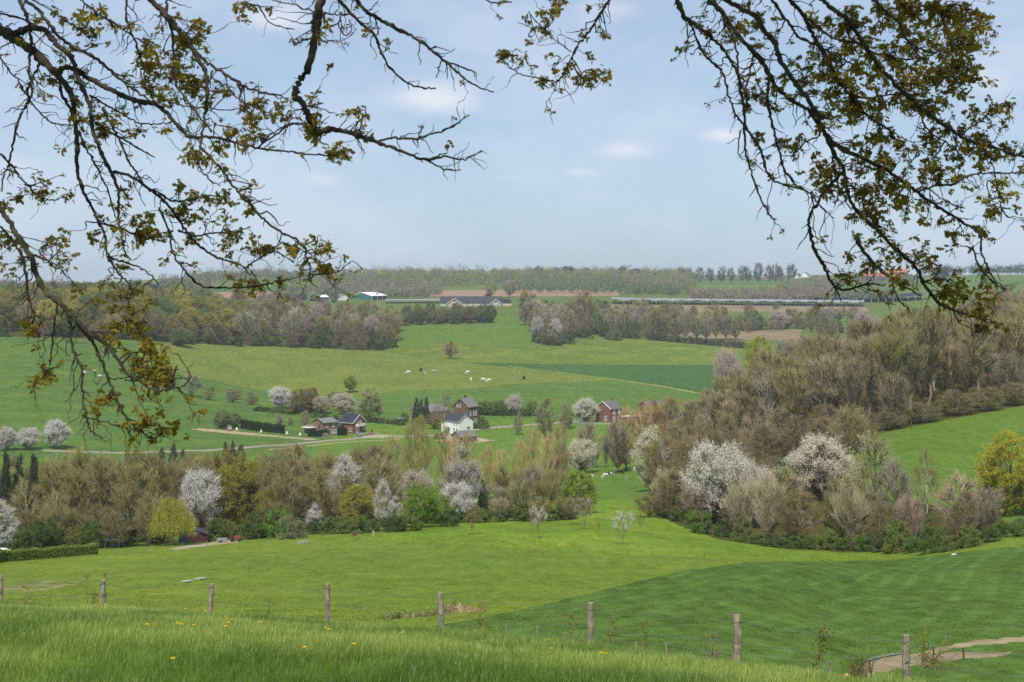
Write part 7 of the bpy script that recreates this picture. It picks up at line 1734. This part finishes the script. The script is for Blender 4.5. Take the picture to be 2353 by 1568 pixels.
RIGHT = [
 (zC, [(1560, -40, 9), (1590, 0, 8), (1650, 20, 9), (1760, 15, 7)]),
 (zC, [(2440, -40, 17), (2353, 95, 16), (2290, 200, 14), (2200, 310, 14), (2160, 400, 13), (2100, 500, 12), (2060, 550, 10), (1950, 530, 8), (1820, 500, 7), (1740, 450, 6), (1690, 390, 5)]),
 (zC, [(2160, 350, 7), (2050, 270, 6), (1980, 200, 6), (1890, 185, 5), (1800, 150, 4)]), (zC, [(2060, 550, 6), (2030, 640, 5), (1985, 690, 4)]), (zC, [(2165, 410, 5), (2220, 540, 5), (2200, 600, 4)]), (zC, [(2150, 370, 5), (2080, 420, 4), (2010, 450, 3)]),
 (zR, [(0, -60, 30), (20, 0, 30), (70, 110, 28), (150, 170, 24), (240, 240, 20), (320, 320, 18), (380, 410, 16), (420, 480, 14), (450, 600, 14), (470, 720, 14), (480, 850, 16), (540, 940, 16), (590, 1030, 13), (620, 1150, 13), (700, 1230, 12), (860, 1275, 12), (930, 1320, 11), (1000, 1400, 9), (1080, 1470, 6)]),
 (zR, [(70, 110, 14), (130, 200, 12), (170, 310, 13), (230, 400, 14), (320, 480, 14), (350, 560, 12), (370, 660, 12), (420, 780, 13), (470, 850, 14), (480, 1000, 13), (510, 1120, 12), (550, 1260, 12), (600, 1370, 10), (650, 1460, 9), (690, 1475, 7)]),
 (zR, [(455, 870, 9), (430, 960, 8), (440, 1040, 7), (460, 1080, 5)]),
 (zR, [(190, -60, 30), (240, 0, 30), (330, 90, 30), (440, 250, 28), (560, 370, 28), (630, 480, 26), (700, 600, 24), (800, 680, 24), (900, 740, 22), (980, 830, 24), (1030, 920, 30), (1130, 1000, 26), (1260, 1060, 24), (1380, 1120, 24), (1500, 1190, 20), (1620, 1280, 20), (1720, 1360, 18), (1850, 1440, 17), (1960, 1510, 15), (2050, 1568, 13), (2080, 1740, 10), (2150, 1870, 9), (2230, 1950, 6)]),
 (zR, [(1030, 930, 26), (1090, 1060, 24), (1140, 1130, 21), (1160, 1250, 20), (1190, 1360, 20), (1250, 1450, 20), (1350, 1530, 20), (1450, 1640, 22), (1500, 1680, 24), (1560, 1730, 24), (1640, 1820, 22), (1680, 1910, 20), (1740, 1990, 19), (1800, 2050, 17), (1880, 2085, 14), (1960, 2115, 12), (2080, 2150, 8)]),
 (zE, [(1870, 395, 9), (1900, 460, 8), (1920, 500, 7), (2000, 530, 6), (2050, 560, 5)]),
 (zE, [(1230, -60, 22), (1270, 0, 22), (1330, 80, 20), (1390, 140, 18), (1460, 180, 18), (1500, 220, 14), (1580, 260, 11), (1660, 310, 9)]),
 (zE, [(1460, 180, 11), (1480, 270, 10), (1520, 350, 9), (1570, 390, 8), (1600, 440, 5)]),
 (zR, [(1145, 1150, 18), (1050, 1250, 18), (960, 1370, 18), (910, 1470, 17), (915, 1568, 19), (950, 1690, 22), (1000, 1770, 20), (1040, 1870, 18), (1090, 1930, 16), (1160, 1950, 14), (1260, 1920, 12), (1320, 1910, 10), (1420, 1920, 7)]),
 (zE, [(1085, 255, 9), (1110, 310, 8), (1130, 350, 5)]),
 (zR, [(300, -60, 28), (350, 0, 28), (450, 60, 30), (540, 110, 28), (620, 220, 29), (680, 290, 30), (710, 400, 28), (780, 510, 27), (850, 600, 26), (920, 700, 26), (985, 810, 24)]),
 (zR, [(560, 370, 20), (605, 430, 20), (640, 520, 18), (630, 700, 16), (660, 830, 15), (690, 950, 14), (720, 1060, 14), (740, 1140, 13), (820, 1240, 11), (880, 1280, 8)]),
 (zR, [(730, -60, 24), (780, 0, 24), (860, 90, 24), (920, 200, 22), (990, 330, 21), (1060, 440, 20), (1120, 560, 20), (1190, 640, 18), (1270, 740, 16), (1340, 810, 14), (1440, 870, 12), (1470, 930, 9)]),
 (zR, [(940, -60, 24), (1000, 0, 24), (1080, 70, 26), (1170, 130, 26), (1240, 240, 26), (1310, 350, 24), (1390, 460, 24), (1470, 550, 22), (1560, 640, 22), (1640, 710, 22), (1740, 790, 22), (1840, 860, 22), (1930, 920, 20), (2050, 970, 20), (2180, 1000, 18), (2270, 1040, 16), (2353, 1055, 15), (2440, 1080, 14)]),
 (zR, [(1280, -60, 18), (1340, 0, 18), (1430, 80, 16), (1520, 170, 15), (1560, 260, 14), (1640, 330, 12), (1760, 350, 9)]),
 (zR, [(1480, -40, 14), (1560, 20, 14), (1700, 50, 13), (1800, 60, 9)]),
 (zR, [(1640, 1285, 14), (1760, 1250, 14), (1880, 1240, 16), (1960, 1190, 12), (2100, 1165, 10), (2250, 1165, 10), (2400, 1165, 9)]),
 (zR, [(640, -40, 20), (700, 60, 19), (790, 180, 17), (850, 260, 15), (960, 300, 14), (1080, 370, 12), (1200, 430, 9)]),
 (zR, [(860, 90, 13), (930, 150, 13), (1080, 260, 12), (1250, 300, 9), (1350, 380, 6)]),
 (zR, [(330, 90, 15), (345, 160, 14), (390, 240, 14), (420, 350, 13), (430, 470, 13), (440, 600, 12), (470, 700, 12), (480, 840, 12)]),
 (zR, [(530, 340, 11), (520, 450, 10), (485, 600, 10), (490, 720, 9)]),
 (zR, [(1060, 960, 11), (1070, 1100, 10), (1100, 1230, 10), (1150, 1340, 9), (1190, 1420, 7)]),
 (zR, [(1320, 360, 12), (1420, 380, 11), (1540, 400, 10), (1660, 390, 9), (1760, 360, 8), (1850, 300, 6)]),
 (zR, [(1480, 560, 12), (1600, 560, 11), (1720, 540, 10), (1840, 480, 9), (1950, 520, 7), (2010, 590, 5)]),
 (zR, [(1650, 720, 12), (1690, 850, 10), (1800, 940, 9), (1900, 1010, 8), (1960, 1090, 6)]),
 (zR, [(1930, 920, 10), (1990, 860, 9), (2080, 800, 9), (2150, 720, 8), (2240, 690, 6)]),
 (zR, [(2050, 970, 10), (2120, 1060, 9), (2160, 1180, 8), (2180, 1300, 7), (2200, 1400, 5)]),
 (zR, [(1620, 1280, 11), (1700, 1260, 10), (1790, 1330, 9), (1880, 1380, 7), (1960, 1400, 5)]),
 (zR, [(900, 740, 12), (980, 900, 11), (880, 960, 9), (800, 1040, 7), (720, 1050, 5)]),
 (zR, [(1190, 640, 12), (1320, 660, 11), (1440, 640, 10), (1540, 620, 8)]),
 (zE, [(1740, 310, 10), (1800, 280, 9), (1850, 200, 8), (1900, 130, 6)]), (zE, [(1680, 220, 9), (1760, 180, 8), (1800, 100, 7)]),
 (zE, [(2010, -20, 11), (2030, 60, 11), (2080, 150, 10), (2150, 220, 9), (2230, 270, 6)]),
]
BL = [(334, 806, 50, 50, 26), (369, 863, 42, 26, 16), (359, 154, 70, 60, 34), (444, 79, 45, 40, 14), (205, 41, 60, 35, 14), (461, 349, 50, 25, 12), (461, 490, 160, 60, 34), (308, 529, 85, 45, 16), (598, 246, 60, 35, 16), (725, 608, 60, 45, 14), (571, 648, 65, 15, 8), (360, 982, 60, 30, 14), (430, 210, 60, 40, 14), (560, 320, 60, 30, 10), (720, 300, 30, 40, 8), (835, 285, 16, 30, 6), (730, 230, 8, 35, 4), (60, 450, 60, 50, 12), (25, 590, 30, 50, 12), (75, 745, 20, 14, 5), (105, 860, 25, 25, 7), (140, 560, 30, 40, 8), (255, 650, 60, 40, 10), (230, 300, 60, 60, 12), (120, 200, 60, 60, 8), (270, 750, 50, 30, 8), (620, 560, 80, 30, 12), (780, 340, 40, 20, 8), (735, 65, 40, 20, 6), (560, 20, 60, 15, 5), (250, 920, 40, 20, 5)]
BR = [(2130, 113, 120, 95, 120), (2061, 20, 100, 30, 34), (1890, 171, 80, 65, 48), (1942, 246, 85, 45, 44), (2130, 212, 115, 65, 70), (1747, 212, 38, 42, 16), (2044, 342, 95, 55, 38), (2266, 308, 85, 75, 44), (2147, 369, 75, 45, 30), (1890, 410, 75, 40, 22), (1993, 437, 85, 50, 28), (2112, 485, 115, 48, 24), (2300, 461, 60, 75, 24), (2044, 615, 60, 42, 18), (2215, 677, 110, 50, 22), (2266, 745, 35, 26, 10), (1948, 626, 28, 32, 6), (1720, 60, 60, 60, 14), (1650, 60, 60, 40, 8), (1960, 60, 70, 40, 26), (2240, 70, 40, 60, 26), (1800, 320, 50, 40, 12), (1340, 170, 80, 20, 12), (1230, 150, 40, 50, 7), (1270, 30, 30, 40, 9), (1370, 100, 30, 60, 7), (1150, 125, 12, 20, 5), (2160, 600, 80, 50, 16), (1590, 100, 40, 50, 4), (2000, 520, 60, 50, 12), (1990, 130, 60, 40, 22)]


def smooth_path(P, W, n):
    """Catmull-Rom through the traced points"""
    P = np.asarray(P, float); k = len(P); u = np.linspace(0, k - 1, n); i = np.clip(u.astype(int), 0, k - 2); f = (u - i)[:, None]
    e = np.vstack([2 * P[0] - P[1], P, 2 * P[-1] - P[-2]]); p0, p1, p2, p3 = e[i], e[i + 1], e[i + 2], e[i + 3]
    return .5 * (2 * p1 + (p2 - p0) * f + (2 * p0 - 5 * p1 + 4 * p2 - p3) * f ** 2 + (3 * p1 - p0 - 3 * p2 + p3) * f ** 3), np.interp(u, np.arange(k), W)


def oak(label, trunk_xy, lean, hub, traced, bunches, seed, Yr, density, canopy, lcol, leafy=.16):
    g = np.random.default_rng(seed)
    X, Y = trunk_xy; base = np.array([X, Y, gz(X, Y)])
    root = thing('oak_tree', label, 'tree', base)
    hubw = np.array(hub)
    mb = MB(); s = np.linspace(0, 1, 10)[:, None]; top = hubw + [0, 0, 2.0]
    path = (1 - s) ** 2 * base + 2 * s * (1 - s) * (base + np.array([lean[0], lean[1], (top[2] - base[2]) * .6])) + s * s * top
    mb.tube(path - base - [0, 0, 0], np.linspace(.42, .14, 10), 12)
    mb.build('trunk', M_oakbark, root, smooth=True)
    recs = []
    for li, (zf, pts) in enumerate(traced):
        sc = .43963 if zf is zD else .34179
        px = np.array([zf(p) for p in pts]); wd = np.array([p[2] for p in pts]) * sc * 1.12
        # join to an already placed limb when it starts on it, so depths agree
        Y0 = g.uniform(*Yr)
        best = None
        for r in recs:
            d = np.hypot(r['px'][:, 0] - px[0, 0], r['px'][:, 1] - px[0, 1]); k = int(np.argmin(d))
            if d[k] < 16 and (best is None or d[k] < best[0]): best = (d[k], r['Y'][k])
        if best: Y0 = best[1]
        L = np.concatenate([[0], np.cumsum(np.hypot(*np.diff(px, axis=0).T))]); slope = g.uniform(-.9, .9) / 500
        Yd = np.clip(Y0 + slope * L, 7.8, 13.0)
        W3 = np.array([pt(x, y, d) for (x, y), d in zip(px, Yd)]); rad = wd / F * Yd / 2
        edge = px[0, 1] < 0 or px[0, 0] < 0 or px[0, 0] > 2353
        P3, R3 = smooth_path(W3, rad, max(12, int(L[-1] / 6)))
        n = len(P3); P3[1:-1] += g.normal(0, .0035, (n - 2, 3))
        kn = (g.uniform(size=n) < .22) * g.uniform(.15, .5, n); R3 = R3 * (1 + g.normal(0, .05, n) + kn)
        if edge and best is None:
            q = P3[0]; up = hubw + g.normal(0, .35, 3); m = q * .55 + up * .45 + [0, 0, .5]
            u = np.linspace(0, 1, 7)[:-1, None]; ext = (1 - u) ** 2 * up + 2 * u * (1 - u) * m + u * u * q
            P3 = np.vstack([ext, P3]); R3 = np.concatenate([np.linspace(max(.07, R3[0] * 1.9), R3[0], 6), R3])
        recs.append(dict(px=np.array([(CX + p[0] / p[1] * F, YH + F * (EZ - p[2]) / p[1]) for p in P3]), P=P3, R=R3, Y=P3[:, 1], mb=MB(), leaf=[], L=L[-1]))
        recs[-1]['mb'].tube(P3 - base, R3, 8)
    allp = np.vstack([r['px'] for r in recs]); own = np.concatenate([np.full(len(r['px']), i) for i, r in enumerate(recs)]); loc = np.concatenate([np.arange(len(r['px'])) for r in recs])

    def add_cluster(r, p, s):
        V, T_ = CLU[g.integers(len(CLU))]
        a = g.uniform(0, 2 * pi); c_, s_ = cos(a), sin(a); V = V @ np.array([[c_, s_, 0], [-s_, c_, 0], [0, 0, 1]]) * s
        r['leaf'].append((V + p - base, T_))

    def twig(r, a, b, w, side=2):
        d = b - a; l = np.linalg.norm(d); m1 = a + d * .35 + g.normal(0, .10 * l, 3) * [1, .5, 1]; m2 = a + d * .7 + g.normal(0, .08 * l, 3) * [1, .5, 1] - [0, 0, .03 * l]
        P_, R_ = smooth_path([a, m1, m2, b], [w, w * .8, w * .6, w * .4], 9); P_[1:-1] += g.normal(0, .006 * min(1, l * 4), (7, 3)); R_ = R_ * (1 + (g.uniform(size=9) < .3) * .5)
        r['mb'].tube(P_ - base, R_, 5)
        return P_
    # clusters of leaves where the photo has them, each on its own twig
    for (cx_, cy_, rx_, ry_, n) in bunches:
        for _ in range(int(n * density)):
            q = np.array([cx_ + g.normal(0, .55) * rx_, cy_ + g.normal(0, .55) * ry_])
            d = np.hypot(allp[:, 0] - q[0], allp[:, 1] - q[1]); k = int(np.argmin(d + g.uniform(0, 18, len(d)))); r = recs[own[k]]; a = r['P'][loc[k]]
            if d[k] > 110: continue
            b = pt(q[0], q[1], np.clip(a[1] + abs(g.normal(0, .30)) - .06, 7.5, 13.2)); P_ = twig(r, a, b, g.uniform(.0026, .0048))
            add_cluster(r, b, g.uniform(.75, 1.2) * a[1] / 10)
            if g.uniform() < .5: add_cluster(r, P_[int(g.integers(4, 7))], g.uniform(.5, .9) * a[1] / 10)
            if g.uniform() < .35:
                c = P_[int(g.integers(3, 7))]; e = c + g.normal(0, .12, 3) * [1, .6, .8]; twig(r, c, e, .0025); add_cluster(r, e, g.uniform(.5, .9) * a[1] / 10)
    # bare spurs and short side twigs all along
    for r in recs:
        n = int(r['L'] / 19)
        for _ in range(n):
            k = int(g.integers(1, len(r['P']) - 1))
            if not (-40 < r['px'][k][0] < 2390 and r['px'][k][1] > -40): continue
            a = r['P'][k]; t_ = unit(r['P'][k + 1] - r['P'][k - 1]); sd = unit(np.cross(t_, [0, 1, 0])) * g.choice([-1, 1]); l = g.uniform(.03, .16) if g.uniform() < .75 else g.uniform(.14, .28)
            b = a + (t_ * g.uniform(.2, .9) + sd * g.uniform(.4, 1) + [0, g.normal(0, .4), 0]) * l - [0, 0, .15 * l]
            twig(r, a, b, max(.0022, min(.0042, r['R'][k] * .5)))
            if g.uniform() < leafy: add_cluster(r, b, g.uniform(.4, .8) * a[1] / 10)
    for r in recs:
        b = r['mb'].build('bough', M_oakbark, root, smooth=True)
        if r['leaf']:
            V = np.vstack([x for x, _ in r['leaf']]); off = np.cumsum([0] + [len(x) for x, _ in r['leaf'][:-1]]); T_ = np.vstack([y + o for (_, y), o in zip(r['leaf'], off)])
            fo = obj('foliage', mk('foliage', V, None, T_, [M_oakleaf]), b, lcol)
    # the rest of the crown, above the view: it shades the boughs and dapples the bank
    (x0, x1, y0, y1, z0, z1, n) = canopy
    c = np.stack([g.uniform(x0, x1, n), g.uniform(y0, y1, n), EZ + g.uniform(z0, z1, n)], 1)
    cen = np.stack([g.uniform(x0, x1, 26), g.uniform(y0, y1, 26), EZ + g.uniform(z0, z1, 26)], 1)
    c = cen[g.integers(0, 26, n)] * .62 + c * .38
    keep = YH - F * (c[:, 2] - EZ) / np.maximum(c[:, 1], .2) < -260
    c = c[keep | (c[:, 1] < .5)]
    V, Q = cards(c, .16, g, .7); cr = obj('crown', mk('crown', V - base, Q, None, [M_oakleaf]), root, lcol)
    lm = MB()
    for p in cen:
        u = np.linspace(0, 1, 6)[:, None]; m = hubw * .5 + p * .5 + [0, 0, .6]; q = (1 - u) ** 2 * hubw + 2 * u * (1 - u) * m + u * u * p
        pr = YH - F * (q[:, 2] - EZ) / np.maximum(q[:, 1], .2)
        if np.all(pr < -150): lm.tube(q - base, np.linspace(.08, .02, 6), 6)
    lm.build('limb', M_oakbark, cr, smooth=True)
    return root


OAKC = (.27, .205, .030)
oak('oak tree whose drooping boughs with young leaves hang in from the upper left', (-7.5, 8.5), (1.0, .2), (-5.0, 8.8, EZ + 4.6), LEFT, BL, 31, (8.6, 11.4), .90, (-10, -.5, 4.5, 11, 3.4, 7.5, 3600), OAKC)
oak('oak tree whose dense leafy boughs hang in from the upper right', (2.6, -3.0), (-.3, 2.5), (1.3, 7.2, EZ + 4.2), RIGHT, BR, 32, (8.6, 11.0), .74, (-2.5, 4.6, 3.5, 10, 3.4, 7.0, 3600), OAKC)
# ================================================================== sky, sun, air, camera
SUN = np.array([-.13, -.64, 1.0]); SUN = SUN / np.linalg.norm(SUN)
w = bpy.data.worlds.new('World'); S.world = w; w.use_nodes = True; t_ = w.node_tree; t_.nodes.clear(); n_, l_ = t_.nodes, t_.links
sky = n_.new('ShaderNodeTexSky'); sky.sky_type = 'NISHITA'; sky.sun_disc = False
sky.sun_elevation = math.asin(SUN[2]); sky.sun_rotation = math.atan2(SUN[0], SUN[1]); sky.air_density = 1.0; sky.dust_density = .6; sky.ozone_density = 1.5; sky.altitude = 150
tc = n_.new('ShaderNodeTexCoord'); sp = n_.new('ShaderNodeSeparateXYZ'); l_.new(tc.outputs['Generated'], sp.inputs[0])
dy = math_(n_, l_, 'MAXIMUM', sp.outputs[1], .05); u = math_(n_, l_, 'DIVIDE', sp.outputs[0], dy); v = math_(n_, l_, 'DIVIDE', sp.outputs[2], dy)
cb = n_.new('ShaderNodeCombineXYZ'); l_.new(u, cb.inputs[0]); l_.new(math_(n_, l_, 'MULTIPLY', v, 2.1), cb.inputs[1])
nz = noise(n_, l_, cb.outputs[0], 22, 6.0, .58); nzl = noise(n_, l_, cb.outputs[0], 5.0, 4.0, .55)
dens = None
for (px, py, rx, ry, k) in [(1000, 225, 190, 62, 1.0), (640, 40, 130, 55, .9), (1440, 345, 130, 34, .75), (1660, 312, 80, 26, .8), (1330, 396, 70, 20, .6), (730, 412, 120, 34, .55), (330, 140, 80, 45, .8), (1390, 30, 130, 60, .6), (1720, 170, 120, 60, .6), (2280, 190, 120, 60, .55), (40, 375, 90, 40, .7), (1150, 410, 110, 20, .4), (900, 330, 200, 24, .35)]:
    du = math_(n_, l_, 'MULTIPLY', math_(n_, l_, 'SUBTRACT', u, (px - CX) / F), F / rx); dv = math_(n_, l_, 'MULTIPLY', math_(n_, l_, 'SUBTRACT', v, (YH - py) / F), F / ry)
    r2 = math_(n_, l_, 'ADD', math_(n_, l_, 'MULTIPLY', du, du), math_(n_, l_, 'MULTIPLY', dv, dv))
    e = math_(n_, l_, 'MULTIPLY', math_(n_, l_, 'SUBTRACT', 1.0, math_(n_, l_, 'POWER', r2, .6), clamp=True), k)
    dens = e if dens is None else math_(n_, l_, 'MAXIMUM', dens, e)
cl = ramp(n_, l_, math_(n_, l_, 'ADD', dens, math_(n_, l_, 'MULTIPLY', math_(n_, l_, 'SUBTRACT', nz, .5), 1.15)), .10, 1.15)
veil = math_(n_, l_, 'MULTIPLY', ramp(n_, l_, nzl, .36, .70), .62)
SKYK = .097
base = mixc(n_, l_, 1.0, sky.outputs[0], (.62, .80, 1.0), 'MULTIPLY')
# thin high cloud veil over the whole sky, whiter patches of cumulus in it
c = mixc(n_, l_, .58, base, (4.80, 5.80, 7.05)); c = mixc(n_, l_, veil, c, (5.9, 6.7, 7.9)); c = mixc(n_, l_, math_(n_, l_, 'MULTIPLY', cl, .85), c, (7.3, 7.6, 8.1))
bg = n_.new('ShaderNodeBackground'); l_.new(c, bg.inputs[0]); bg.inputs[1].default_value = SKYK
o_ = n_.new('ShaderNodeOutputWorld'); l_.new(bg.outputs[0], o_.inputs[0])

sl = bpy.data.lights.new('sun', 'SUN'); sl.energy = 3.6; sl.angle = radians(.53); sl.color = (1.0, .94, .81); so = bpy.data.objects.new('sun', sl); COL.objects.link(so)
from mathutils import Vector
so.rotation_euler = Vector(SUN).to_track_quat('Z', 'Y').to_euler()

HZ = 9000; mb = MB(); zlo, zhi = EZ - 66, EZ + 26
mb.box((0, 1700, (zlo + zhi) / 2), (2 * HZ, 3800, zhi - zlo)); hz = mb.build('haze', []); me = hz.data; me.materials.clear()
mh = bpy.data.materials.new('haze_air'); t_, n_, l_ = nt(mh); pv = n_.new('ShaderNodeVolumePrincipled'); pv.inputs['Color'].default_value = (.80, .88, 1.0, 1); pv.inputs['Density'].default_value = HAZE; pv.inputs['Anisotropy'].default_value = .0
o_ = n_.new('ShaderNodeOutputMaterial'); l_.new(pv.outputs[0], o_.inputs[1]); me.materials.append(mh); tag(hz, kind='stuff', label='thin pale haze lying over the whole valley', cat='haze')

cd = bpy.data.cameras.new('camera'); cam = bpy.data.objects.new('camera', cd); COL.objects.link(cam); S.camera = cam
cd.lens = 50; cd.sensor_width = 36; cd.shift_y = -(784 - YH) / 2353; cd.clip_start = .1; cd.clip_end = 12000
cam.location = (0, 0, EZ); cam.rotation_euler = (pi / 2, 0, 0)
cd.dof.use_dof = True; cd.dof.focus_distance = 250; cd.dof.aperture_fstop = 9.0
S.view_settings.view_transform = 'Standard'; S.view_settings.look = 'None'; S.view_settings.exposure = EXPO; S.view_settings.gamma = 1
S.render.engine = 'CYCLES'; cy = S.cycles; cy.max_bounces = 5; cy.diffuse_bounces = 3; cy.transmission_bounces = 4; cy.volume_bounces = 0; cy.transparent_max_bounces = 6; cy.use_denoising = DENO; cy.sample_clamp_indirect = 6; cy.use_adaptive_sampling = True; cy.adaptive_threshold = .01
